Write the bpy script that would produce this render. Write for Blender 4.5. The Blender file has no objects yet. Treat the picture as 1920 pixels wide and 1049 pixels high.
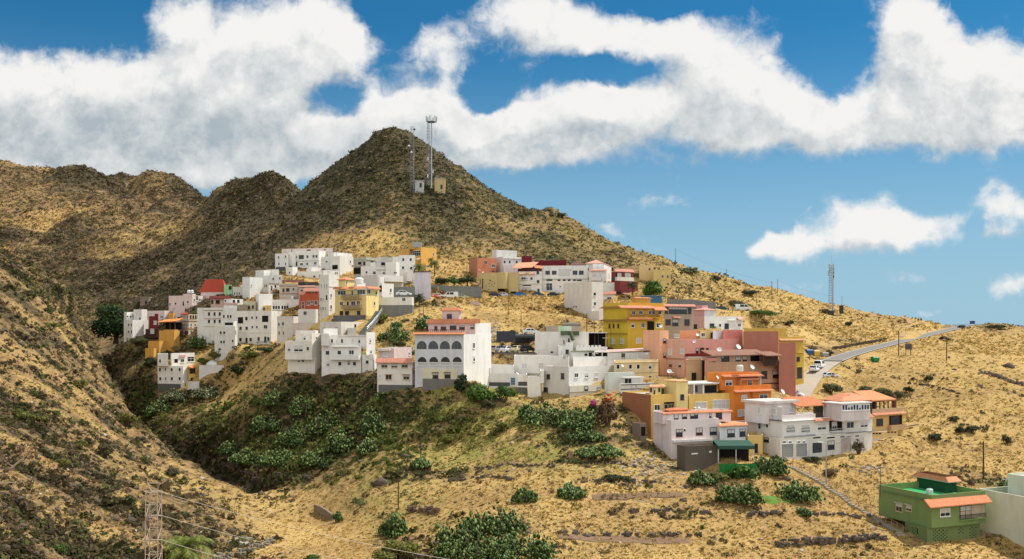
import bpy, bmesh, math, random
import numpy as np
from mathutils import Vector, Matrix
random.seed(7)
S = bpy.context.scene
COL = S.collection
F, U0, VH = 1850.0, 960.0, 615.0           # focal length in photo pixels, image centre column, eye-level row

def P3(u, v, D):
    return Vector(((u - U0) / F * D, D, (VH - v) / F * D))

# ------------------------------------------------------------------ object helpers
def tag(o, label=None, cat=None, group=None, kind=None):
    if label: o['label'] = label
    if cat: o['category'] = cat
    if group: o['group'] = group
    if kind: o['kind'] = kind
    return o

def empty(name, loc, label=None, cat=None, group=None):
    o = bpy.data.objects.new(name, None)
    o.empty_display_size = 0.5
    COL.objects.link(o); o.location = loc
    return tag(o, label, cat, group)

def mesh_obj(name, verts, faces, mats, parent=None, mi=None, smooth=False):
    me = bpy.data.meshes.new(name)
    me.from_pydata([tuple(v) for v in verts], [], faces)
    if not isinstance(mats, (list, tuple)): mats = [mats]
    for m in mats: me.materials.append(m)
    if mi is not None: me.polygons.foreach_set('material_index', mi)
    if smooth: me.polygons.foreach_set('use_smooth', [True] * len(me.polygons))
    me.update()
    o = bpy.data.objects.new(name, me); COL.objects.link(o)
    if parent: o.parent = parent
    return o

def big_mesh(name, co, faces, mat, smooth=False, attrs=None):
    """co (N,3) float, faces (M,k) int with the same k for all."""
    me = bpy.data.meshes.new(name)
    n, (m, k) = len(co), faces.shape
    me.vertices.add(n); me.vertices.foreach_set('co', np.ascontiguousarray(co, dtype=np.float32).ravel())
    me.loops.add(m * k); me.loops.foreach_set('vertex_index', np.ascontiguousarray(faces, dtype=np.int32).ravel())
    me.polygons.add(m)
    me.polygons.foreach_set('loop_start', np.arange(0, m * k, k, dtype=np.int32))
    if smooth: me.polygons.foreach_set('use_smooth', np.ones(m, dtype=bool))
    for m_ in (mat if isinstance(mat, (list, tuple)) else [mat]): me.materials.append(m_)
    for nm, arr in (attrs or {}).items():
        if arr.ndim == 2:
            a = me.attributes.new(nm, 'FLOAT_COLOR', 'POINT'); a.data.foreach_set('color', np.ascontiguousarray(arr, dtype=np.float32).ravel())
        else:
            a = me.attributes.new(nm, 'FLOAT', 'POINT'); a.data.foreach_set('value', np.ascontiguousarray(arr, dtype=np.float32))
    me.update(calc_edges=True); me.validate()
    o = bpy.data.objects.new(name, me); COL.objects.link(o)
    return o

class MB:
    """collects boxes, bars, prisms into one mesh (world coordinates minus an origin)"""
    def __init__(self, org=(0, 0, 0)):
        self.v, self.f, self.mi, self.o = [], [], [], Vector(org)
    def add(self, vs, fs, mi=0):
        b = len(self.v)
        self.v += [Vector(p) - self.o for p in vs]
        self.f += [tuple(b + i for i in f) for f in fs]; self.mi += [mi] * len(fs)
    def hexa(self, p, mi=0):   # p: 4 bottom + 4 top corners, counter-clockwise seen from above
        self.add(p, [(3, 2, 1, 0), (4, 5, 6, 7), (0, 1, 5, 4), (1, 2, 6, 5), (2, 3, 7, 6), (3, 0, 4, 7)], mi)
    def box(self, c, ax, ay, az, mi=0):   # centre and three half-axis vectors
        c = Vector(c); ax = Vector(ax); ay = Vector(ay); az = Vector(az)
        self.hexa([c - ax - ay - az, c + ax - ay - az, c + ax + ay - az, c - ax + ay - az,
                   c - ax - ay + az, c + ax - ay + az, c + ax + ay + az, c - ax + ay + az], mi)
    def aabb(self, lo, hi, mi=0):
        lo = Vector(lo); hi = Vector(hi); h = (hi - lo) / 2
        self.box((lo + hi) / 2, (h.x, 0, 0), (0, h.y, 0), (0, 0, h.z), mi)
    def bar(self, a, b, r, n=4, r2=None, mi=0):
        a = Vector(a); b = Vector(b); r2 = r if r2 is None else r2
        d = (b - a).normalized(); x = d.orthogonal().normalized(); y = d.cross(x)
        vs = []
        for q, rr in ((a, r), (b, r2)):
            for i in range(n):
                t = 2 * math.pi * i / n + math.pi / 4
                vs.append(q + x * math.cos(t) * rr + y * math.sin(t) * rr)
        fs = [(i, (i + 1) % n, n + (i + 1) % n, n + i) for i in range(n)]
        fs += [tuple(range(n - 1, -1, -1)), tuple(range(n, 2 * n))]
        self.add(vs, fs, mi)
    def lathe(self, c, prof, n=10, mi=0):   # prof: list of (radius, z)
        c = Vector(c); vs = []; fs = []
        for (r, z) in prof:
            for i in range(n):
                t = 2 * math.pi * i / n
                vs.append(c + Vector((r * math.cos(t), r * math.sin(t), z)))
        for k in range(len(prof) - 1):
            for i in range(n):
                fs.append((k * n + i, k * n + (i + 1) % n, (k + 1) * n + (i + 1) % n, (k + 1) * n + i))
        fs.append(tuple(range(n - 1, -1, -1))); fs.append(tuple(range((len(prof) - 1) * n, len(prof) * n)))
        self.add(vs, fs, mi)
    def build(self, name, mats, parent=None, smooth=False):
        o = mesh_obj(name, self.v, self.f, mats, parent, self.mi, smooth)
        if parent is None: o.location = self.o
        return o

# ------------------------------------------------------------------ materials
_mats = {}
def nodes_of(name):
    m = bpy.data.materials.new(name); m.use_nodes = True
    nt = m.node_tree
    return m, nt, nt.nodes['Principled BSDF']

def lin(h):
    """sRGB hex -> linear"""
    h = h.lstrip('#'); c = [int(h[i:i + 2], 16) / 255 for i in (0, 2, 4)]
    return tuple(((x + 0.055) / 1.055) ** 2.4 if x > 0.04045 else x / 12.92 for x in c)

def plaster(col, rough=0.9, stain=0.24):
    """painted render: slight cloudiness, streaks running down from the top and fine grain"""
    key = ('pl', tuple(round(c, 3) for c in col), stain)
    if key in _mats: return _mats[key]
    m, nt, b = nodes_of('painted_render'); N, L = nt.nodes, nt.links
    tc = N.new('ShaderNodeTexCoord')
    n1 = N.new('ShaderNodeTexNoise'); n1.inputs['Scale'].default_value = 0.55; n1.inputs['Detail'].default_value = 6
    mp = N.new('ShaderNodeMapping'); mp.inputs['Scale'].default_value = (0.9, 0.9, 0.12)
    n2 = N.new('ShaderNodeTexNoise'); n2.inputs['Scale'].default_value = 1.0; n2.inputs['Detail'].default_value = 5
    L.new(tc.outputs['Object'], n1.inputs['Vector']); L.new(tc.outputs['Object'], mp.inputs['Vector']); L.new(mp.outputs[0], n2.inputs['Vector'])
    r1 = N.new('ShaderNodeMapRange'); r1.inputs[1].default_value = 0.35; r1.inputs[2].default_value = 0.75
    r1.inputs[3].default_value = 1.0; r1.inputs[4].default_value = 1 - stain
    r2 = N.new('ShaderNodeMapRange'); r2.inputs[1].default_value = 0.5; r2.inputs[2].default_value = 0.72
    r2.inputs[3].default_value = 1.0; r2.inputs[4].default_value = 1 - stain * 1.5
    L.new(n1.outputs[0], r1.inputs[0]); L.new(n2.outputs[0], r2.inputs[0])
    mu = N.new('ShaderNodeMath'); mu.operation = 'MULTIPLY'; L.new(r1.outputs[0], mu.inputs[0]); L.new(r2.outputs[0], mu.inputs[1])
    mx = N.new('ShaderNodeMix'); mx.data_type = 'RGBA'
    d = tuple(c * 0.55 + 0.03 for c in col)
    mx.inputs[6].default_value = (d[0] * 0.95, d[1] * 0.88, d[2] * 0.78, 1); mx.inputs[7].default_value = (*col, 1)
    L.new(mu.outputs[0], mx.inputs[0])
    L.new(mx.outputs[2], b.inputs['Base Color'])
    b.inputs['Roughness'].default_value = rough; b.inputs['Specular IOR Level'].default_value = 0.25
    n3 = N.new('ShaderNodeTexNoise'); n3.inputs['Scale'].default_value = 9; n3.inputs['Detail'].default_value = 3
    L.new(tc.outputs['Object'], n3.inputs['Vector'])
    bp = N.new('ShaderNodeBump'); bp.inputs['Strength'].default_value = 0.08; bp.inputs['Distance'].default_value = 0.02
    n3.inputs['Scale'].default_value = 4
    L.new(n3.outputs[0], bp.inputs['Height']); L.new(bp.outputs[0], b.inputs['Normal'])
    _mats[key] = m
    return m

def plain(name, col, rough=0.7, metal=0.0, spec=0.4, var=0.12, scale=3.0):
    key = (name, tuple(round(c, 3) for c in col), rough, metal)
    if key in _mats: return _mats[key]
    m, nt, b = nodes_of(name); N, L = nt.nodes, nt.links
    tc = N.new('ShaderNodeTexCoord'); n = N.new('ShaderNodeTexNoise'); n.inputs['Scale'].default_value = scale; n.inputs['Detail'].default_value = 5
    L.new(tc.outputs['Object'], n.inputs['Vector'])
    mx = N.new('ShaderNodeMix'); mx.data_type = 'RGBA'
    mx.inputs[6].default_value = (*[c * (1 - var) for c in col], 1); mx.inputs[7].default_value = (*[min(1, c * (1 + var)) for c in col], 1)
    L.new(n.outputs[0], mx.inputs[0]); L.new(mx.outputs[2], b.inputs['Base Color'])
    b.inputs['Roughness'].default_value = rough; b.inputs['Metallic'].default_value = metal; b.inputs['Specular IOR Level'].default_value = spec
    _mats[key] = m
    return m

def tiles_mat(col):
    key = ('tiles', col)
    if key in _mats: return _mats[key]
    m, nt, b = nodes_of('clay_roof_tiles'); N, L = nt.nodes, nt.links
    tc = N.new('ShaderNodeTexCoord')
    n = N.new('ShaderNodeTexNoise'); n.inputs['Scale'].default_value = 2.2; n.inputs['Detail'].default_value = 7
    L.new(tc.outputs['Object'], n.inputs['Vector'])
    v = N.new('ShaderNodeTexVoronoi'); v.inputs['Scale'].default_value = 3.6; L.new(tc.outputs['Object'], v.inputs['Vector'])
    mx = N.new('ShaderNodeMix'); mx.data_type = 'RGBA'
    mx.inputs[6].default_value = (*[c * 0.62 for c in col], 1); mx.inputs[7].default_value = (*[min(1, c * 1.12) for c in col], 1)
    ad = N.new('ShaderNodeMath'); ad.operation = 'MULTIPLY_ADD'; ad.inputs[1].default_value = 0.45; 
    sp = N.new('ShaderNodeSeparateColor'); L.new(v.outputs['Color'], sp.inputs[0]); L.new(sp.outputs[0], ad.inputs[0]); 
    r = N.new('ShaderNodeMath'); r.operation = 'MULTIPLY'; r.inputs[1].default_value = 0.7; L.new(n.outputs[0], r.inputs[0]); L.new(r.outputs[0], ad.inputs[2])
    L.new(ad.outputs[0], mx.inputs[0]); L.new(mx.outputs[2], b.inputs['Base Color'])
    b.inputs['Roughness'].default_value = 0.85
    _mats[key] = m
    return m

GLASS = plain('window_glass', (0.022, 0.026, 0.03), 0.12, 0.0, 0.5, 0.5, 0.8)
DARKV = plain('dark_interior', (0.018, 0.016, 0.015), 0.9, 0.0, 0.1)
WHITEP = plain('white_paint', (0.78, 0.78, 0.76), 0.6, var=0.04)
GREYP = plain('grey_paint', (0.33, 0.34, 0.34), 0.6, var=0.08)
BROWNW = plain('brown_wood', (0.085, 0.04, 0.022), 0.6, var=0.25)
GREYM = plain('galvanised_steel', (0.42, 0.43, 0.44), 0.45, 0.7)
DARKM = plain('dark_metal', (0.04, 0.04, 0.042), 0.5, 0.5)
CONC = plaster((0.30, 0.28, 0.25), 0.95, 0.35)
RUST = plain('rusty_steel', (0.15, 0.075, 0.045), 0.85, 0.2, var=0.4)
WOODP = plain('weathered_wood', (0.075, 0.05, 0.035), 0.9, var=0.35)
TILE = (0.62, 0.235, 0.11)

# ------------------------------------------------------------------ camera, sun, sky
cam_d = bpy.data.cameras.new('camera'); cam = bpy.data.objects.new('camera', cam_d); COL.objects.link(cam)
cam_d.sensor_width = 36; cam_d.lens = F / 1920 * 36; cam_d.shift_y = (VH - 524.5) / 1920
cam_d.clip_end = 200000; cam_d.clip_start = 0.5
cam.rotation_euler = (math.radians(90), 0, 0)
S.camera = cam
SUN_EL, SUN_AZ = 56.0, 22.0     # elevation; azimuth measured from +X (photo right) towards +Y (away from the camera)
sd = bpy.data.lights.new('sun', 'SUN'); sun = bpy.data.objects.new('sun', sd); COL.objects.link(sun)
sd.energy = 3.4; sd.angle = math.radians(0.5); sd.color = (1.0, 0.94, 0.83)
el, az = math.radians(SUN_EL), math.radians(SUN_AZ)
SUNV = Vector((math.cos(el) * math.cos(az), math.cos(el) * math.sin(az), math.sin(el)))
sun.rotation_euler = SUNV.to_track_quat('Z', 'Y').to_euler()
sun.location = (0, 0, 300)

def build_world():
    W = bpy.data.worlds.new('World'); S.world = W; W.use_nodes = True
    nt = W.node_tree; N, L = nt.nodes, nt.links
    bg = N['Background']
    sky = N.new('ShaderNodeTexSky'); sky.sky_type = 'NISHITA'; sky.sun_disc = False
    sky.sun_elevation = el; sky.sun_rotation = math.radians(90) - az; sky.altitude = 300
    sky.air_density = 1.0; sky.dust_density = 0.3; sky.ozone_density = 1.4
    # ---- cloud density as a node group over the view direction (x/y, z/y) in units of 1/1850
    g = bpy.data.node_groups.new('cloud_density', 'ShaderNodeTree')
    g.interface.new_socket('Vector', in_out='INPUT', socket_type='NodeSocketVector')
    g.interface.new_socket('Density', in_out='OUTPUT', socket_type='NodeSocketFloat')
    gn, gl = g.nodes, g.links
    gi = gn.new('NodeGroupInput'); go = gn.new('NodeGroupOutput')
    def vm(op, a, b=None, c=None):
        n = gn.new('ShaderNodeVectorMath'); n.operation = op
        for i, x in enumerate((a, b, c)):
            if x is None: continue
            if isinstance(x, tuple): n.inputs[i].default_value = x
            else: gl.new(x, n.inputs[i])
        return n.outputs[1] if op == 'LENGTH' else n.outputs[0]
    def ma(op, a, b=None, c=None):
        n = gn.new('ShaderNodeMath'); n.operation = op
        for i, x in enumerate((a, b, c)):
            if x is None: continue
            if isinstance(x, (int, float)): n.inputs[i].default_value = x
            else: gl.new(x, n.inputs[i])
        return n.outputs[0]
    p0 = gi.outputs[0]
    def noise(vec, scale, detail, rough=0.55, out=0):
        n = gn.new('ShaderNodeTexNoise'); n.inputs['Scale'].default_value = scale; n.inputs['Detail'].default_value = detail
        n.inputs['Roughness'].default_value = rough; gl.new(vec, n.inputs['Vector']); return n.outputs[out]
    w1 = noise(p0, 0.006, 3, 0.5, 1)
    w1 = vm('MULTIPLY', vm('SUBTRACT', w1, (0.5, 0.5, 0.5)), (130, 90, 0))
    w2 = noise(p0, 0.028, 4, 0.55, 1)
    w2 = vm('MULTIPLY', vm('SUBTRACT', w2, (0.5, 0.5, 0.5)), (42, 34, 0))
    pw = vm('ADD', vm('ADD', p0, w1), w2)
    pn = vm('ADD', p0, vm('MULTIPLY', vm('SUBTRACT', noise(p0, 0.02, 3, 0.5, 1), (0.5, 0.5, 0.5)), (60, 45, 0)))
    acc = None
    for (cu, cv, rx, ry, wt) in CLOUDS:
        rx *= 1.32; ry *= 1.32
        q = vm('MULTIPLY_ADD', pw, (1 / rx, 1 / ry, 0), (-cu / rx, -cv / ry, 0))
        ln = vm('LENGTH', q)
        mr = gn.new('ShaderNodeMapRange'); mr.interpolation_type = 'SMOOTHSTEP'
        mr.inputs[1].default_value = 1.0; mr.inputs[2].default_value = 0.0; mr.inputs[3].default_value = 0.0; mr.inputs[4].default_value = wt
        gl.new(ln, mr.inputs[0])
        acc = mr.outputs[0] if acc is None else ma('ADD', acc, mr.outputs[0])
    acc = ma('MINIMUM', acc, 1.02)
    nz = noise(pn, 0.0095, 10, 0.62)
    nz2 = noise(pn, 0.045, 7, 0.62)
    d = ma('MULTIPLY_ADD', ma('SUBTRACT', nz, 0.5), 1.5, acc)
    d = ma('MULTIPLY_ADD', ma('SUBTRACT', nz2, 0.5), 0.46, d)
    gl.new(d, go.inputs[0])
    # ---- direction -> plane
    tc = N.new('ShaderNodeTexCoord'); sx = N.new('ShaderNodeSeparateXYZ'); L.new(tc.outputs['Generated'], sx.inputs[0])
    def M(op, a, b=None, c=None):
        n = N.new('ShaderNodeMath'); n.operation = op
        for i, x in enumerate((a, b, c)):
            if x is None: continue
            if isinstance(x, (int, float)): n.inputs[i].default_value = x
            else: L.new(x, n.inputs[i])
        return n.outputs[0]
    dy = M('MAXIMUM', M('ABSOLUTE', sx.outputs[1]), 0.05)
    uu = M('MULTIPLY_ADD', M('DIVIDE', sx.outputs[0], dy), F, U0)
    vv = M('MULTIPLY_ADD', M('DIVIDE', sx.outputs[2], dy), -F, VH)
    cb = N.new('ShaderNodeCombineXYZ'); L.new(uu, cb.inputs[0]); L.new(vv, cb.inputs[1])
    def dens(off):
        gr = N.new('ShaderNodeGroup'); gr.node_tree = g
        if off:
            a = N.new('ShaderNodeVectorMath'); a.operation = 'ADD'; a.inputs[1].default_value = off; L.new(cb.outputs[0], a.inputs[0])
            L.new(a.outputs[0], gr.inputs[0])
        else: L.new(cb.outputs[0], gr.inputs[0])
        return gr.outputs[0]
    d0 = dens(None); d1 = dens((22, -60, 0))
    mk = N.new('ShaderNodeMapRange'); mk.interpolation_type = 'SMOOTHSTEP'
    mk.inputs[1].default_value = 0.16; mk.inputs[2].default_value = 0.92; L.new(d0, mk.inputs[0])
    sh = N.new('ShaderNodeMapRange'); sh.interpolation_type = 'SMOOTHSTEP'
    sh.inputs[1].default_value = -0.65; sh.inputs[2].default_value = 0.62; L.new(M('SUBTRACT', d0, d1), sh.inputs[0])
    thick = N.new('ShaderNodeMapRange'); thick.inputs[1].default_value = 0.7; thick.inputs[2].default_value = 1.5; thick.inputs[3].default_value = 0.30; thick.inputs[4].default_value = -0.1
    L.new(d0, thick.inputs[0])
    # thick grey bases along the lower edge of the big bank to the left
    gv = N.new('ShaderNodeMapRange'); gv.interpolation_type = 'SMOOTHSTEP'; gv.inputs[1].default_value = 130; gv.inputs[2].default_value = 0; gv.inputs[4].default_value = 1; L.new(M('ABSOLUTE', M('SUBTRACT', vv, 265)), gv.inputs[0])
    gu = N.new('ShaderNodeMapRange'); gu.interpolation_type = 'SMOOTHSTEP'; gu.inputs[1].default_value = 1500; gu.inputs[2].default_value = 300; gu.inputs[3].default_value = .25; L.new(uu, gu.inputs[0])
    base_ = M('MULTIPLY', M('MULTIPLY', gv.outputs[0], gu.outputs[0]), -0.5)
    bn = N.new('ShaderNodeTexNoise'); bn.inputs['Scale'].default_value = 0.016; bn.inputs['Detail'].default_value = 7; bn.inputs['Roughness'].default_value = .58; L.new(cb.outputs[0], bn.inputs['Vector'])
    billow = M('MULTIPLY', M('SUBTRACT', bn.outputs[0], .47), 1.1)
    lit = N.new('ShaderNodeClamp'); L.new(M('ADD', M('ADD', M('ADD', sh.outputs[0], thick.outputs[0]), base_), billow), lit.inputs[0])
    cc = N.new('ShaderNodeMix'); cc.data_type = 'RGBA'
    cc.inputs[6].default_value = (0.45, 0.52, 0.565, 1); cc.inputs[7].default_value = (0.97, 0.96, 0.94, 1)
    L.new(lit.outputs[0], cc.inputs[0])
    # blue of the clear sky, deepened a little
    mul = N.new('ShaderNodeMix'); mul.data_type = 'RGBA'; mul.blend_type = 'MULTIPLY'; mul.inputs[0].default_value = 1
    L.new(sky.outputs[0], mul.inputs[6]); mul.inputs[7].default_value = SKYMUL
    # pale hazy air low over the sea
    hz = N.new('ShaderNodeMapRange'); hz.interpolation_type = 'SMOOTHSTEP'; hz.inputs[1].default_value = 0.30; hz.inputs[2].default_value = -0.01; hz.inputs[3].default_value = 0; hz.inputs[4].default_value = 0.85; L.new(sx.outputs[2], hz.inputs[0])
    hm = N.new('ShaderNodeMix'); hm.data_type = 'RGBA'; L.new(hz.outputs[0], hm.inputs[0]); L.new(mul.outputs[2], hm.inputs[6]); q = 1 / SKY_STR; hm.inputs[7].default_value = (.245 * q, .36 * q, .455 * q, 1); mul = hm
    mix = N.new('ShaderNodeMix'); mix.data_type = 'RGBA'
    L.new(mk.outputs[0], mix.inputs[0]); L.new(mul.outputs[2], mix.inputs[6])
    sc = N.new('ShaderNodeMix'); sc.data_type = 'RGBA'; sc.blend_type = 'MULTIPLY'; sc.inputs[0].default_value = 1
    k = CLOUD_GAIN / SKY_STR
    L.new(cc.outputs[2], sc.inputs[6]); sc.inputs[7].default_value = (k, k, k, 1)
    L.new(sc.outputs[2], mix.inputs[7])
    # bright warm glow added to the unseen sky behind the camera, filling the shaded fronts
    bk = N.new('ShaderNodeMapRange'); bk.interpolation_type = 'SMOOTHSTEP'; bk.inputs[1].default_value = -0.02; bk.inputs[2].default_value = -0.45; bk.inputs[3].default_value = 0; bk.inputs[4].default_value = 0.75; L.new(sx.outputs[1], bk.inputs[0])
    up_ = N.new('ShaderNodeMapRange'); up_.inputs[1].default_value = -0.02; up_.inputs[2].default_value = 0.06; L.new(sx.outputs[2], up_.inputs[0])
    m2 = N.new('ShaderNodeMix'); m2.data_type = 'RGBA'; L.new(M('MULTIPLY', bk.outputs[0], up_.outputs[0]), m2.inputs[0]); L.new(mix.outputs[2], m2.inputs[6]); q = BACK_FILL / SKY_STR; m2.inputs[7].default_value = (q, q * .975, q * .92, 1); mix = m2
    L.new(mix.outputs[2], bg.inputs['Color']); bg.inputs['Strength'].default_value = SKY_STR
    W.cycles.sampling_method = 'MANUAL'; W.cycles.sample_map_resolution = 512

SKY_STR, CLOUD_GAIN, SKYMUL = 0.15, 0.585, (0.060, 0.255, 0.350, 1)
BACK_FILL = 0.97
CLOUDS = [(60,200,260,130,1),(250,180,220,110,1),(450,120,190,130,1),(560,90,150,110,.9),(640,60,90,90,.8),(330,30,70,60,.8),(400,250,300,110,1),
 (150,280,260,90,.9),(600,260,200,80,.9),(480,310,150,50,.6),(750,190,130,75,1),(850,240,200,80,1),(1000,260,180,70,.9),(820,85,85,60,.9),(870,140,50,40,.6),
 (1000,40,120,90,1),(1150,60,160,70,1),(1350,105,180,100,1),(1250,230,220,90,1),(1100,215,120,60,.9),(1420,200,150,90,.9),(1480,240,150,60,.9),
 (1700,150,190,140,1),(1850,170,180,130,1),(1700,30,90,90,.9),(1600,230,150,60,.9),(1780,230,160,60,.9),(1980,190,160,130,1),
 (1600,420,120,60,1),(1700,430,120,45,.9),(1860,395,100,50,.95),(1500,470,100,38,.8),(1850,450,60,24,.6),(1710,515,60,20,.5),(1900,545,55,28,.7),
 (1445,462,48,22,.7),(1810,430,26,40,-.5),(1740,578,32,16,.5),(1250,375,60,20,.4),(1150,435,45,20,.5),(1460,545,70,20,.5),(700,290,150,60,.7),(950,300,160,40,.7),(30,320,200,60,.7),(300,330,160,40,.6),
 (-250,150,300,200,1),(-600,250,300,150,.8),(2250,150,200,150,.8),
 (625,180,70,50,-.7),(905,170,60,48,-.8),(1130,140,85,34,-.9),(1480,120,60,50,-.5),(110,40,190,75,-.9),(735,30,70,60,-.7),(1560,90,80,110,-.7),(930,190,50,40,-.6),(1810,20,70,60,-.6),(1250,10,120,30,-.7)]
build_world()
S.view_settings.view_transform = 'Standard'; S.view_settings.look = 'None'; S.view_settings.gamma = 1; S.view_settings.exposure = 0.68
S.render.engine = 'CYCLES'
S.cycles.max_bounces = 6; S.cycles.diffuse_bounces = 3; S.cycles.glossy_bounces = 2; S.cycles.transmission_bounces = 2
S.cycles.use_denoising = True; S.cycles.denoiser = 'OPENIMAGEDENOISE'; S.cycles.denoising_input_passes = 'RGB_ALBEDO_NORMAL'; S.cycles.caustics_reflective = False; S.cycles.caustics_refractive = False
# ------------------------------------------------------------------ houses: a small vocabulary
HOUSE_BASES = []
ROOFS = []
FOOT = []          # footprints, kept clear of plants
_rg = [0, 0, 1.0]
def Rg(x, y, s): _rg[:] = [x, y, s]
def PX(u): return _rg[0] + u * _rg[2]
def PY(v): return _rg[1] + v * _rg[2]
class CTX: pass
K = CTX()
WHITE = (0.80, 0.78, 0.74); OFFW = (0.71, 0.67, 0.60); PALE = (0.73, 0.73, 0.69); PINKW = (0.74, 0.60, 0.56); CREAM = (0.72, 0.62, 0.44)
TAN = (0.50, 0.37, 0.26); BEIGE = (0.54, 0.45, 0.34); PINK = (0.74, 0.335, 0.275); SALMON = (0.84, 0.46, 0.28); BROWN = (0.36, 0.18, 0.11); RBROWN = (0.40, 0.15, 0.10)
OCHRE = (0.66, 0.36, 0.085); MUST = (0.70, 0.46, 0.06); YEL = (0.80, 0.56, 0.15); LYEL = (0.84, 0.68, 0.30); ORANGE = (0.76, 0.235, 0.045); TERRA = (0.60, 0.235, 0.125)
MAROON = (0.19, 0.03, 0.03); REDB = (0.44, 0.10, 0.045); GREEN = (0.20, 0.285, 0.105); DGREEN = (0.012, 0.10, 0.04); GREY = (0.44, 0.43, 0.40); DGREY = (0.10, 0.10, 0.10); ROOFG = (0.52, 0.47, 0.41)

def House(label, D, a=20, col=WHITE, name='house', cat='house', group=None, roof=ROOFG):
    K.h = None; K.spec = (name, label, cat, group); K.D = D; K.a = a; K.col = col; K.n = 0; K.roof = roof

def B(u0, uc, u1, vt, vb, dD=None, D=None, a=None, col=None, colL=None, par=0.55, roof=None, name=None, depth=7.0, deep=None, on=None, g=0, flush=False):
    """a walled block: u0..uc is its left face, uc..u1 its right face, vt/vb top and bottom at the corner uc (in the current zoom window)"""
    U = [PX(u0), PX(uc), PX(u1)]; T, Bt = PY(vt), PY(vb)
    a = math.radians(K.a if a is None else a)
    if D is None: D = K.D + (0 if K.n == 0 else (0.35 if dD is None else dD))
    if on:    # corner lies just inside a face of an earlier block
        P0, d, n = on
        ray = Vector(((U[1] - U0) / F, 1, 0)); D = (n.dot(Vector((P0.x, P0.y, 0))) - 0.03) / n.dot(ray)
    P0 = P3(U[1], T, D); zb = (VH - Bt) / F * D
    dL = Vector((-math.cos(a), math.sin(a), 0)); dR = Vector((math.sin(a), math.cos(a), 0))
    def span(u, d):
        k = (u - U0) / F
        return (k * P0.y - P0.x) / (d.x - k * d.y)
    ray = Vector((P0.x, P0.y, 0)).normalized()
    hidR = abs(U[2] - U[1]) < 2.2; hidL = abs(U[1] - U[0]) < 2.2
    if hidR:
        wl = span(U[0], dL); c, s = math.cos(0.02), math.sin(0.02)
        dR = Vector((ray.x * c - ray.y * s, ray.x * s + ray.y * c, 0)); wr = depth
    elif hidL:
        wr = span(U[2], dR); c, s = math.cos(-0.02), math.sin(-0.02)
        dL = Vector((ray.x * c - ray.y * s, ray.x * s + ray.y * c, 0)); wl = depth
    else:
        wl = span(U[0], dL); wr = span(U[2], dR)
    wl = min(max(wl, 0.5), 45); wr = min(max(wr, 0.5), 45)
    z0 = Vector((P0.x, P0.y, 0))
    if K.h is None:
        nm, lb, ct, gp = K.spec
        K.h = empty(nm, (P0.x, P0.y, zb), lb, ct, gp); K.o = Vector((P0.x, P0.y, zb))
    if g: HOUSE_BASES.append((U[1], Bt, D))
    if g > 1: 
        for q, w in ((z0 + dL * wl * .9, 0), (z0 + dR * wr * .9, 1)):
            if w == (1 if hidR else 0) and (hidR or hidL): continue
            HOUSE_BASES.append((U0 + F * q.x / q.y, VH - F * zb / q.y, q.y))
    if deep is None: deep = 5.0 if K.n == 0 or g else 0.6
    if flush: deep = 0
    pts = [z0 + dL * wl, z0, z0 + dR * wr, z0 + dL * wl + dR * wr]      # counter-clockwise from above
    zt = P0.z; zl = zb - deep
    m = MB(K.o); th = 0.22
    cx = sum((p for p in pts), Vector()) / 4
    ia = []   # inner ring
    for i, p in enumerate(pts):
        q0, q1 = pts[i - 1], pts[(i + 1) % 4]
        ia.append(p + (q0 - p).normalized() * th + (q1 - p).normalized() * th)
    def up(p, z): return Vector((p.x, p.y, z))
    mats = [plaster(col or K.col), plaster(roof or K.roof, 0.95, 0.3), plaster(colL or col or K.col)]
    ro = zt - par if par > 0 else zt
    FOOT.append([(p.x, p.y) for p in pts])
    vs = [up(p, zl) for p in pts] + [up(p, zt) for p in pts]
    fs = [(0, 1, 5, 4), (1, 2, 6, 5), (2, 3, 7, 6), (3, 0, 4, 7), (3, 2, 1, 0)]; mi = [2, 0, 0, 0, 0]
    if par > 0:
        vs += [up(p, zt) for p in ia] + [up(p, ro) for p in ia]
        for i in range(4):
            j = (i + 1) % 4
            fs += [(4 + i, 4 + j, 8 + j, 8 + i), (8 + i, 8 + j, 12 + j, 12 + i)]; mi += [0, 0]
        fs.append((12, 13, 14, 15)); mi.append(1)
    else:
        fs.append((4, 5, 6, 7)); mi.append(1)
    m.v = [p - K.o for p in vs]; m.f = fs; m.mi = mi
    m.build(name or ('walls' if K.n == 0 else 'upper_walls' if not g else 'wing_walls'), mats, K.h)
    def nrm(d):
        n = Vector((d.y, -d.x, 0)); return -n if n.dot(z0) > 0 else n
    blk = CTX(); blk.L = (z0, dL, nrm(dL), wl); blk.R = (z0, dR, nrm(dR), wr); blk.pts = pts; blk.zt = zt; blk.zb = zb; blk.ro = ro; blk.D = D
    K.b = blk; K.n += 1; ROOFS.append((blk, hidL or hidR))
    return blk

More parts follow.
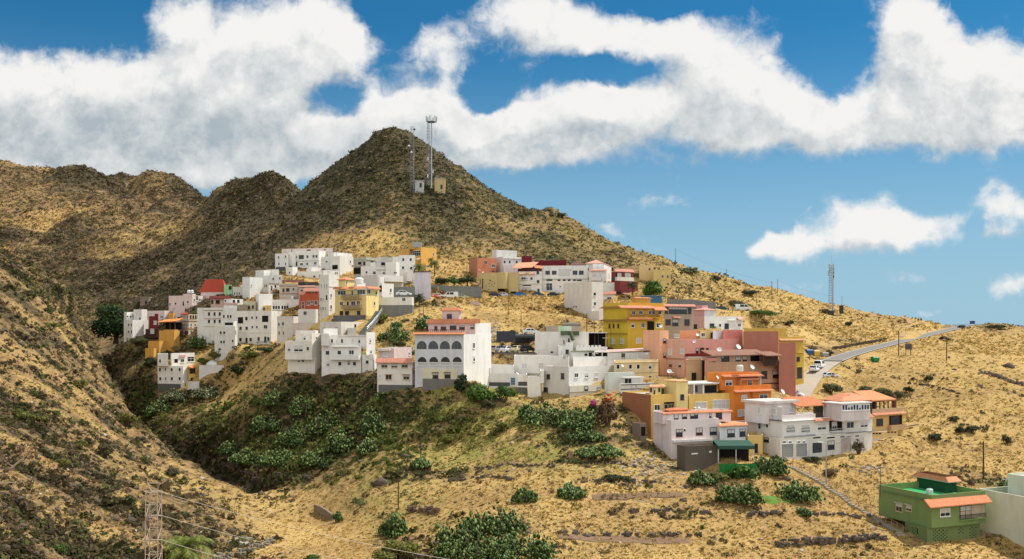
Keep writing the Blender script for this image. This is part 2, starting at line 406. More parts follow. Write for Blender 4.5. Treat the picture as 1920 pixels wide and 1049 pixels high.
def onface(f, u, v):
    z0, d, n, w = getattr(K.b, f)
    r = Vector(((u - U0) / F, 1, (VH - v) / F))
    t = n.dot(z0) / n.dot(r)
    p = r * t
    return (Vector((p.x, p.y, 0)) - z0).dot(d), p.z
def rect(f, u, v, w, h):
    u, v, w, h = PX(u), PY(v), w * _rg[2], h * _rg[2]
    s0, z = onface(f, u - w / 2, v); s1, _ = onface(f, u + w / 2, v)
    _, za = onface(f, u, v + h / 2); _, zb = onface(f, u, v - h / 2)
    return min(s0, s1), max(s0, s1), za, zb
FR = {'w': WHITEP, 'r': plain('red_brown_frame', (0.16, 0.04, 0.025), 0.6), 'k': DARKM, 'b': WHITEP, 'y': plain('cream_frame', (0.5, 0.42, 0.28), 0.6)}
SHUT = plain('pale_shutter', (0.55, 0.54, 0.52), 0.6, var=0.06)
GDOOR = {'g': plain('grey_garage_door', (0.25, 0.26, 0.25), 0.6), 'p': plain('pinkish_garage_door', (0.45, 0.39, 0.36), 0.6), 'l': SHUT, 'k': plain('dark_garage_door', (0.03, 0.035, 0.035), 0.5), 'u': plain('blue_door', (0.09, 0.17, 0.23), 0.5), 'n': BROWNW}
def face_box(m, f, s0, s1, za, zb, o0, o1, mi=0):
    z0, d, n, w = getattr(K.b, f)
    p = [z0 + d * s0 + n * o0, z0 + d * s1 + n * o0, z0 + d * s1 + n * o1, z0 + d * s0 + n * o1]
    if (p[1] - p[0]).cross(p[2] - p[1]).z < 0: p = p[::-1]
    m.hexa([Vector((q.x, q.y, za)) for q in p] + [Vector((q.x, q.y, zb)) for q in p], mi)
def W(f, v, us, w, h, kind='w'):
    """windows / doors at one height on face f of the current block. kinds: w r k y framed, b big grid, d dark opening, s shutter, G? garage or door leaf"""
    for u in (us if isinstance(us, (list, tuple)) else [us]):
        s0, s1, za, zb = rect(f, u, v, w, h)
        m = MB(K.o); fr = 0.07 + 0.02 * (s1 - s0 > 1)
        if kind[0] == 'G':
            mt = GDOOR[kind[1]]
            face_box(m, f, s0 - .1, s1 + .1, zb, zb + .12, -.02, .09); face_box(m, f, s0 - .1, s0, za, zb, -.02, .09); face_box(m, f, s1, s1 + .1, za, zb, -.02, .09)
            o = m.build('garage_door' if s1 - s0 > 1.9 else 'door', [plaster(K.col)], K.h)
            q = MB(K.o); n = max(2, int((zb - za) / 0.45))
            for i in range(n):
                face_box(q, f, s0, s1, za + (zb - za) * i / n + .015, za + (zb - za) * (i + 1) / n, -.02, .035)
            q.build('door_leaf', [mt], o); continue
        if kind == 'd':
            face_box(m, f, s0, s1, za, zb, -.02, .012)
            q = [(s0 - .08, s0, za, zb), (s1, s1 + .08, za, zb), (s0 - .08, s1 + .08, zb, zb + .1)]
            for a in q: face_box(m, f, *a, -.02, .07, 1)
            m.build('opening', [DARKV, plaster(K.col)], K.h); continue
        mt = FR.get(kind, WHITEP); tall = (zb - za) > 1.7
        for a in ((s0 - fr, s0, za - fr, zb + fr), (s1, s1 + fr, za - fr, zb + fr), (s0, s1, za - fr, za), (s0, s1, zb, zb + fr)):
            face_box(m, f, *a, -.02, .06)
        nm = max(2 if (s1 - s0) > 0.9 else 1, int((s1 - s0) / 0.85))
        for i in range(1, nm):
            c = s0 + (s1 - s0) * i / nm; face_box(m, f, c - .03, c + .03, za, zb, -.02, .05)
        if kind == 'b' or (zb - za) > 1.5:
            c = za + (zb - za) * .62; face_box(m, f, s0, s1, c - .03, c + .03, -.02, .05)
        if not tall: face_box(m, f, s0 - .15, s1 + .15, za - fr - .08, za - fr, -.02, .16)
        q = MB(K.o) if K.b.D < 262 else m
        if kind == 's': face_box(q, f, s0, s1, za, zb, -.02, .03, 0 if q is not m else 1)
        else: face_box(q, f, s0, s1, za, zb, -.02, .025, 0 if q is not m else 1)
        g = SHUT if kind == 's' else GLASS
        o = m.build('door' if tall and (s1 - s0) < 1.6 else 'window', [mt] if q is not m else [mt, g], K.h)
        if q is not m:
            q.build('shutter' if kind == 's' else 'pane', [g], o)
            if kind != 's' and random.random() < .38:   # a roller blind or curtain part way down
                x = MB(K.o); face_box(x, f, s0, s1, za + (zb - za) * random.uniform(.3, .75), zb, -.015, .032); x.build('blind', [SHUT], o)
def BAND(f, v, u0, u1, h=6, out=0.14, col=None, name='cornice'):
    s0, s1, za, zb = rect(f, (u0 + u1) / 2, v, abs(u1 - u0), h)
    m = MB(K.o); face_box(m, f, s0, s1, za, max(zb, za + .12), -.02, out)
    m.build(name, [plaster(col or K.col)], K.h)
def T(f, u0, u1, v, drop=0.35, out=0.9, col=TILE, back=0.0, name='tiled_eave'):
    """strip of clay tiles sloping out from face f; v is the height of its lower edge"""
    s0, s1, za, zb = rect(f, (u0 + u1) / 2, v, abs(u1 - u0), 1)
    z0, d, n, w = getattr(K.b, f); z = (za + zb) / 2
    m = MB(K.o); N = max(2, int((s1 - s0) / 0.28)); vs = []; fs = []
    for i in range(N * 2 + 1):
        s = s0 + (s1 - s0) * i / (2 * N); r = 0.07 if i % 2 else 0.0
        a = z0 + d * s + n * out; b = z0 + d * s - n * (back - .02)
        vs += [Vector((a.x, a.y, z + r)), Vector((b.x, b.y, z + drop + r))]
    k = len(vs)
    for i in range(N * 2): fs.append((2 * i, 2 * i + 2, 2 * i + 3, 2 * i + 1))
    vs2 = [Vector((p.x, p.y, p.z - (.17 if i % 2 == 0 and False else .15))) for i, p in enumerate(vs)]
    for i in range(N * 2):
        fs.append((k + 2 * i, k + 2 * i + 1, k + 2 * i + 3, k + 2 * i + 2)); fs.append((2 * i, k + 2 * i, k + 2 * i + 2, 2 * i + 2))
    fs += [(0, 1, k + 1, k), (k - 2, 2 * k - 2, 2 * k - 1, k - 1)]
    m.add(vs + vs2, fs); m.build(name, [tiles_mat(col)], K.h)
def HIP(rise, over=0.45, col=TILE, name='tiled_roof', flat=0.0, z=None):
    """hipped roof over the current block; flat>0 leaves a flat top (share of the width)"""
    pts = K.b.pts; c = sum(pts, Vector()) / 4; z = K.b.zt if z is None else z; z += 0.004
    e = [p + (p - c).normalized() * over * 1.3 for p in pts]
    m = MB(K.o); f = max(flat, 0.02)
    la = (pts[0] - pts[1]).length; lb = (pts[2] - pts[1]).length
    if flat == 0 and max(la, lb) > 1.25 * min(la, lb):
        d = (pts[1] - pts[0]) if la > lb else (pts[2] - pts[1]); h = d * 0.5 * (1 - min(la, lb) / max(la, lb))
        top = [c - h, c + h] ; top = [top[0], top[1], top[1], top[0]] if la > lb else [top[0], top[0], top[1], top[1]]
        top = [t + (p - t) * 0.02 for t, p in zip(top, e)]
    else: top = [c + (p - c) * f for p in e]
    vs = [Vector((p.x, p.y, z)) for p in e] + [Vector((p.x, p.y, z + rise)) for p in top] + [Vector((p.x, p.y, z + .14)) for p in e]
    m.add(vs, [(3, 2, 1, 0), (4, 5, 6, 7), (0, 1, 9, 8), (1, 2, 10, 9), (2, 3, 11, 10), (3, 0, 8, 11),
               (8, 9, 5, 4), (9, 10, 6, 5), (10, 11, 7, 6), (11, 8, 4, 7)])
    m.build(name, [tiles_mat(col)], K.h)
def SLAB(th=0.25, over=0.3, col=None, rise=0.0, name='roof_slab', tiles=None):
    """flat or lean-to roof plate over the block (rise at the back)"""
    pts = K.b.pts; c = sum(pts, Vector()) / 4; z = K.b.zt + .003
    e = [p + (p - c).normalized() * over * 1.3 for p in pts]; zz = [z + (rise if i in (0, 3) else 0) for i in range(4)]
    if (pts[0] - pts[1]).length < (pts[2] - pts[1]).length or True: zz = [z + (rise * .5 if i in (0, 2) else rise if i == 3 else 0) for i in range(4)]
    m = MB(K.o); m.hexa([Vector((p.x, p.y, q)) for p, q in zip(e, zz)] + [Vector((p.x, p.y, q + th)) for p, q in zip(e, zz)])
    m.build(name, [tiles_mat(tiles) if tiles else plaster(col or K.col)], K.h)
def BAL(f, u0, u1, vt, vb, out=1.0, col=None, rail=None, name='balcony'):
    """projecting balcony: floor plate and parapet (rail=None) or a railing of bars"""
    s0, s1, za, zb = rect(f, (u0 + u1) / 2, (vt + vb) / 2, abs(u1 - u0), abs(vb - vt))
    m = MB(K.o); mt = plaster(col or K.col); sl = za + 0.18
    face_box(m, f, s0, s1, za, sl, -.02, out)
    if rail is None:
        face_box(m, f, s0, s1, sl, zb, out - .12, out - .002); face_box(m, f, s0, s0 + .12, sl, zb, -.02, out - .12); face_box(m, f, s1 - .12, s1, sl, zb, -.02, out - .12)
        m.build(name, [mt], K.h)
    else:
        o = m.build(name, [mt], K.h); r = MB(K.o); n = max(3, int((s1 - s0) / 0.22))
        face_box(r, f, s0, s1, zb - .07, zb, out - .08, out - .02)
        for i in range(n + 1):
            c = s0 + (s1 - s0) * i / n; face_box(r, f, max(s0, c - .025), min(s1, c + .025), sl, zb - .07, out - .07, out - .03)
        for c in (s0, s1 - .05): face_box(r, f, c, c + .05, zb - .07, zb - .01, -.02, out - .08); face_box(r, f, c, c + .05, sl + .3, sl + .35, -.02, out - .08)
        r.build('railing', [rail], o)
def ARCH(f, u, v0, v1, w, balus=False):
    s0, s1, za, zb = rect(f, u, (v0 + v1) / 2, w, abs(v1 - v0)); r = (s1 - s0) / 2; c = (s0 + s1) / 2
    z0, d, n, _ = getattr(K.b, f)
    zs = zb - r
    prof = [(s0, za), (s1, za)] + [(c + r * math.cos(t), zs + r * math.sin(t)) for t in [math.pi * i / 14 for i in range(15)]]
    def pt(s, z, o): q = z0 + d * s + n * o; return Vector((q.x, q.y, z))
    m = MB(K.o); k = len(prof); pr2 = [(c + (s - c) * 1.1, za if i < 2 else zs + (z - zs) * 1.1) for i, (s, z) in enumerate(prof)]
    m.add([pt(s, z, .07) for s, z in prof] + [pt(s, z, .07) for s, z in pr2] + [pt(s, z, -.02) for s, z in prof] + [pt(s, z, -.02) for s, z in pr2],
          [q for i in range(1, k) for q in ((i, (i + 1) % k, k + (i + 1) % k, k + i), (i, 2 * k + i, 2 * k + (i + 1) % k, (i + 1) % k), (k + i, k + (i + 1) % k, 3 * k + (i + 1) % k, 3 * k + i))])
    o = m.build('arched_opening', [plaster(K.col)], K.h)
    p = MB(K.o); p.add([pt(s, z, .012) for s, z in prof], [tuple(range(k))]); p.build('pane', [GLASS], o)
    g = MB(K.o)
    if not balus:
        for i in range(1, 7):
            s = s0 + (s1 - s0) * i / 7; h = zs + math.sqrt(max(r * r - (s - c) ** 2, 0)); face_box(g, f, s - .018, s + .018, za, h, .014, .045)
        for i in range(1, 4):
            z = za + (zb - za) * i / 4; e = r if z < zs else math.sqrt(max(r * r - (z - zs) ** 2, 0)); face_box(g, f, c - e, c + e, z - .018, z + .018, .014, .05)
        g.build('window_grid', [GREYP], o)
    else:
        h = za + (zb - za) * .42; face_box(g, f, s0, s1, h - .12, h, .014, .2); face_box(g, f, s0, s1, za - .05, za + .08, .014, .2)
        for i in range(9):
            s = s0 + (s1 - s0) * (i + .5) / 9; face_box(g, f, s - .06, s + .06, za + .08, h - .12, .05, .16)
        g.build('balustrade', [WHITEP], o)
# ------------------------------------------------------------------ roads and yards: centre lines as (column, row, depth), half width
ROADS = [
 ('main_road', [(1560,677,255),(1580,669,268),(1610,660,286),(1640,652,303),(1670,645,320),(1700,637.5,338),(1730,630.5,360),(1760,623,388),(1790,616.5,414),(1815,611.5,436),(1835,611,455)], 2.8, 'asphalt'),
 ('lane', [(1494,748,214),(1504,731,222),(1514,716,230),(1526,702,238),(1540,690,246),(1556,680,253),(1572,672.5,262),(1584,668,270)], 2.6, 'concrete'),
 ('upper_street', [(790,557,318),(830,558.5,318),(870,560,320),(905,559,324),(940,557,328),(980,556,331),(1020,556,331),(1050,557,329)], 3.2, 'asphalt'),
 ('car_park', [(921,661,231),(940,661,232),(960,661,233),(985,661,233),(1006,661,233)], 4.2, 'asphalt'),
 ('terrace_street', [(1352,583,300),(1375,582,302),(1400,584,304)], 3.0, 'dirt'),
 ('footpath', [(1650,826,190),(1672,812,196),(1684,806,200),(1700,797,206),(1722,795,206)], 0.7, 'dirt'),
 ('dirt_track', [(1690,632,345),(1698,620,365),(1708,610,385),(1702,600,400),(1690,594,412)], 0.8, 'dirt'),
]
# ================================================================== houses (left half of the village)
Z1 = (225, 520, .11442); Z2 = (280, 600, .13342); Z3 = (395, 500, .15257); Z4 = (500, 455, .11442); Z5 = (600, 455, .13822); Z6 = (525, 580, .15249); Z7 = (690, 565, .17634)
Rg(*Z1)
House('white terraced house on the far left end of the village, beside the big dark tree', 335, 35, WHITE)
B(62, 205, 462, 700, 965, g=1); W('L', 785, [145, 190], 20, 42); W('L', 895, [145, 190], 20, 42)
B(66, 110, 245, 572, 720, dD=4); W('R', 648, [125, 175], 26, 32); W('R', 640, 212, 20, 50)
B(222, 355, 445, 528, 720, dD=3); W('L', 683, 328, 24, 36)
House('long pinkish white house behind the dark red one at the left end', 343, 30, PINKW)
B(425, 728, 870, 548, 890); W('L', 655, [675, 703], 18, 42)
House('narrow dark red and brown house left of the ochre house', 331, 25, MAROON)
B(480, 628, 636, 640, 850); W('L', 745, 578, 40, 55, 's'); B(575, 628, 634, 600, 648, D=331.4)
B(420, 632, 640, 850, 1040, D=329.5, col=(.075, .03, .022), g=1); W('L', 885, 530, 55, 70, 's'); BAL('L', 425, 630, 940, 1000, .8, col=(.06, .028, .02))
House('pink house with a long row of small windows at the upper left of the village', 348, 25, PINKW)
B(798, 1182, 1400, 300, 600); W('L', 447, 820, 20, 45); W('L', 435, 912, 30, 34); W('L', 435, 1040, 28, 72); W('L', 408, 1113, 26, 40); W('R', 375, [1215, 1300, 1325], 16, 40); W('R', 345, 1262, 36, 70)
B(1035, 1185, 1240, 275, 320, D=349)
B(868, 1060, 1075, 478, 600, D=340, a=15); W('L', 520, 887, 14, 30)
House('pale pink house under a big red tiled roof', 352, 20, PINKW)
B(1325, 1700, 1765, 242, 430); HIP(4.6, .5, (.50, .07, .035)); W('L', 290, 1590, 14, 40)
House('cream row house with three storeys of small windows, right of the orange roofed pergola', 326, 38, CREAM)
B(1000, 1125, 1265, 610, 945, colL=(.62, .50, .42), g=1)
W('L', 660, [1015, 1050, 1108], 14, 50); W('L', 790, [1030, 1065, 1100], 16, 44); W('L', 905, [1020, 1075, 1105], 22, 40, 'r')
W('R', 650, [1158, 1200, 1243], 20, 44, 'r'); W('R', 785, [1165, 1230], 18, 44); W('R', 895, [1165, 1240], 20, 44)
BAND('L', 722, 1000, 1125, 8, col=BROWN); BAND('R', 718, 1126, 1265, 8, col=BROWN); BAND('L', 850, 1000, 1125, 8, col=BROWN); BAND('R', 845, 1126, 1265, 8, col=BROWN); T('L', 1012, 1122, 606, .5, .6, (.42, .09, .05))
House('small lilac white house with a brown chimney stack between the ochre and cream houses', 329, 20, (.62, .52, .55))
B(885, 992, 1005, 598, 870); W('L', 668, 965, 40, 24, 'k'); W('L', 800, [890, 930, 975], 16, 44); BAND('L', 742, 850, 1000, 8, col=BROWN)
m = MB(K.o); face_box(m, 'L', 2.2, 4.1, K.b.zt - 6, K.b.zt + .2, .05, .9); m.build('chimney', [plaster(OCHRE)], K.h)
House('tall grey white house with two brown cornices left of the apartment block', 316, 12, PALE)
B(1265, 1920, 1930, 500, 935); W('L', 605, [1460, 1550, 1635], 36, 60); W('L', 725, [1460, 1552, 1635], 36, 56); W('L', 645, [1703, 1770, 1815], 28, 50)
BAND('L', 546, 1385, 1690, 9, col=BROWN); BAND('L', 682, 1385, 1660, 9, col=BROWN); BAND('L', 808, 1385, 1720, 8, col=BEIGE)
B(1700, 1920, 1925, 465, 520, D=317)
Rg(*Z2)
House('ochre house with a blank wall and orange roofed pergola, lowest at the left end', 321, 25, OCHRE)
B(135, 350, 425, 152, 480, g=1); B(-15, 140, 300, 300, 490, D=319, g=1); B(-60, 60, 100, 400, 520, D=317.5, g=1); B(195, 360, 400, 138, 160, D=322)
m = MB(K.o); b = K.b
for s in (.3, 2.4, 4.6, 6.8): face_box(m, 'L', s, s + .25, K.b.zt, K.b.zt + 2.6, -.6, -.35)
face_box(m, 'L', 0, 7.2, K.b.zt, K.b.zt + 2.4, -3.2, -3.0, 1); m.build('pergola_posts', [BROWNW, DARKV], K.h)
m = MB(K.o); z0, d, n, w = K.b.L; z = K.b.zt + 2.6
m.hexa([z0 + d * s + n * o + Vector((0, 0, z + h)) for s, o, h in ((-.4, .1, 0), (-.4, -3.6, 1.0), (7.6, -3.6, .6), (7.6, .1, -.3))] + [z0 + d * s + n * o + Vector((0, 0, z + h + .2)) for s, o, h in ((-.4, .1, 0), (-.4, -3.6, 1.0), (7.6, -3.6, .6), (7.6, .1, -.3))])
m.build('pergola_roof', [tiles_mat((.75, .28, .07))], K.h)
House('white three storey house standing alone on the slope below the village, with yellow side bay', 300, 18, WHITE)
B(118, 475, 540, 650, 903, par=0, g=2)
W('L', 700, [150, 315, 427], 28, 44); W('L', 697, 228, 18, 36); W('L', 828, [155, 318, 428], 28, 44); W('L', 826, 232, 18, 34)
B(118, 264, 275, 480, 650, D=300, flush=True); W('L', 578, 152, 24, 44)
B(300, 318, 636, 470, 655, dD=2.2, a=40); W('R', 577, 375, 50, 56, 'd'); W('R', 575, 465, 44, 42); W('R', 552, 582, 90, 66, 'b'); BAND('R', 508, 420, 500, 34, .35, (.62, .4, .42))
B(540, 548, 696, 640, 890, D=301, col=YEL, a=35); W('R', 718, 605, 76, 58, 'r'); W('R', 838, 620, 72, 44, 'k'); BAL('R', 545, 690, 842, 868, .6, rail=DARKM, col=YEL); T('R', 545, 640, 672, .5, .9)
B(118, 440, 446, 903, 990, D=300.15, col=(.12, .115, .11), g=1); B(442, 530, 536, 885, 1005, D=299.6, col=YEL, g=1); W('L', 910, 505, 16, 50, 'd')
House('blank white walled house with a stepped base, right of the lone house on the slope', 299, 12, (.74, .72, .69))
B(698, 1046, 1054, 640, 960, g=1); B(535, 700, 706, 868, 985, D=298, g=1)
m = MB(K.o); c = sum(K.b.pts, Vector()) / 4; q = P3(PX(900), PY(632), 303); m.lathe(q, [(2.2, -1), (2.2, .2), (1.7, .9), (.9, 1.3), (.2, 1.5)], 14); m.build('dome', [WHITEP], K.h)
Rg(*Z3)
House('large grey white apartment block of four storeys with two big dark square openings', 305, 18, (.76, .73, .67), 'apartment_building', 'apartment block')
B(315, 745, 820, 545, 950, g=2)
W('L', 662, 367, 66, 78, 'd'); W('L', 641, 440, 30, 44); W('L', 630, [510, 565], 20, 30); W('L', 644, 671, 78, 78, 'd')
W('L', 760, [368, 443], 30, 40); W('L', 745, [512, 568], 20, 28); W('L', 743, 675, 42, 42)
W('L', 900, [367, 492], 30, 44); W('L', 908, 441, 20, 58, 'k'); W('L', 892, [590, 710], 28, 48); W('L', 895, 672, 22, 60, 'k')
BAND('L', 812, 320, 744, 6); BAL('L', 585, 735, 922, 955, 1.2, rail=DARKM)
m = MB(K.o); s0, z = onface('L', PX(395), PY(935)); s1, zz = onface('L', PX(500), PY(990))
for i in range(9):
    t = i / 8; face_box(m, 'L', s0 + (s1 - s0) * t - .2, s0 + (s1 - s0) * t + .2, zz - 1, z + (zz - z) * t, .05, 1.1)
m.build('outside_stair', [CONC], K.h)
House('low white house with a flat parapet in front of the apartment block with dark openings', 300, 20, PALE)
B(48, 300, 330, 735, 1000, g=2); W('L', 815, [125, 168], 24, 34); W('L', 928, [130, 165], 22, 32); W('L', 915, 272, 20, 30); W('L', 812, 303, 22, 50, 's')
B(165, 285, 320, 672, 735, D=304); W('L', 705, 225, 100, 34, 'd')
House('house with a yellow upper wall and a long strip of windows behind the apartment block', 322, 42, YEL)
B(555, 745, 985, 478, 640, colL=YEL, col=WHITE); W('L', 518, 658, 18, 24, 'k'); W('L', 515, 705, 14, 20); W('R', 505, [775, 805, 838, 880, 912, 942], 24, 44, 'w'); W('R', 470, 958, 20, 24, 'k')
House('grey white house with four small windows, right of the apartment block', 300, 20, PINKW)
B(815, 1018, 1078, 612, 890, col=OFFW, g=1); W('L', 713, 840, 16, 40); W('L', 705, 890, 22, 40); W('L', 820, [842, 895], 14, 42)
House('white cube house with one double window below the rust red house', 297, 15, (.75, .73, .69))
B(1075, 1290, 1322, 525, 700); W('L', 574, 1161, 38, 44); B(1010, 1284, 1292, 693, 800, D=296, col=(.66, .58, .52), g=1)
m = MB(K.o)
for i in range(8):
    q = P3(PX(915 + i * 17), PY(583), 299); m.bar(q, q + Vector((0, .1, 1.1)), .08)
m.bar(P3(PX(905), PY(572), 299), P3(PX(1045), PY(572), 299), .07); m.build('terrace_railing', [DARKM], K.h)
House('rust red house with white framed windows and a pink tiled roof', 312, 15, REDB)
B(1092, 1328, 1340, 330, 520); W('L', 475, 1135, 32, 78, 'w'); W('L', 450, 1203, 34, 46, 'w'); W('L', 440, 1245, 18, 38, 'w'); W('L', 447, 1295, 34, 50, 'w')
B(1165, 1328, 1338, 305, 335, D=312.4, par=0); W('L', 322, 1262, 30, 20); T('L', 1150, 1345, 306, 1.1, .8, (.62, .29, .22)); T('L', 1088, 1160, 345, 1.0, .5, (.62, .29, .22))
House('beige house with a brown roof band and three small windows above the white terraces', 331, 14, (.52, .46, .38))
B(845, 1070, 1082, 210, 430); W('L', 292, 895, 20, 36, 'r'); W('L', 287, 948, 34, 34, 'r'); W('L', 282, 1018, 22, 36); BAND('L', 240, 845, 1070, 8, col=BROWN); BAND('L', 335, 845, 1070, 8, col=BROWN); T('L', 880, 1150, 192, .8, .4, (.30, .12, .08))
House('pale pink brown house with a dark roof terrace, just above the rust red house', 326, 14, (.60, .49, .42))
B(1078, 1345, 1355, 235, 420); W('L', 308, 1118, 24, 36, 'r'); T('L', 1078, 1285, 250, .4, .5, (.55, .30, .22)); B(1075, 1320, 1330, 190, 240, D=331, col=(.06, .06, .06))
House('cream house with a brown balcony tucked under the pale flat roofs', 336, 35, (.66, .62, .54))
B(640, 712, 850, 205, 350); W('L', 240, [668, 690], 12, 36); W('R', 270, 748, 22, 60); W('R', 246, 795, 22, 40); BAL('R', 760, 845, 290, 315, 1.0, col=BROWN); BAND('R', 212, 715, 850, 8, col=BROWN); BAL('L', 640, 712, 320, 340, 1.2, col=BROWN)
House('pale grey white block with a blank side wall in the upper left cluster', 339, 32, PALE)
B(390, 480, 640, 130, 440); W('R', 400, [500, 545], 18, 38); W('L', 400, 448, 20, 38); W('R', 235, 500, 10, 24)
B(640, 880, 886, 105, 215, D=342); W('L', 153, 770, 20, 28); W('L', 147, 852, 18, 28)
B(550, 655, 840, 45, 130, D=350, a=30)
House('mint green house in the upper left cluster', 346, 15, (.38, .62, .33))
B(165, 262, 272, 225, 400); W('L', 355, [203, 250], 16, 32); W('L', 260, 240, 30, 36, 'k')
House('cream white house with three slit windows, right of the mint green house', 344, 15, (.66, .65, .58))
B(270, 400, 406, 250, 400); W('L', 333, [295, 325, 357], 12, 32); B(370, 440, 450, 225, 260, D=347, col=WHITE)
House('bright white cube above the yellow walled house', 324, 50, WHITE)
B(555, 590, 760, 335, 500)
House('off white blank house with a thin pink ledge below the beige house', 326, 12, OFFW)
B(650, 1085, 1092, 405, 540); BAND('L', 385, 850, 930, 12, .3, (.5, .3, .27)); B(985, 1020, 1026, 360, 410, D=327)
House('tan house with two small windows left of the bright white cube', 323, 14, (.56, .52, .40))
B(410, 552, 558, 428, 545); W('L', 500, 472, 18, 32, 'r'); W('L', 495, 520, 18, 32, 'r')
House('brown bare block house in front of the tan house', 317, 12, (.30, .25, .18))
B(285, 450, 456, 468, 560)
House('pinkish terrace house with washing on its roof, below the mint green house', 328, 16, (.60, .42, .35))
B(165, 330, 336, 448, 520); B(165, 255, 400, 398, 455, D=331, col=WHITE, a=30); W('L', 423, 183, 16, 30); W('R', 425, [285, 340], 26, 26, 'k')
House('low house with a dark red tiled roof below the pink house', 333, 14, (.56, .42, .34))
B(0, 235, 242, 398, 500); T('L', -10, 242, 395, .9, .7, (.20, .035, .025)); W('L', 435, [20, 75, 100], 22, 40, 'r')
Rg(*Z4)
House('white two storey house at the top left corner of the village', 376, 15, WHITE, 'apartment_building', 'apartment block')
B(140, 358, 364, 180, 405, g=1); W('L', 245, 197, 20, 42); W('L', 232, 310, 20, 40); W('L', 350, [202, 310], 18, 42)
B(360, 476, 480, 155, 405, D=377)
B(472, 858, 1005, 132, 400, D=375.4, g=1); W('L', 237, 485, 20, 34); W('L', 237, 568, 72, 52, 'k'); W('L', 233, 669, 34, 42); W('L', 228, [770, 817], 32, 42); W('L', 358, 572, 46, 38); W('L', 352, 665, 28, 36); W('L', 340, 797, 40, 42); W('L', 350, 490, 18, 60, 'k'); BAND('L', 302, 500, 856, 7, col=GREY)
B(245, 1085, 1095, 88, 170, D=381, col=PINKW); W('L', 135, 412, 16, 40); W('L', 128, 690, 70, 26, 'd'); W('L', 115, 955, 20, 22, 'd')
House('white house with a shaded corner loggia at the top of the village', 368, 40, WHITE)
B(890, 1200, 1420, 218, 520, g=1); W('L', 315, 985, 30, 26); W('L', 405, 1122, 92, 72, 'd'); W('R', 318, 1372, 16, 46); BAND('L', 262, 900, 1200, 8); B(1000, 1100, 1400, 160, 240, dD=2.5); BAND('R', 358, 1205, 1400, 6)
House('pale stepped terrace house with a row of four dark windows', 363, 12, PALE)
B(500, 905, 912, 472, 620); W('L', 580, [535, 618], 26, 36); W('L', 560, 780, 36, 36); W('L', 548, 875, 34, 36); B(690, 735, 905, 402, 480, D=366, a=40, col=WHITE); B(655, 735, 740, 425, 480, D=364.5)
House('small white cube house below the top left apartment block', 366, 20, WHITE)
B(315, 425, 505, 402, 540, a=30); W('L', 495, 375, 20, 28); B(150, 305, 312, 400, 470, D=374, col=DGREY)
B(0, 200, 208, 440, 640, D=352, col=PALE); W('L', 495, 65, 16, 20); W('L', 598, 110, 20, 34); W('L', 590, 220, 16, 34)
House('bright white flat roofed house with a sunlit terrace, upper middle of the white cluster', 340, 50, WHITE)
B(905, 930, 1185, 455, 640); W('R', 500, [1130, 1155], 14, 34)
House('tall white house with slit windows, left of the yellow balcony house', 288, 38, (.77, .74, .68))
B(866, 1018, 1190, 530, 1185, g=1); W('L', 715, [897, 955, 990], 10, 60); W('L', 935, [888, 905, 928], 9, 56); W('L', 905, 985, 26, 80, 'w'); W('L', 1085, [890, 912, 935, 962], 10, 56); BAND('R', 722, 1022, 1180, 6)
W('R', 870, 1055, 20, 50); W('R', 1060, 1055, 24, 60)
Rg(*Z5)
House('yellow four storey house with two long balconies and orange tiled eaves', 265, 27, LYEL)
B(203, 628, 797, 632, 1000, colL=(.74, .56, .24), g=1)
W('L', 683, 297, 106, 52); W('L', 683, 438, 22, 62); W('L', 672, 560, 106, 58); W('R', 668, 660, 42, 52); W('R', 688, 762, 22, 42)
W('L', 829, 292, 38, 46); W('L', 828, 378, 30, 52); W('L', 824, 452, 56, 48); W('L', 820, 522, 38, 50); W('R', 828, 737, 18, 42)
W('L', 960, 292, 40, 54, 'k'); W('L', 965, 367, 48, 58, 'k'); W('L', 957, 525, 40, 52, 'k')
BAL('L', 318, 566, 708, 768, 1.1, col=(.42, .24, .16), rail=DARKM); BAL('L', 322, 570, 850, 902, 1.1, col=(.42, .24, .16), rail=DARKM)
T('L', 195, 632, 628, .55, .8); T('R', 630, 800, 628, .55, .8)
B(252, 345, 475, 508, 620, dD=3.5); HIP(.8, .5); W('R', 552, 360, 14, 40); W('R', 550, 475, 12, 36)
B(475, 500, 615, 545, 620, dD=4.5, col=WHITE)
House('white house with tall dark window strips, right of the yellow balcony house', 277, 45, WHITE)
B(797, 842, 1000, 555, 770); W('L', 625, 824, 28, 72, 'k'); W('R', 650, 960, 20, 46); W('R', 740, 838, 14, 28); B(780, 805, 870, 468, 560, D=280)
House('low white walled house on a grey plinth beside the grassy slope', 269, 14, (.75, .73, .68))
B(800, 1250, 1272, 742, 850, par=.4); W('L', 773, 1138, 44, 42, 'w'); B(798, 1252, 1275, 848, 930, D=268.8, col=(.20, .205, .2), g=1, par=0)
House('pale blank house with a pinkish right wall in the middle of the upper white cluster', 302, 48, PALE)
B(545, 780, 1130, 438, 640, col=(.66, .63, .60)); W('L', 520, 588, 14, 18); B(870, 876, 1128, 470, 500, D=300)
House('white stepped house with a small roof cube, upper middle', 325, 16, WHITE)
B(558, 756, 766, 320, 460); W('L', 405, 632, 24, 28); W('L', 410, 738, 26, 22, 'k'); B(685, 756, 764, 272, 330, D=326.5); B(756, 892, 898, 335, 460, D=323); BAND('L', 372, 765, 890, 8, .2, GREY); W('L', 415, 866, 34, 22, 'w')
House('white cube house with a blank front beside the gabled white house', 321, 18, WHITE)
B(892, 1034, 1078, 264, 470); W('L', 412, 1022, 40, 20, 'w')
House('white house with four square windows below the orange yellow house', 331, 14, WHITE)
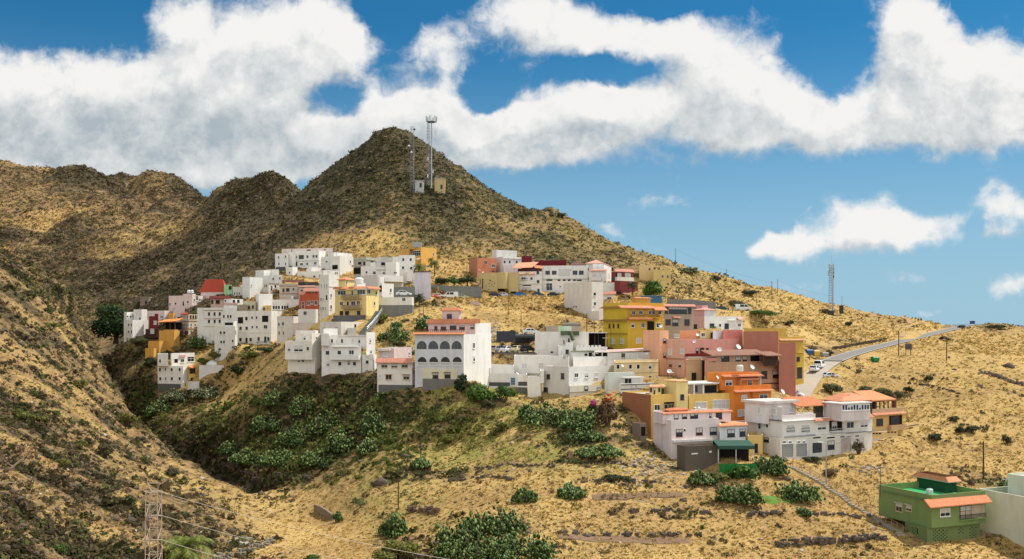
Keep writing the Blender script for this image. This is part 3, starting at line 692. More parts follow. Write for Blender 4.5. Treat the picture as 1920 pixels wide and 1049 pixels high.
B(1075, 1292, 1300, 170, 490); W('L', 233, [1130, 1232], 28, 40); W('L', 342, 1127, 28, 38); W('L', 350, 1237, 28, 38); B(985, 1080, 1086, 190, 300, D=333); B(1175, 1250, 1256, 395, 500, D=326)
House('grey beige house with a dark garage and balcony in the upper middle', 346, 40, (.50, .49, .44))
B(465, 625, 755, 200, 450); W('R', 275, [705], 34, 40, 'd'); W('L', 282, 602, 22, 40, 'k'); W('L', 285, 540, 46, 40, 'd'); W('L', 388, 505, 96, 84, 'd'); BAL('L', 458, 575, 305, 332, 1.0, col=GREY); BAND('L', 235, 465, 625, 8, .2); BAND('R', 235, 626, 755, 8, .2)
House('grey and white house with a recessed terrace in the upper middle', 341, 50, GREY)
B(762, 822, 985, 195, 340, colL=WHITE); W('R', 290, 855, 50, 40, 'd')
House('orange yellow house standing highest, at the foot of the hill', 362, 36, OCHRE)
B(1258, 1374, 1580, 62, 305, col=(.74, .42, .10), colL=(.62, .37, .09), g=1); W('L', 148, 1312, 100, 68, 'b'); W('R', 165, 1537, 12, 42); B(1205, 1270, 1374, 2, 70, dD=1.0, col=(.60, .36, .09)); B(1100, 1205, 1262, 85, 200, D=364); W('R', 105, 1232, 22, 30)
m = MB(K.o); q = P3(PX(1318), PY(30), 363); m.box(q, (1.7, 0, 0), (0, .3, 0), (0, 0, 1.0)); m.build('water_tank', [GREYP], K.h)
T('L', 1296, 1372, 235, .6, .9, (.6, .33, .26))
House('tall narrow lilac white blank house with a thin dark roof edge', 290, 6, (.66, .62, .66))
B(1280, 1505, 1514, 400, 760, par=0, g=1); SLAB(.25, .25, (.12, .06, .05))
Rg(*Z6)
House('white house with an overhanging middle floor and grid window above the shady ravine', 236, 16, (.77, .73, .66))
B(97, 430, 505, 588, 755, par=0, g=1); W('L', 630, [235, 283], 26, 42); W('L', 628, 367, 18, 30, 's')
B(62, 392, 505, 390, 592, D=234.8, par=.4); W('L', 493, 112, 28, 42); W('L', 483, 228, 106, 72, 'b'); W('L', 487, 343, 28, 42)
B(190, 396, 505, 300, 400, D=237); W('L', 355, [303], 26, 44); W('L', 352, 380, 22, 40, 's'); W('R', 353, 447, 14, 20, 'd'); B(190, 430, 470, 262, 320, D=239.5); W('L', 317, 237, 40, 14, 'd')
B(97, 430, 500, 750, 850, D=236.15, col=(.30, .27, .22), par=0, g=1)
House('white house with a long front balcony and roof terrace above the shady ravine', 230, 12, WHITE)
B(512, 1000, 1010, 450, 785, par=.9, g=2); W('L', 672, [590, 736, 917], 36, 46); W('L', 660, 845, 14, 30, 'k'); W('L', 538, 585, 42, 46); W('L', 535, 730, 42, 46); W('L', 531, 880, 56, 48, 'w'); BAL('L', 632, 990, 568, 622, 1.2, rail=None); BAND('L', 462, 650, 955, 10, .5)
B(512, 602, 608, 300, 450, D=230, flush=True)
B(602, 1058, 1070, 320, 455, D=232.6); W('L', 392, [640, 763, 975], 24, 46); W('L', 392, 697, 14, 40, 's'); W('L', 388, 895, 32, 44, 's'); BAND('L', 322, 710, 1056, 8, .5)
B(1056, 1062, 1166, 285, 580, D=231.4, a=30); W('R', 382, 1110, 20, 42); W('R', 520, 1118, 24, 38)
B(525, 535, 705, 238, 330, D=236, a=45)
B(1004, 1150, 1188, 562, 778, D=229, g=1, par=.3); W('L', 652, 1072, 36, 42)
House('off white house with a roof terrace and washing, below the yellow balcony house', 252, 28, OFFW)
B(490, 752, 1040, 155, 300); W('L', 237, 545, 26, 14, 'd'); W('L', 242, 693, 22, 28, 'k'); W('R', 210, 925, 18, 40, 'k'); B(825, 830, 935, 232, 300, D=249, a=40, col=GREY)
Rg(*Z7)
House('small pinkish white house with an orange tiled eave on a rubble stone base', 208, 12, (.77, .72, .66))
B(97, 470, 535, 650, 895, g=1); W('L', 682, [175, 281, 390], 58, 44, 'y'); W('L', 800, 130, 26, 30, 's'); W('L', 806, [220, 408], 58, 50, 'y'); BAND('L', 782, 180, 260, 6, .3, BROWN); BAND('L', 782, 365, 445, 6, .3, BROWN); T('L', 90, 475, 652, .9, .7, (.68, .30, .2)); W('R', 670, 484, 14, 40); T('R', 470, 560, 745, .7, .9, (.55, .2, .12))
B(110, 275, 465, 500, 650, dD=2.5, col=(.66, .52, .50)); W('L', 568, 183, 40, 42, 's'); BAND('L', 515, 108, 240, 26, .7, OFFW); W('R', 555, 438, 12, 36)
STONE = plain('rubble_stone', (.22, .21, .19), .95, var=.5, scale=2.5)
m = MB(K.o); z0, d, n, w = K.b.L
B(112, 475, 530, 893, 985, D=207.8, col=(.15, .145, .135), par=0, g=1)
House('white three storey house with eight arched loggias and pink roof terrace', 200, 25, (.70, .68, .68))
b0 = B(500, 1018, 1310, 352, 722, col=WHITE, colL=(.64, .645, .67), par=.5, g=1)  # left front given a greyer colour that paints in its shade
for u, w in ((573, 105), (695, 105), (819, 106), (944, 108)): ARCH('L', u, 424, 510, w)
for u, w in ((577, 98), (700, 98), (824, 99), (950, 100)): ARCH('L', u, 593, 690, w, True)
W('R', 472, 1125, 18, 54); W('R', 612, 1127, 18, 54); T('L', 486, 1040, 350, .35, .7)
B(640, 1142, 1306, 232, 352, on=b0.R[:3], col=WHITE, colL=(.70, .50, .46), par=.4, name='upper_walls'); W('L', 288, 722, 28, 36, 'r'); W('L', 290, 803, 50, 30, 'r'); W('L', 282, 905, 62, 34, 'r'); W('L', 282, 1000, 50, 34, 'r'); W('L', 275, 1110, 30, 28, 'r')
T('L', 625, 1200, 232, .8, .5)
m = MB(K.o); K.b = b0
for i in range(24):
    s = .2 + i * (b0.L[3] - .4) / 23; face_box(m, 'L', s - .04, s + .04, b0.zt - .1, b0.zt + .85, -.25, -.17)
face_box(m, 'L', 0, b0.L[3], b0.zt + .85, b0.zt + .95, -.27, -.15); face_box(m, 'L', 0, b0.L[3], b0.zt - .2, b0.zt + .35, -.3, -.13, 1); m.build('terrace_railing', [FR['r'], plaster((.70, .45, .42))], K.h)
B(785, 965, 992, 105, 215, D=207, col=(.70, .50, .46), par=0); HIP(.75, .35); W('L', 165, 866, 46, 46, 'r')
B(580, 950, 1000, 722, 835, D=200.4, col=(.70, .64, .47), par=0, g=1); W('L', 787, 718, 50, 56, 'k'); W('L', 785, 847, 52, 56, 'k'); BAND('L', 760, 682, 752, 6, .3, BROWN); BAND('L', 758, 808, 878, 6, .3, BROWN)
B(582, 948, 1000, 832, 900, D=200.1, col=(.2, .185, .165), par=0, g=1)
# ================================================================== houses (right half of the village)
Z8 = (870, 460, .10488); Z9 = (1050, 470, .13350); Z10 = (910, 600, .162); Z11 = (1100, 540, .15257); Z12 = (1220, 550, .19060); Z13 = (1160, 690, .19060); Z14 = (1380, 725, .17188); Z15 = (1630, 860, .18012); Z16 = (1080, 650, .14295)
Rg(*Z8)
House('terracotta orange house behind the ochre community building', 352, 60, TERRA)
B(90, 238, 580, 225, 640, col=(.64, .24, .13), colL=(.45, .22, .13)); W('R', 310, 385, 44, 52, 'y'); W('R', 368, 523, 54, 52, 'w'); W('R', 468, 520, 50, 14, 'd')
House('white house with a tall pale roof block beside the terracotta house', 356, 60, (.70, .66, .63))
B(585, 690, 1025, 205, 500); W('R', 302, [725, 815, 940], 36, 46); BAND('R', 240, 690, 1022, 12, .5); B(500, 582, 945, 85, 230, D=360, col=PALE)
B(700, 706, 962, 350, 500, D=350, col=(.70, .60, .62))
House('maroon walled house behind the long white building', 364, 10, (.16, .018, .025))
B(1028, 1212, 1222, 195, 400); B(1220, 1830, 1838, 268, 400, D=364.5); BAND('L', 300, 1225, 1262, 34, .3, WHITE)
House('ochre beige community building with a rounded bay and scattered peep holes', 336, 10, (.56, .43, .20), 'public_building', 'building')
B(268, 600, 606, 495, 870, g=1); W('L', 845, 490, 112, 42, 'd'); W('L', 655, 292, 10, 90, 'd'); W('L', 690, 335, 18, 180, 'd')
m = MB(K.o)
for u, v, w, h in ((468, 632, 22, 24), (427, 610, 8, 10), (525, 598, 10, 10), (510, 652, 12, 12), (548, 640, 10, 10), (443, 682, 26, 10), (545, 685, 24, 12), (495, 712, 22, 12), (395, 730, 10, 20), (452, 742, 10, 14), (530, 742, 14, 14), (437, 795, 22, 12)):
    face_box(m, 'L', *rect('L', u, v, w, h), -.02, .012)
m.build('peep_holes', [DARKV], K.h)
B(790, 972, 980, 490, 870, D=336.5, g=1); W('L', 850, 885, 112, 40, 'd')
m = MB(K.o); q = P3(PX(680), PY(490), 337.5); zb = P3(PX(680), PY(782), 337.5).z - q.z; r = 108 * _rg[2] / F * 337; m.lathe(q, [(r, zb), (r, -.25), (r - .2, -.25), (r - .2, 0), (.1, 0)], 28); m.lathe(q + Vector((0, 1, 0)), [(r * .75, zb - 5), (r * .75, zb), (.1, zb)], 20, 1); m.build('rounded_bay', [plaster(K.col), DARKV], K.h)
House('white house with a light grey garage door and orange lean-to roof above the parked cars', 339, 10, (.77, .74, .69))
B(975, 1392, 1398, 470, 850, g=1); W('L', 600, 1065, 74, 48); W('L', 600, 1208, 40, 48); W('L', 485, 1320, 38, 56, 'k'); W('L', 655, 1325, 38, 54, 'k'); W('L', 825, 1125, 150, 145, 'Gl'); W('L', 720, 1125, 155, 20, 'd'); W('L', 820, 1330, 34, 70, 'k'); T('L', 985, 1268, 515, .45, .7, (.66, .34, .25)); BAND('L', 688, 975, 1392, 8, .35); BAL('L', 1030, 1140, 590, 626, .7, rail=DARKM)
B(960, 1245, 1390, 410, 480, D=340.5, col=(.10, .03, .03), a=35); T('R', 1246, 1395, 410, .9, .5); T('L', 885, 1250, 408, 2.1, 1.3, (.70, .33, .19), back=3)
House('long white building with paired windows and a glazed entrance above the parked cars', 343, 8, (.78, .76, .73), 'public_building', 'building')
B(1396, 2222, 2232, 362, 860, g=2); W('L', 490, [1495, 1612], 72, 54, 'k'); W('L', 490, 1793, 205, 130, 's'); W('L', 450, [1780, 1880], 60, 28, 'd'); W('L', 490, [1985, 2097], 74, 56, 'k'); W('L', 626, 1527, 106, 28, 'd'); W('L', 628, [1698, 1790, 1880, 1975], 50, 28, 'd'); W('L', 630, 2060, 90, 24, 'd'); W('L', 745, 1525, 104, 125, 'b'); BAND('L', 605, 1396, 2222, 7, .3, (.4, .4, .4)); W('L', 742, 1720, 24, 24, 'w'); W('L', 750, 1795, 30, 100, 's')
BAL('L', 1420, 1900, 815, 862, 1.5, rail=GREYM, name='entrance_terrace')
Rg(*Z9)
House('white house with a pink tiled roof and corner balcony beside the long white building', 339, 14, (.76, .72, .67))
B(402, 652, 722, 285, 450, g=1); W('L', 355, 485, 60, 52, 's'); W('L', 355, 565, 26, 52, 's'); T('L', 420, 660, 283, .5, .7, (.66, .34, .26)); W('L', 265, 398, 14, 34, 'd'); W('L', 392, 398, 14, 34, 'd'); W('R', 350, 690, 18, 60, 's'); BAL('L', 440, 580, 372, 425, .9)
B(360, 612, 745, 185, 300, D=342); HIP(1.6, .4, (.66, .33, .24)); B(140, 355, 361, 208, 300, D=345, col=BROWN, par=0); HIP(2.0, .3, (.16, .08, .06)); 
m = MB(K.o)
for u in (497, 565): q = P3(PX(u), PY(228), 340.5); m.box(q, (.9, 0, .0), (0, .15, .5), (0, 0, .5))
m.build('solar_heaters', [WHITEP], K.h)
House('dark red house with white doors and a pink tiled roof on the upper street', 336, 55, (.24, .04, .035))
B(720, 778, 1030, 300, 440, g=1); W('R', 352, 832, 52, 64, 's'); W('R', 350, 952, 74, 62, 's'); W('R', 345, 794, 18, 50, 'd'); W('L', 265, 737, 24, 40, 'k'); W('L', 395, 742, 34, 36, 'k'); T('R', 765, 1030, 300, .9, .6, (.62, .27, .22)); BAL('R', 775, 1012, 378, 430, 1.0, col=OFFW)
House('dark red house with a small tiled porch below the upper street', 320, 55, (.22, .045, .04))
B(765, 842, 1095, 430, 730); T('R', 855, 1092, 612, .8, 1.3, (.66, .30, .23)); W('R', 665, 985, 66, 60, 's'); W('R', 675, 880, 22, 80, 's'); W('R', 595, 815, 30, 32, 'k'); BAL('R', 860, 1020, 685, 722, .8, col=OFFW)
B(850, 862, 1060, 548, 600, D=319)
House('white blank walled house with a slit recess, tall above the golden slope', 302, 52, (.73, .69, .63))
B(60, 445, 605, 440, 860); W('L', 548, 262, 30, 92, 's'); W('L', 560, 266, 20, 46, 'd'); W('R', 612, 487, 30, 42); W('R', 748, 490, 30, 42); W('R', 856, 496, 22, 30, 's'); W('L', 790, [195, 228], 18, 22, 'd')
B(380, 550, 606, 850, 1000, D=298, col=(.66, .62, .60), g=1)
House('small white house with a pink tiled eave and balcony, left of the dark red houses', 316, 14, (.78, .74, .68))
B(530, 766, 776, 620, 760); W('L', 680, 560, 30, 50, 'k'); W('L', 680, 692, 54, 50, 'w'); T('L', 528, 788, 614, .9, .7, (.68, .31, .22)); BAL('L', 528, 770, 702, 745, .9); B(595, 764, 772, 450, 630, D=324, col=(.70, .70, .66)); B(550, 602, 608, 425, 560, D=330, col=GREY)
House('sand coloured house with one small window at the right end of the upper street', 352, 14, (.68, .50, .24))
B(1112, 1312, 1320, 202, 440, g=1); W('L', 262, 1258, 26, 26, 'y'); B(1312, 1556, 1564, 268, 580, D=346, g=1, a=10, col=(.60, .48, .2)); W('L', 365, [1440, 1513], 22, 30, 'y'); W('L', 472, 1518, 20, 28, 'd'); W('L', 540, 1495, 34, 60, 'd'); BAND('L', 415, 1320, 1556, 5, .1)
Rg(*Z11)
House('mustard yellow four storey house with tiled eaves and a long upper balcony', 232, 60, MUST)
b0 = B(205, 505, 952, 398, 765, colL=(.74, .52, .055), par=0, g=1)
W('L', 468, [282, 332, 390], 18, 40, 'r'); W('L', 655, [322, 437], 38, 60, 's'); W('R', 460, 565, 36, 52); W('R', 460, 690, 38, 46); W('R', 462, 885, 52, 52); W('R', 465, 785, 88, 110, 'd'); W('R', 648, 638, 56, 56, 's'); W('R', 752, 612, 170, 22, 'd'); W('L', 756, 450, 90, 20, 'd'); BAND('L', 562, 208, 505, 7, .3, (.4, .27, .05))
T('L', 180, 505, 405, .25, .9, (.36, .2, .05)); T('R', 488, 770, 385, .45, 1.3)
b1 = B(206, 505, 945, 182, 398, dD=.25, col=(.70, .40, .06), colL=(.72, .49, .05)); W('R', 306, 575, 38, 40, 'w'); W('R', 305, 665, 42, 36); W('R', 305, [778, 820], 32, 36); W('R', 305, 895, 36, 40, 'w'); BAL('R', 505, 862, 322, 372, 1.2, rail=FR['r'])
T('L', 183, 500, 245, .3, .7, (.40, .22, .06)); T('R', 385, 790, 248, .55, 1.3, (.68, .3, .18)); T('R', 800, 955, 275, .8, 1.4, (.66, .27, .14))
B(560, 610, 785, 132, 195, dD=4, col=(.62, .33, .06)); HIP(.35, .3, flat=.6)
House('grey brown house with a wide glazed loggia, right of the mustard house', 241, 62, (.43, .345, .265))
B(945, 952, 1312, 228, 640); W('R', 275, 1120, 214, 76, 'k'); W('R', 276, 978, 36, 72, 'k'); W('R', 280, 1265, 36, 66, 'k'); W('R', 422, 1000, 56, 60, 'r'); W('R', 424, 1088, 64, 70, 'k'); W('R', 424, 1232, 58, 66, 'r'); W('R', 590, 1105, 58, 44, 's'); T('R', 930, 1325, 228, .5, .7, (.62, .27, .2)); T('R', 1050, 1140, 366, .4, .8, (.68, .34, .22))
House('salmon coloured tower house in front of the mustard house', 216, 56, SALMON)
B(697, 898, 1008, 525, 1010); W('R', 650, 957, 30, 50, 'k'); W('R', 828, 957, 26, 46, 'k')
Rg(*Z12)
House('pink and white house with a palm in front, behind the big pink house', 263, 55, (.72, .73, .75))
B(420, 528, 905, 228, 400, colL=(.70, .42, .38), g=1); W('R', 318, 603, 40, 32, 'k'); W('R', 318, 682, 22, 28); W('R', 325, 747, 36, 46, 'k'); W('R', 316, 873, 26, 28); W('L', 327, 441, 28, 34, 'k'); BAND('R', 268, 755, 905, 6, .3); T('R', 845, 895, 260, .6, .8, (.66, .4, .33))
B(420, 530, 640, 168, 240, dD=2, col=PALE, colL=(.70, .36, .34)); HIP(.7, .4, (.66, .34, .27)); B(450, 505, 565, 120, 170, dD=5, col=(.66, .36, .34))
House('pink house with a stepped flat roof and satellite dishes, middle of the right cluster', 212, 60, PINK)
B(148, 332, 905, 455, 850, colL=(.76, .44, .33), g=1); W('L', 578, 190, 30, 50, 's'); W('L', 572, 310, 34, 42, 's'); W('L', 704, [196, 288], 26, 48, 'y'); W('R', 563, 505, 36, 44, 'r'); W('R', 560, 557, 20, 34, 'k'); W('R', 568, 457, 20, 50, 'k'); BAND('L', 645, 150, 332, 7, .2, BROWN); BAND('R', 606, 340, 580, 26, .4, (.2, .025, .02))
B(148, 250, 256, 490, 520, D=211.6, col=(.55, .26, .2)) if False else None
House('orange pink upper house behind the pink stepped house', 221, 60, (.74, .31, .16))
B(280, 286, 482, 368, 470); B(705, 712, 905, 362, 470, D=222, col=(.66, .22, .18)); B(480, 486, 612, 368, 470, D=223, col=(.70, .50, .22)); W('R', 411, 515, 32, 36, 'w'); W('R', 411, 600, 16, 40, 'r'); B(606, 612, 740, 370, 440, D=222.5, col=(.70, .66, .68))
House('big red brown blank walled building in the right cluster', 217, 60, RBROWN)
B(905, 910, 1255, 376, 700); B(1255, 1262, 1426, 490, 965, D=207, g=1)
House('ochre yellow building behind the red brown one, beside the road', 236, 60, (.60, .38, .08))
B(912, 918, 1332, 346, 520); B(1256, 1262, 1505, 432, 840, D=224, col=(.62, .42, .07), g=1); T('R', 1258, 1508, 463, .3, .6, (.66, .33, .2)); W('R', 405, 1265, 1, 1) if False else None; W('R', 648, 1450, 26, 36, 'k'); W('R', 785, 1462, 52, 112, 'Gk'); BAND('R', 588, 1425, 1505, 6, .3)
House('tan brown building with a tiled veranda, behind the orange house', 199, 60, (.56, .33, .205), 'restaurant_building', 'building')
b0 = B(530, 536, 1386, 682, 985, g=1); W('R', 802, 1117, 50, 66, 'r'); W('R', 798, 1242, 78, 66, 'r'); W('R', 978, 1280, 152, 92, 'Gg'); BAND('R', 886, 1060, 1386, 9, .15, (.16, .035, .03))
m = MB(K.o); face_box(m, 'R', *rect('R', 1384, 800, 10, 300), -.1, .2); m.build('drain_pipe', [FR['r']], K.h)
b1 = B(636, 642, 1110, 612, 690, dD=2.0, col=(.60, .37, .24)); W('R', 650, 706, 18, 56, 'k'); W('R', 650, 747, 46, 56, 'r'); W('R', 650, 860, 44, 56, 'r'); W('R', 648, 925, 36, 54, 'r'); W('R', 643, 1025, 80, 50, 'k'); T('R', 575, 1125, 608, 1.0, 1.0, (.36, .19, .13), back=2.5)
B(1105, 1112, 1252, 618, 690, dD=3.5, col=(.06, .03, .022)); T('R', 1105, 1268, 612, .7, 1.0, (.38, .2, .14), back=2.5)
House('narrow tan house with one dark door between the pink and the brown building', 200, 60, (.64, .43, .24))
B(345, 350, 506, 658, 862, g=1); W('R', 820, 425, 38, 66, 'k'); BAND('R', 690, 350, 506, 6, .1)
m = MB(K.o); face_box(m, 'R', *rect('R', 512, 760, 18, 200), -.2, .3); m.build('drain_pipe', [DARKM], K.h)
BAND('R', 632, 345, 640, 14, .8, (.5, .45, .4), 'canopy')
Rg(*Z13)
House('bright orange house with two loggias and white window grids', 186, 62, ORANGE)
B(980, 1135, 1500, 178, 540, colL=(.76, .27, .045), par=.9, g=1); W('R', 295, 1235, 46, 48, 'b'); W('R', 280, 1425, 76, 36, 'b'); W('L', 440, 1110, 4, 4, 'k') if False else None; W('R', 442, 1206, 60, 58, 's'); T('R', 1128, 1512, 228, .25, .8, (.68, .27, .14)); BAND('R', 268, 1300, 1312, 90, .6, (.6, .2, .05))
B(870, 1008, 1378, 52, 190, dD=1.6, colL=(.76, .25, .04)); W('R', 148, 1082, 60, 46, 'b'); W('R', 147, 1290, 38, 46, 'b'); T('R', 1002, 1390, 80, .3, 1.2, (.68, .25, .11)); T('R', 1165, 1365, 108, .3, 1.2, (.68, .27, .14)); BAND('R', 150, 1160, 1172, 60, 1.1, (.6, .25, .08))
BAND('R', 130, 1370, 1378, 70, .7, OFFW); 
House('yellow house with a burnt brown side wall and a white roofed veranda', 179, 64, YEL)
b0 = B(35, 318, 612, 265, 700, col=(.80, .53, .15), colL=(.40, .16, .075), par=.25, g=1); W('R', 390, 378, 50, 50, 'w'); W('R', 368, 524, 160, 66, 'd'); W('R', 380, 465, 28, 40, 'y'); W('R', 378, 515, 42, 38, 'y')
B(300, 306, 448, 186, 270, dD=2.0, col=LYEL); W('R', 214, 317, 14, 36, 'r'); W('R', 232, 350, 16, 64, 'y'); W('R', 215, 398, 12, 24, 'k'); W('R', 235, 432, 18, 60, 'k'); W('R', 225, 463, 14, 44, 'k') if False else None; T('R', 300, 452, 186, .3, .4, (.7, .36, .2))
B(446, 568, 682, 138, 420, D=180.6, col=LYEL, colL=LYEL, par=0); W('R', 288, 624, 30, 46, 'k'); HIP(.3, .2, (.72, .4, .18), flat=.7)
B(682, 690, 1100, 262, 420, D=183, col=(.80, .54, .17), par=.8, g=1); W('R', 370, 810, 104, 62, 's'); W('R', 372, 808, 40, 52, 'w'); W('R', 358, 1008, 160, 82, 's')
B(682, 690, 968, 165, 270, D=185, col=(.30, .25, .22)); SLAB(.25, .35, WHITE); W('R', 205, 755, 34, 46, 'k'); W('R', 208, 900, 130, 76, 'd'); BAND('R', 215, 822, 832, 100, .3, WHITE); BAND('R', 210, 732, 740, 100, .3, WHITE)
House('small grey brown shed at the foot of the burnt brown wall', 174, 64, (.22, .17, .13), 'shed', 'shed')
B(130, 212, 272, 548, 690, par=.2, g=1); W('R', 625, 240, 44, 90, 'd')
House('white and pinkish house with an orange roof terrace in front of the yellow house', 170, 68, (.76, .73, .71))
b0 = B(335, 518, 985, 515, 905, col=(.78, .68, .66), par=.35, g=1); W('R', 640, 595, 56, 66, 'r'); W('R', 614, 647, 18, 24, 'd'); W('R', 625, 792, 56, 64, 'r'); W('R', 620, 930, 58, 62, 'k'); BAL('R', 525, 920, 700, 722, .7, col=WHITE)
B(336, 432, 1105, 440, 520, dD=1.5, col=(.74, .64, .65), par=.2, roof=(.62, .26, .13)); W('R', 484, 565, 36, 66, 'k'); W('R', 472, 648, 42, 58, 'r'); W('R', 470, 725, 36, 54, 'r'); W('R', 476, 762, 28, 66, 'k'); W('R', 470, 985, 54, 56, 'r'); W('R', 470, 900, 14, 50, 'r')
T('R', 428, 1112, 440, .22, .35, (.66, .27, .13))
B(462, 500, 682, 425, 450, D=174, col=(.6, .25, .12), par=0); HIP(.45, .3, (.58, .19, .09), flat=.5)
B(985, 992, 1256, 565, 760, D=171.5, col=(.66, .70, .73), par=.1, roof=(.66, .3, .15), g=1); W('R', 640, 1105, 64, 66, 'k'); W('R', 636, 1218, 50, 64, 'k'); T('R', 978, 1262, 568, .3, .4, (.66, .28, .14))
House('grey concrete block store without windows below the pinkish house', 165, 68, (.125, .103, .08), 'store_building', 'shed')
B(574, 656, 996, 772, 1010, par=.3, g=1); BAND('R', 845, 715, 778, 12, .03, WHITE); BAND('R', 826, 890, 915, 20, .03, WHITE); BAND('R', 850, 842, 848, 170, .03, (.13, .12, .11))
House('small yellow flat roofed house between the pinkish house and the white row', 173, 66, (.66, .46, .17))
B(1262, 1268, 1416, 668, 850, g=1); W('R', 790, 1352, 26, 80, 'k')
Rg(*Z14)
House('white row house with grey garages, roof terraces and a tiled pavilion', 175, 60, (.77, .75, .72))
b0 = B(92, 505, 1485, 368, 565, par=.2, col=(.78, .75, .71), g=0); W('R', 452, [593, 757], 84, 66, 's'); W('R', 470, [593, 757], 80, 26, 'k'); W('R', 437, 935, 88, 66, 'b'); W('R', 425, 1085, 142, 130, 'd'); W('R', 425, 1072, 46, 70, 'b'); W('R', 420, 1245, 74, 62, 'w'); W('R', 412, 1397, 74, 56, 'w'); W('L', 432, 258, 28, 60, 'w'); W('L', 430, 340, 24, 36, 'w')
BAND('R', 540, 520, 850, 12, .4, (.25, .25, .25)); BAND('R', 498, 1175, 1485, 10, .4, (.3, .29, .27)); T('R', 842, 1485, 352, .3, .8, (.62, .27, .17)); BAND('R', 370, 505, 840, 8, .45); BAND('L', 352, 85, 500, 10, .35, (.12, .11, .1)); BAL('R', 1020, 1160, 455, 492, .5, rail=GREYM)
B(92, 478, 1440, 562, 775, D=174.2, col=(.68, .66, .60), colL=(.77, .75, .72), par=0, g=1, name='ground_floor_walls')
W('R', 700, 560, 128, 145, 'Gg'); W('R', 692, 712, 120, 140, 'Gg'); W('R', 668, 883, 106, 112, 'Gk'); W('R', 638, 1036, 66, 84, 'k'); W('R', 640, 1196, 112, 160, 'Gp'); W('R', 635, 1330, 130, 160, 'Gl'); W('R', 606, [527, 590, 683, 740], 32, 14, 'd'); W('R', 558, [880, 1033], 86, 16, 'd'); W('R', 550, [1160, 1225], 50, 14, 'd'); W('R', 540, 1320, 44, 14, 'd'); W('L', 580, 332, 46, 36, 'k')
B(95, 330, 655, 190, 372, D=177, col=(.72, .64, .62), colL=(.74, .72, .72), par=0, roof=(.55, .5, .47)); SLAB(.45, .5, (.66, .58, .55)); W('R', 252, 600, 44, 56, 's'); W('L', 260, 252, 30, 62, 's')
B(330, 506, 512, 228, 372, D=175.6, col=(.74, .72, .70), par=0, depth=2); W('L', 270, 388, 98, 62, 's')
m = MB(K.o); K.b = b0; face_box(m, 'R', 0, b0.R[3] * .36, b0.zt, b0.zt + .8, -.3, -.12); m.build('terrace_parapet', [plaster((.72, .64, .62))], K.h)
B(835, 842, 948, 205, 320, D=181, col=(.10, .06, .045)); T('R', 660, 1000, 205, 1.3, .8, (.64, .24, .11), back=4); W('R', 240, 905, 60, 50, 'k')
B(955, 1148, 1462, 195, 345, D=178.5, col=(.70, .62, .60), a=62, par=0); SLAB(.2, .3, (.72, .70, .66)); W('R', 228, [1170, 1200, 1230, 1262, 1290, 1322, 1350, 1378, 1410, 1438], 22, 56, 'w'); BAND('R', 262, 1160, 1455, 6, .2)
B(960, 1160, 1460, 168, 200, D=181.5, col=(.66, .3, .16), par=0, a=62); HIP(1.3, .4, (.64, .26, .13), flat=.35)
House('mustard end house of the white row with a dark wooden veranda and orange roof', 191, 60, (.60, .39, .12))
b0 = B(1486, 1492, 1826, 305, 512, par=.2, col=(.62, .41, .15), g=0); W('R', 390, 1566, 66, 68, 'r'); W('R', 366, 1738, 142, 100, 'd'); W('R', 370, 1735, 80, 76, 'r'); BAL('R', 1655, 1822, 415, 472, .9, col=(.50, .33, .18)); T('R', 1480, 1836, 300, .3, .7, (.64, .28, .16))
B(1442, 1448, 1762, 505, 705, D=189, par=0, col=(.62, .44, .2), g=1); W('R', 632, 1532, 108, 130, 'Gl'); W('R', 588, 1690, 46, 66, 'y'); W('R', 512, [1500, 1532, 1566], 26, 18, 'd'); W('R', 498, [1662, 1700, 1735], 26, 16, 'd')
m = MB(K.o); K.b = b0; w = b0.R[3]; face_box(m, 'R', 0, w, b0.zt, b0.zt + 1.0, -.2, -.02); m.build('terrace_parapet', [plaster((.52, .36, .22))], K.h)
m = MB(K.o)
for i in range(6): s = .3 + i * (w * .68) / 5; face_box(m, 'R', s, s + .18, b0.zt, b0.zt + 2.5, -.75, -.57)
face_box(m, 'R', .2, w * .7, b0.zt, b0.zt + 2.5, -4.4, -4.2, 1); face_box(m, 'R', .2, w * .7, b0.zt + 2.3, b0.zt + 2.5, -.8, -.55); face_box(m, 'R', w * .12, w * .2, b0.zt + .9, b0.zt + 2.2, -4.15, -4.1, 2); m.build('veranda', [BROWNW, DARKV, GREYP], K.h)
m = MB(K.o); z0, d, n, _ = b0.R; z = b0.zt + 2.5
q = [(-.2, -.1, 0), (w * .78, -.1, 0), (w * .70, -5.5, 1.5), (.6, -5.5, 1.5)]
m.hexa([z0 + d * s + n * o + Vector((0, 0, z + h)) for s, o, h in q] + [z0 + d * s + n * o + Vector((0, 0, z + h + .22)) for s, o, h in q]); m.build('tiled_roof', [tiles_mat((.66, .25, .10))], K.h)
m = MB(K.o); q = z0 + d * (w * .86) - n * 1.2; q.z = b0.zt; m.lathe(q, [(.45, 0), (.45, 2.2), (.55, 2.25), (.4, 2.9), (.3, 3.3), (.15, 3.5)], 10); m.build('chimney', [FR['r']], K.h)
Rg(*Z15)
House('green two storey house with a dark green roof room and orange tiled eaves', 150, 68, GREEN, roof=(.035, .34, .11))
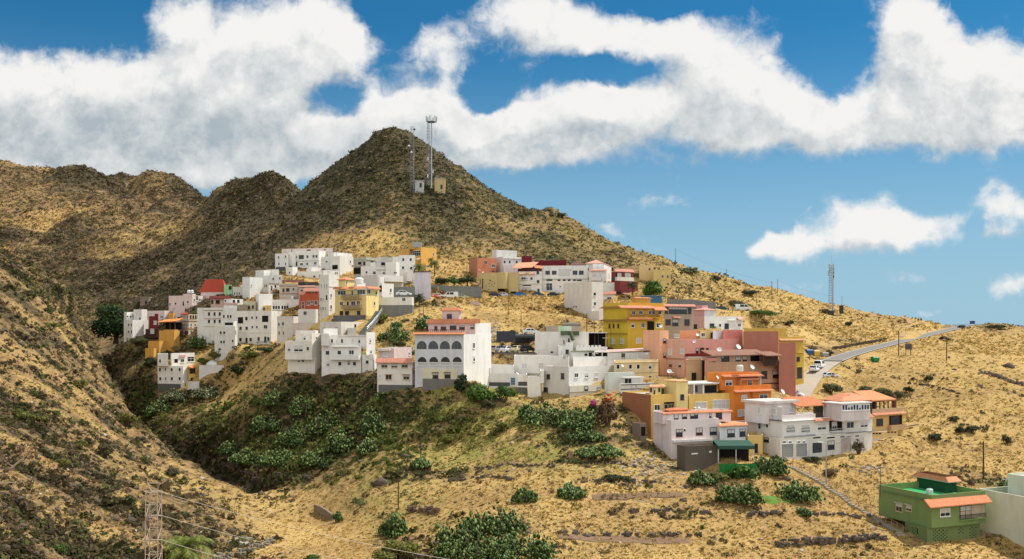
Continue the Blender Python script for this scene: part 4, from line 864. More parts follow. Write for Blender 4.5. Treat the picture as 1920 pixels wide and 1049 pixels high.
b0 = B(97, 648, 1208, 383, 712, par=1.0, roof=(.04, .36, .12), g=0, deep=.2); W('L', 505, 310, 58, 84, 'y'); W('L', 512, 412, 50, 60, 'y'); BAND('L', 460, 270, 340, 10, .3, (.45, .42, .33)); BAND('L', 478, 370, 440, 10, .3, (.45, .42, .33)); W('R', 562, 788, 96, 72, 'w'); BAND('R', 558, 948, 1200, 136, .03, (.56, .47, .36), 'balcony_back_wall'); W('R', 562, 1000, 108, 132, 'k'); BAL('R', 935, 1200, 575, 635, .35, rail=DARKM); T('R', 575, 1220, 470, 1.0, 1.2, (.68, .25, .12), back=.1)
BAND('L', 385, 140, 590, 5, .25, (.14, .22, .1))
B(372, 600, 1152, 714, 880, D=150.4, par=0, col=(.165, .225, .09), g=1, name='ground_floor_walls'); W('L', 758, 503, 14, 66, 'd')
m = MB(K.o)
for (ua, ub, va, vb) in ((660, 820, 742, 868), (925, 995, 715, 785), (1040, 1130, 710, 860)):
    nx = int((ub - ua) / 20); ny = int((vb - va) / 17)
    for i in range(nx):
        for j in range(ny):
            if (i + j) % 2: face_box(m, 'R', *rect('R', ua + 20 * i + 8, va + 17 * j + 8, 11, 11), -.02, .015)
for i in range(3):
    for j in range(4):
        if (i + j) % 2 == 0: face_box(m, 'L', *rect('L', 448 + 18 * i, 722 + 18 * j, 10, 11), -.02, .015)
m.build('pierced_blocks', [DARKV], K.h)
B(497, 795, 905, 225, 400, D=158, col=(.012, .085, .035), par=.9, roof=(.02, .12, .05), name='roof_room_walls')
pts = K.b.pts; zt = K.b.zt; c = sum(pts, Vector()) / 4
m = MB(K.o); e = [p + (p - c).normalized() * .9 for p in pts]
vs = [Vector((p.x, p.y, zt - .2)) for p in e] + [Vector((p.x, p.y, zt + .5)) for p in pts] + [Vector((p.x, p.y, zt - .35)) for p in e] + [Vector((p.x, p.y, zt - .35)) for p in pts]
m.add(vs, [(i, (i + 1) % 4, 4 + (i + 1) % 4, 4 + i) for i in range(4)]); m.add(vs, [(8 + i, 8 + (i + 1) % 4, (i + 1) % 4, i) for i in range(4)], 1); m.add(vs, [(12 + i, 12 + (i + 1) % 4, 8 + (i + 1) % 4, 8 + i) for i in range(4)], 1)
m.build('tiled_eave', [tiles_mat((.68, .26, .13)), plaster((.45, .42, .33))], K.h)
House('cream white flat roofed house cut by the right edge of the photo', 142, 68, (.66, .66, .52))
B(1145, 2153, 2500, 500, 960, par=1.0, roof=(.05, .12, .05), g=1); B(1440, 1800, 2200, 215, 460, D=150, par=.3, col=(.66, .72, .58))
Rg(*Z10)
House('tall white blank walled house behind the white cluster, with a pale green roof hut', 224, 14, (.78, .74, .68))
B(575, 1196, 1202, 140, 500); W('L', 376, 770, 28, 18, 'd'); W('L', 256, 910, 12, 44, 'd'); W('L', 240, 968, 20, 50, 'd'); B(845, 1000, 1006, 72, 160, D=227, col=(.50, .66, .44), par=.3); W('L', 103, 965, 34, 30, 's'); B(870, 1085, 1090, 130, 150, D=223.8, col=(.10, .13, .07), par=0)
m = MB(K.o); a_ = P3(PX(985), PY(140), 223.4); b_ = P3(PX(1015), PY(235), 222.6); m.bar(a_, b_, .45); m.build('drain_chute', [plain('mossy_green', (.06, .09, .04), .9)], K.h)
House('white stepped house with one curved parapet in the middle of the white cluster', 217, 20, WHITE)
B(845, 1015, 1025, 300, 480); W('L', 371, 948, 36, 50, 'y'); W('L', 380, 884, 10, 60, 's'); B(930, 1015, 1022, 262, 310, D=219)
House('long white house with two shuttered windows, left of the white cluster', 214, 14, WHITE)
B(332, 900, 906, 418, 640, g=1); W('L', 536, 452, 56, 60, 's'); W('L', 531, 645, 54, 58, 's'); BAND('L', 622, 380, 640, 7, .25, GREY); B(55, 335, 342, 530, 640, D=211.5); B(-20, 60, 66, 555, 640, D=210.5, col=(.68, .7, .72)); W('L', 580, 30, 34, 24, 's')
House('low white house with a blue door behind the bright green bushes', 209, 14, (.68, .68, .68))
B(-15, 376, 382, 622, 770, par=.3, g=1); W('L', 712, 320, 52, 84, 'Gu'); BAND('L', 745, -10, 285, 44, .05, (.07, .085, .09), 'dark_plinth'); B(376, 486, 492, 632, 780, D=208.5, col=WHITE, par=.3); BAND('L', 740, 380, 485, 46, .06, (.09, .09, .09), 'dark_plinth')
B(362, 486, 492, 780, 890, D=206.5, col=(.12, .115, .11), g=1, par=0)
House('white annex with stairs at the front left of the white cluster', 204, 16, WHITE)
B(490, 640, 655, 655, 885, par=.3, g=1); B(640, 680, 686, 590, 700, D=203.4)
House('white corner house with a sloping parapet at the front of the white cluster', 200, 48, (.70, .69, .65))
b0 = B(672, 965, 1568, 545, 870, col=(.72, .72, .70), colL=(.64, .61, .56), par=.3, g=1); W('L', 657, 730, 32, 46, 'k'); W('L', 650, 895, 32, 58, 'k'); W('L', 808, 700, 42, 44, 'k'); W('R', 643, [1053, 1172], 38, 46); W('R', 640, 1285, 38, 46, 's'); BAND('R', 760, 970, 1345, 6, .2, (.45, .42, .36))
m = MB(K.o); z0, d, n, w = b0.L
p0 = z0 + d * .1; p1 = z0 + d * (w * .62)
m.hexa([Vector((p.x, p.y, b0.zt)) for p in (p1, p0, p0 - n * .25, p1 - n * .25)] + [Vector((p1.x, p1.y, b0.zt + .1)), Vector((p0.x, p0.y, b0.zt + 2.1)), Vector(((p0 - n * .25).x, (p0 - n * .25).y, b0.zt + 2.1)), Vector(((p1 - n * .25).x, (p1 - n * .25).y, b0.zt + .1))])
m.build('sloping_parapet', [plaster(WHITE)], K.h)
B(968, 975, 1345, 768, 920, D=197.5, a=55, col=(.66, .63, .54), par=.3, g=1, name='lower_walls'); W('R', 797, 1167, 34, 52, 'k'); W('R', 820, 1312, 34, 64, 'k'); BAND('R', 830, 975, 1300, 8, .2, (.4, .36, .3))
House('white terrace house with washing under its lean-to, behind the white corner house', 208, 55, WHITE)
B(1008, 1016, 1640, 432, 620); Rg(*Z16); W('R', 266, 395, 44, 50, 'w'); W('R', 105, 330, 160, 44, 'd') if False else None
B(-65, -58, 235, 72, 150, D=211, a=55, col=(.70, .72, .64)); SLAB(.12, .25, (.16, .17, .1)); W('R', 108, 128, 40, 30, 'd'); W('R', 105, 186, 44, 52, 'd')
B(235, 242, 420, 62, 150, D=212, a=55, col=WHITE, par=0); W('R', 104, 290, 92, 52, 'd'); W('R', 104, 380, 70, 52, 'd')
B(-10, 0, 412, 15, 130, D=218, a=55, col=WHITE, par=0)
m = MB(K.o)
for i in range(7): face_box(m, 'R', .3 + i * 1.05, .9 + i * 1.05, K.b.zt, K.b.zt + .45, -.2, -.02)
m.build('battlements', [plaster(WHITE)], K.h)
House('white shed house with a faded pink sheet roof behind the cream house', 213, 60, (.70, .69, .63))
B(405, 412, 975, 82, 200, par=0); SLAB(.15, .35, rise=.7, tiles=(.62, .42, .36)); W('R', 118, 617, 44, 52, 'y'); W('R', 122, 835, 48, 70, 's')
House('cream house with four upper windows in the right white cluster', 204, 62, (.74, .60, .36))
B(488, 496, 1080, 190, 475, g=1); W('R', 266, [550, 712, 815, 970], 36, 52); W('R', 407, 970, 34, 40, 'w'); BAND('R', 207, 494, 1078, 8, .25); BAND('R', 346, 770, 1080, 4, .06, (.4, .33, .2))
House('white boat shaped terrace house with black trim lines, left of the yellow house', 197, 62, (.68, .72, .66))
B(375, 425, 765, 345, 460, D=200, par=.3); B(560, 592, 1025, 492, 620, D=195, par=.5, col=WHITE, g=1); BAND('R', 497, 592, 1025, 7, .1, (.05, .05, .05)); BAND('R', 557, 592, 960, 7, .1, (.05, .05, .05)); W('R', 522, 787, 10, 26, 'd'); W('R', 587, 817, 12, 14, 'd'); B(585, 640, 880, 418, 500, D=198, par=0, col=WHITE); SLAB(.2, .2, WHITE); W('R', 455, [660, 705], 30, 60, 'k')
Rg(*Z10)
House('beige blank house with a sloping roof line above the dark car park', 247, 10, (.50, .44, .37))
B(705, 1105, 1112, 70, 170, g=1); BAND('L', 15, 840, 1100, 8, .3, (.06, .06, .06)) if False else None
B(900, 1105, 1112, 30, 80, D=248); BAND('L', 60, 790, 1100, 6, .25, (.05, .05, .05))
# ------------------------------------------------------------------ terrain: slope angle t = z/D interpolated over (column, log depth)
TCP = """
900 1049 132|1100 1049 133|1300 1049 134|1500 1049 137|1700 1049 143|1900 1049 146|2100 1040 148|2500 1030 148|720 1049 130
960 1250 95|1400 1250 98|1900 1250 100|2500 1250 100|0 1300 75|300 1350 80|600 1300 92|0 1600 55|500 1600 58|1000 1600 60|1500 1600 62|2200 1600 62|-600 1600 50
1100 940 150|1300 940 152|1500 940 156|950 940 148|800 940 158|1100 850 168|900 850 178|800 850 185|1000 760 192|1200 800 180|1300 880 168|1465 858 178|1640 850 180|1745 1016 150|1860 976 161|1700 845 186
1800 760 215|1900 780 212|1720 740 222|1600 745 222|1800 690 265|1900 700 262|1900 650 340|1780 652 320|2200 760 215|2200 680 300|2500 760 215
1500 740 218|1510 720 226|1535 692 243|1560 676 258|1580 669 266|1640 652 300|1700 637 335|1760 622 385|1815 612 430|1815 640 520|1690 650 305
1560 584 420|1650 586 420|1690 589 415|1760 601 415|1780 606 420|1650 640 560|1760 660 600|1600 640 310|1680 622 345|1500 655 262|1530 640 295
1860 604 430|1920 616 430|1843 608 425|1860 650 520|2000 628 430|2200 640 430|2500 640 430|1860 628 385|2000 700 620
1400 595 300|1450 605 300|1350 570 318|1300 545 330|1500 622 310|1480 575 400|1440 560 410|1400 545 430
1270 492 455|1200 467 462|1100 430 470|1050 402 475|1000 385 478|950 370 480|900 350 482|870 342 484|850 316 486|800 270 488|760 243 490|730 233 490|700 249 490|650 302 488|610 337 486|570 357 484|1350 517 450|1500 563 430
730 440 640|600 470 640|850 470 640|1000 500 640|1270 580 640|1500 640 600
775 347 448|805 347 448|830 347 448|870 350 452|700 352 450|650 400 430|750 420 415|900 400 440|1000 440 430|1100 470 420|600 420 430|850 465 382|700 465 388|950 460 400
590 505 375|690 510 370|770 505 365|900 500 366|980 497 372|1060 505 362|1150 508 360|1230 550 345
655 596 268|690 570 290|640 560 310|560 540 340|240 632 335|300 650 322|410 655 310|500 655 303|560 622 298|520 560 335|400 565 345|330 590 345|480 525 365|600 620 268
720 605 262|745 640 245|760 600 272|850 569 305|950 569 312|1020 569 315|905 570 312|1080 595 290|950 610 275|900 600 280|960 662 237|930 706 219|985 690 222|1000 645 275|850 600 270|1150 620 268|1110 640 250
868 725 200|780 718 205|720 738 206|600 706 232|540 706 233|700 696 226|650 640 250|560 660 258
1000 750 202|900 738 205|940 742 205|1150 748 198|1200 700 220|1240 655 236|1180 660 238|1350 740 195|1300 735 200|1480 745 205|1330 615 258|1250 740 195|1384 888 161|1440 892 163|1340 895 162|1845 1020 152|1800 1023 148|1858 1012 152|1700 1000 153|1648 971 161|1690 849 197|1600 851 188|1540 854 181|1420 652 300|425 656 299|445 660 296
540 788 226|620 793 222|705 768 201|660 790 214|650 860 190|550 860 203|450 830 225|450 700 292|500 690 280|350 765 286|430 755 272|420 795 245|300 760 300|760 766 202|820 760 196|750 850 180|700 920 165
185 656 345|200 685 325|250 750 295|300 805 265|390 850 238|365 792 256|400 797 255|385 838 243|470 892 200|560 935 178|620 968 164|560 1010 145|500 1049 132|430 1150 110
0 455 330|60 490 330|120 540 335|160 592 340|0 575 450|100 625 430|150 645 400
0 520 290|0 600 240|0 700 190|0 800 150|0 900 122|0 1000 104|0 1049 98|100 600 290|100 700 220|100 800 172|100 900 140|100 1000 115|200 755 258|200 850 180|200 950 138|200 1049 112
300 860 212|300 910 175|300 980 140|300 1049 118|400 905 190|400 980 150|400 1049 126|480 960 168|500 1000 150
-300 400 330|-300 700 170|-300 1000 95|-600 300 330|-600 700 150|-600 1000 80|-300 560 450|-600 560 450
200 605 420|250 565 440|300 545 430|400 500 420|450 475 430|350 470 490|250 500 530|300 440 570|400 420 545|500 400 525|200 470 600|100 505 560|50 440 650|100 400 720|200 420 690|250 380 760|100 340 850|0 335 860|200 345 860|300 355 840|350 372 800
480 322 650|440 335 652|400 356 660|530 340 640|562 352 630|460 380 585
0 297 930|45 304 930|60 309 925|130 300 900|170 308 900|190 320 895|230 322 890|300 322 880|340 338 875|383 355 860|0 420 1150|200 430 1150|400 450 1150|480 450 850|-300 300 930|-600 300 930|-300 420 1150|-600 420 1150
-600 640 1500|0 640 1500|700 640 1500|1400 640 1500|2100 640 1500|2500 640 1500|700 600 1000|1400 650 900|2100 680 900|2500 680 900
"""
TP = [tuple(float(x) for x in q.split()) for l in TCP.strip().splitlines() for q in l.split('|')] + list(HOUSE_BASES)
TP = np.array(TP)
_x = np.stack([TP[:, 0] / F, np.log(TP[:, 2])], 1); _t = (VH - TP[:, 1]) / F
def _phi(r2): return 0.5 * r2 * np.log(r2 + 1e-12)
def _solve():
    n = len(_x); d2 = ((_x[:, None] - _x[None]) ** 2).sum(-1)
    K = _phi(d2) + np.eye(n) * -2e-4 * 0 + np.eye(n) * 5e-5
    Pm = np.concatenate([np.ones((n, 1)), _x], 1)
    A = np.block([[K, Pm], [Pm.T, np.zeros((3, 3))]])
    return np.linalg.solve(A, np.concatenate([_t, np.zeros(3)]))
_w = _solve()
def tps(u, L):
    q = np.stack([u.ravel() / F, L.ravel()], 1); out = np.empty(len(q))
    for i in range(0, len(q), 4000):
        c = q[i:i + 4000]; d2 = ((c[:, None] - _x[None]) ** 2).sum(-1)
        out[i:i + 4000] = _phi(d2) @ _w[:-3] + _w[-3] + c @ _w[-2:]
    return out.reshape(u.shape)

def _hash(ix, iy, seed):
    h = (ix * 374761393 + iy * 668265263 + seed * 974711) & 0xffffffff
    h = ((h ^ (h >> 13)) * 1274126177) & 0xffffffff
    return ((h ^ (h >> 16)) & 0xffff) / 65535.0
def vnoise(x, y, seed=0):
    ix = np.floor(x).astype(np.int64); iy = np.floor(y).astype(np.int64); fx = x - ix; fy = y - iy
    fx = fx * fx * (3 - 2 * fx); fy = fy * fy * (3 - 2 * fy)
    a = _hash(ix, iy, seed); b = _hash(ix + 1, iy, seed); c = _hash(ix, iy + 1, seed); d = _hash(ix + 1, iy + 1, seed)
    return (a * (1 - fx) + b * fx) * (1 - fy) + (c * (1 - fx) + d * fx) * fy
def fbm(x, y, oct=5, seed=0, gain=0.5):
    s = 0; a = 1; n = 0
    for k in range(oct):
        s = s + a * vnoise(x * 2 ** k + 17.3 * k, y * 2 ** k - 9.1 * k, seed + k); n += a; a *= gain
    return s / n

NU, NL = 1150, 760
UU = np.linspace(-620, 2540, NU); LL = np.linspace(math.log(48), math.log(1500), NL)
cu = np.linspace(-620, 2540, 317); cl = np.linspace(math.log(48), math.log(1500), 200)
CT = tps(*np.meshgrid(cu, cl, indexing='ij'))
def bil(T, x0, x1, y0, y1, u, l):
    nx, ny = T.shape
    a = np.clip((u - x0) / (x1 - x0) * (nx - 1), 0, nx - 1.001); b = np.clip((l - y0) / (y1 - y0) * (ny - 1), 0, ny - 1.001)
    i = a.astype(int); j = b.astype(int); a = a - i; b = b - j
    return (T[i, j] * (1 - a) + T[i + 1, j] * a) * (1 - b) + (T[i, j + 1] * (1 - a) + T[i + 1, j + 1] * a) * b
GU, GL = np.meshgrid(UU, LL, indexing='ij')
GD = np.exp(GL); GT = bil(CT, cu[0], cu[-1], cl[0], cl[-1], GU, GL)
GX = (GU - U0) / F * GD; GZ = GT * GD
# ground cover, plus shaded and sunlit hill bands painted in (albedo zones): centre u, v, radius u, radius v, (dry, green, red)
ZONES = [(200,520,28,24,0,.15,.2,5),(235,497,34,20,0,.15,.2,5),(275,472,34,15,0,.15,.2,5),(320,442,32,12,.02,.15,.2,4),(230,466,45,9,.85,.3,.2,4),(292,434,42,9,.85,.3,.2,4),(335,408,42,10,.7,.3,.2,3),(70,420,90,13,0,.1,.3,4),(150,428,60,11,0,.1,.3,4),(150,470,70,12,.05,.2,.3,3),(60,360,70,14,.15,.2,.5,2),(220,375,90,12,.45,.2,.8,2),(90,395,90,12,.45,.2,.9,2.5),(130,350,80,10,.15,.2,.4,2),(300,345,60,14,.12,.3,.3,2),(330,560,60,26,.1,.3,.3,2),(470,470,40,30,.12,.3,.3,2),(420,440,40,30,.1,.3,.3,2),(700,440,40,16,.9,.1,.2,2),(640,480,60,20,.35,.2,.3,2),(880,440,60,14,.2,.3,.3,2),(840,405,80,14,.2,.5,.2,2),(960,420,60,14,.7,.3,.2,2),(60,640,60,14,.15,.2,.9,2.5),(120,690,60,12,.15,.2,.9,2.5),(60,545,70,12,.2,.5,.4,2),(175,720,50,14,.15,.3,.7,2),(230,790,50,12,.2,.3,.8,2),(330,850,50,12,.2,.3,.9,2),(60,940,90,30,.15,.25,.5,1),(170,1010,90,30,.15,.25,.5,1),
   # dry: golden grass share, also painted shade and sun; green: olive tint; red: red-brown soil
 (730,300,170,80,.12,.55,.2),(730,380,220,70,.2,.7,.2),(900,420,200,60,.32,1.2,.1),(1080,450,150,50,.36,1.2,.05),(640,440,120,40,.55,.35,.25),(760,460,110,30,.85,.2,.1),(560,440,90,50,.3,.3,.5),(560,400,60,40,.2,.3,.3),
 (480,360,120,40,.08,.25,.2),(450,430,100,50,.12,.35,.25),(350,520,110,60,.15,.35,.25),(300,470,70,60,.12,.25,.25),(330,420,60,25,.45,.3,.3),
 (60,330,200,40,.16,.2,.7),(250,340,150,40,.14,.25,.6),(200,395,160,40,.25,.2,.8),(60,390,110,40,.24,.2,.8),(120,430,120,25,.18,.2,.5),(250,430,60,40,.5,.35,.3),(100,480,130,40,.25,.25,.5),(180,520,60,50,.25,.3,.4),
 (60,520,90,40,.45,.7,.2),(60,590,120,40,.36,.4,.9),(60,680,140,60,.37,.35,.9),(150,640,60,60,.5,.45,.4),(100,780,140,50,.42,.4,.5),(60,880,150,50,.42,.35,.55),(100,980,170,70,.34,.3,.5),(250,820,100,50,.40,.35,.6),(300,900,120,40,.58,.25,.5),(350,980,120,50,.4,.3,.4),(480,950,80,40,.75,.25,.2),(560,1010,70,40,1.0,.0,.05),
 (230,680,60,60,.3,.5,.3),(300,770,70,40,.25,.5,.4),(390,830,50,34,.0,.3,.3,3),(420,740,70,40,.75,.3,.3),(480,700,60,40,.7,.4,.3),(600,760,130,50,.2,.6,.2),(520,830,120,50,.25,.8,.2),(650,850,80,50,.35,.6,.3),(480,880,80,25,.25,.7,.2),
 (850,790,130,55,.8,2.2,.05),(960,840,190,40,.75,2.2,.05),(760,880,80,50,.75,1.8,.1),(1130,870,80,30,.8,.8,.2),(750,870,80,60,.6,.6,.15),(900,900,200,40,1.0,.2,.3),(1100,950,200,60,0.88,.2,.35),(1000,1010,150,50,.6,.45,.3),(1150,820,120,40,.7,.4,.3),(1400,960,250,60,0.9,.15,.35),(1650,900,200,60,0.95,.12,.25),(1800,1010,200,60,0.86,.2,.3),
 (1800,830,180,80,0.92,.2,.25),(1800,720,160,60,0.82,.25,.3),(1870,650,140,40,0.95,.2,.15),(1650,620,150,40,.95,.2,.15),(1450,580,160,50,1.0,.25,.1),(1250,510,120,40,.7,.5,.05),(1000,575,110,40,1.0,.1,.15),(760,600,80,40,.85,.4,.2),(880,500,70,40,.95,.1,.5),(1880,615,60,18,.2,.3,.4),(1580,645,60,14,.2,.3,.4),
 (650,540,200,60,.7,.2,.3),(1150,600,200,60,.8,.2,.2),(1100,700,200,60,.7,.3,.3)]
def zone(u, v):
    w = np.full(u.shape, 1e-4); a = np.zeros(u.shape + (3,)); a += np.array((.6, .3, .3)) * 1e-4
    for (cu_, cv_, ru, rv, d, g, r, *wt) in ZONES:
        k = (wt[0] if wt else 1) * np.exp(-1.3 * (((u - cu_) / ru) ** 2 + ((v - cv_) / rv) ** 2)) + 1e-7
        w += k; a += k[..., None] * np.array((d, g, r))
    return a / w[..., None]
GV = VH - F * GT
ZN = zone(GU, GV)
# gullies running straight down the left slope; faint contour bands on the fields
lmask = np.clip((430 - GU) / 220, 0, 1) * (GD < 345); fmask = np.clip((GU - 620) / 200, 0, 1) * (GD < 345)
streak = fbm(GX / 24 + fbm(GX / 9, GD / 9, 3, 5) * 1.5, GD / 6.5 + fbm(GX / 12, GD / 12, 3, 6) * 1.6 + GX / 60, 4, 61) - .5; bands = fbm(GX / 18, GD / 2.6 + GX / 40, 4, 67) - .5
ZN[..., 0] = np.clip(ZN[..., 0] + lmask * streak * 1.15 + lmask * (fbm(GX / 11, GD / 11, 4, 63) - .5) * 1.0 + fmask * bands * 1.15 + fmask * (fbm(GX / 9, GD / 7, 4, 69) - .5) * .7, 0, 1.05)
hm = (GD >= 345); ZN[..., 0] = np.clip(ZN[..., 0] + hm * (fbm(GX / 55, GD / 80, 4, 83) - .5) * .9 + hm * (fbm(GX / 16, GD / 20, 3, 87) - .5) * .5, 0, 1.05)
ZN[..., 2] = np.clip(ZN[..., 2] + lmask * (fbm(GX / 20, GD / 6, 3, 71) - .5) * 1.6, 0, 1)
rough = 1.15 - 0.75 * ZN[..., 0]
n1 = fbm(GX / 26, GD / 26, 4, 3) - 0.5
n2 = fbm(GX / 6.5, GD / 6.5, 4, 11) - 0.5
n3 = fbm(GX / 1.7, GD / 1.7, 3, 23) - 0.5
gul = np.abs(fbm(GX / 75 + 3 + n1 * .5, GD / 95, 3, 41) - 0.5) * 2      # gullies on the big slopes
far = np.clip((GD - 330) / 200, 0, 1)
ledge = np.abs(((GZ + 6 * n1) / 5.0) % 1.0 - 0.5) * far
amp = np.where(GD > 330, 1.0, 0.55)
dz = lmask * streak * 3.2 + lmask * (fbm(GX / 12, GD / 12, 3, 63) - .5) * 3.0 + fmask * bands * .8 + n1 * (3.2 + 5 * far) * amp * (0.35 + 0.65 * far) + n2 * (1.5 + 0.9 * far) * rough + n3 * (0.7 + .5 * far) * rough - far * (6 + 6 * np.clip((GD - 480) / 200, 0, 1)) * (1 - gul) ** 4 + ledge * 1.1
crest = 1.0
GZ = GZ + dz * np.clip((GD - 60) / 60, 0.3, 1)
# cut the roads into the slope
ROADLINES = []
def carve():
    global GZ
    for (nm, pts, hw, kind) in ROADS:
        P = np.array([P3(*p) for p in pts]); seg = np.linalg.norm(np.diff(P[:, :2], axis=0), axis=1); c = np.concatenate([[0], np.cumsum(seg)])
        n = max(8, int(c[-1] / 1.0)); t = np.linspace(0, c[-1], n); Q = np.stack([np.interp(t, c, P[:, k]) for k in range(3)], 1)
        for _ in range(6): Q[1:-1] = (Q[:-2] + 2 * Q[1:-1] + Q[2:]) / 4
        ROADLINES.append((nm, Q, hw, kind))
        m = (GX > Q[:, 0].min() - 14) & (GX < Q[:, 0].max() + 14) & (GD > Q[:, 1].min() - 14) & (GD < Q[:, 1].max() + 14)
        idx = np.where(m); xy = np.stack([GX[idx], GD[idx]], 1); best = np.full(len(xy), 1e9); zz = np.zeros(len(xy))
        for i in range(len(Q)):
            d = np.hypot(xy[:, 0] - Q[i, 0], xy[:, 1] - Q[i, 1]); k = d < best; best[k] = d[k]; zz[k] = Q[i, 2]
        w = np.clip(1 - (best - hw - .8) / 4.5, 0, 1); w = w * w * (3 - 2 * w)
        GZ[idx] = GZ[idx] * (1 - w) + (zz - .12) * w
carve()
def cut_ravine():
    P = np.array([P3(*p) for p in [(178,640,352),(192,668,336),(215,705,316),(250,748,297),(285,788,276),(330,822,255),(390,852,234),(440,874,214),(500,902,192)]]); s = np.linspace(0, len(P) - 1, 160); Q = np.stack([np.interp(s, np.arange(len(P)), P[:, k]) for k in range(2)], 1)
    m = (GX > Q[:, 0].min() - 15) & (GX < Q[:, 0].max() + 15) & (GD > Q[:, 1].min() - 15) & (GD < Q[:, 1].max() + 15); idx = np.where(m); best = np.full(len(idx[0]), 1e9)
    wob = 3 * (fbm(GX[idx] / 8, GD[idx] / 8, 3, 33) - .5)
    for q in Q: best = np.minimum(best, np.hypot(GX[idx] - q[0], GD[idx] - q[1]))
    k = np.exp(-(np.maximum(best + wob, 0) / 4.2) ** 2); GZ[idx] -= 6.0 * k
    for c, v in ((0, .02), (1, .25), (2, .35)): ZN[idx[0], idx[1], c] = ZN[idx[0], idx[1], c] * (1 - .9 * k) + v * .9 * k  # ground along the cut darkened too, painting in the gully shade
cut_ravine()
GV = VH - F * GZ / GD
def ground_z(x, D):
    u = U0 + F * np.asarray(x, float) / np.asarray(D, float)
    return bil(GZ, UU[0], UU[-1], LL[0], LL[-1], u, np.log(np.asarray(D, float)))
def ground(u, D):
    x = (u - U0) / F * D
    return Vector((x, D, float(ground_z(np.array([x]), np.array([D]))[0])))
def hit(u, v, dmin=60, dmax=1400):
    """where the sight line through photo pixel (u, v) first meets the ground"""
    D = np.exp(np.linspace(math.log(dmin), math.log(dmax), 3000)); x = (u - U0) / F * D
    z = ground_z(x, D); below = np.where((VH - v) / F * D <= z)[0]
    if len(below) == 0: return None
    d = D[below[0]]
    return Vector(((u - U0) / F * d, d, float(z[below[0]])))

def ground_mat():
    m, nt, b = nodes_of('dry_hillside'); N, L = nt.nodes, nt.links
    at = N.new('ShaderNodeAttribute'); at.attribute_name = 'zone'
    sp = N.new('ShaderNodeSeparateColor'); L.new(at.outputs['Color'], sp.inputs[0])
    tc = N.new('ShaderNodeTexCoord')
    def noise(s, d, r=0.55, off=0):
        n = N.new('ShaderNodeTexNoise'); n.inputs['Scale'].default_value = s; n.inputs['Detail'].default_value = d; n.inputs['Roughness'].default_value = r
        mp = N.new('ShaderNodeMapping'); mp.inputs['Location'].default_value = (off, off * 2, 0); L.new(tc.outputs['Object'], mp.inputs[0]); L.new(mp.outputs[0], n.inputs['Vector'])
        return n.outputs[0]
    def M(op, a, b=None, c=None, clamp=False):
        n = N.new('ShaderNodeMath'); n.operation = op; n.use_clamp = clamp
        for i, x in enumerate((a, b, c)):
            if x is None: continue
            if isinstance(x, (int, float)): n.inputs[i].default_value = x
            else: L.new(x, n.inputs[i])
        return n.outputs[0]
    def mixc(f, a, c):
        n = N.new('ShaderNodeMix'); n.data_type = 'RGBA'
        if isinstance(f, float): n.inputs[0].default_value = f
        else: L.new(f, n.inputs[0])
        for s, x in ((6, a), (7, c)):
            if isinstance(x, tuple): n.inputs[s].default_value = (*x, 1)
            else: L.new(x, n.inputs[s])
        return n.outputs[2]
    def ramp(x, lo, hi):
        n = N.new('ShaderNodeMapRange'); n.interpolation_type = 'SMOOTHSTEP'; n.inputs[1].default_value = lo; n.inputs[2].default_value = hi; L.new(x, n.inputs[0]); return n.outputs[0]
    nb, nm, nf, nff = noise(0.055, 6, 0.6), noise(0.22, 6, 0.6, 5), noise(0.9, 6, 0.62, 9), noise(3.5, 4, 0.6, 2)
    # share of dry grass, broken up by noise of two sizes
    dry = M('MULTIPLY_ADD', M('SUBTRACT', nm, 0.5), 0.95, sp.outputs[0]); dry = M('MULTIPLY_ADD', M('SUBTRACT', nf, 0.5), 0.7, dry)
    gold = mixc(ramp(nff, 0.3, 0.7), (0.43, 0.28, 0.10), (0.61, 0.425, 0.175))
    gold = mixc(ramp(nb, 0.35, 0.7), gold, mixc(ramp(nf, 0.3, 0.7), (0.26, 0.165, 0.065), (0.42, 0.275, 0.105)))
    gr = M('MULTIPLY', sp.outputs[1], ramp(nm, 0.35, 0.62))
    gold = mixc(M('MULTIPLY', gr, 0.85, clamp=True), gold, mixc(ramp(nff, 0.3, 0.7), (0.185, 0.17, 0.042), (0.32, 0.285, 0.08)))
    rd = M('MULTIPLY', sp.outputs[2], ramp(noise(0.13, 5, 0.6, 31), 0.4, 0.6))
    redc = mixc(ramp(nf, 0.3, 0.7), (0.17, 0.085, 0.048), (0.36, 0.205, 0.115))
    gold = mixc(M('MULTIPLY', rd, 0.7, clamp=True), gold, redc)
    mid = mixc(ramp(nff, 0.3, 0.7), (0.165, 0.112, 0.05), (0.30, 0.205, 0.095))
    mid = mixc(M('MULTIPLY', rd, 0.6, clamp=True), mid, redc)
    dark = mixc(ramp(nf, 0.35, 0.65), (0.045, 0.036, 0.024), (0.12, 0.092, 0.055))  # bare scrub ground, kept very dark to paint the shaded hill bands too
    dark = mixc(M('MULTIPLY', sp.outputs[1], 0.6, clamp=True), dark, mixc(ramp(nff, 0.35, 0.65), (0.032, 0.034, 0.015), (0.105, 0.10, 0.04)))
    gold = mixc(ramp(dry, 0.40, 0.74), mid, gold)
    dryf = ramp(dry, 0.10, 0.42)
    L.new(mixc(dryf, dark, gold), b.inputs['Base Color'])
    b.inputs['Roughness'].default_value = 1.0; b.inputs['Specular IOR Level'].default_value = 0.1
    bp = N.new('ShaderNodeBump'); bp.inputs['Strength'].default_value = 0.9; bp.inputs['Distance'].default_value = 0.5
    L.new(M('MULTIPLY_ADD', nff, 0.35, nf), bp.inputs['Height']); L.new(bp.outputs[0], b.inputs['Normal'])
    return m
GROUND = ground_mat()
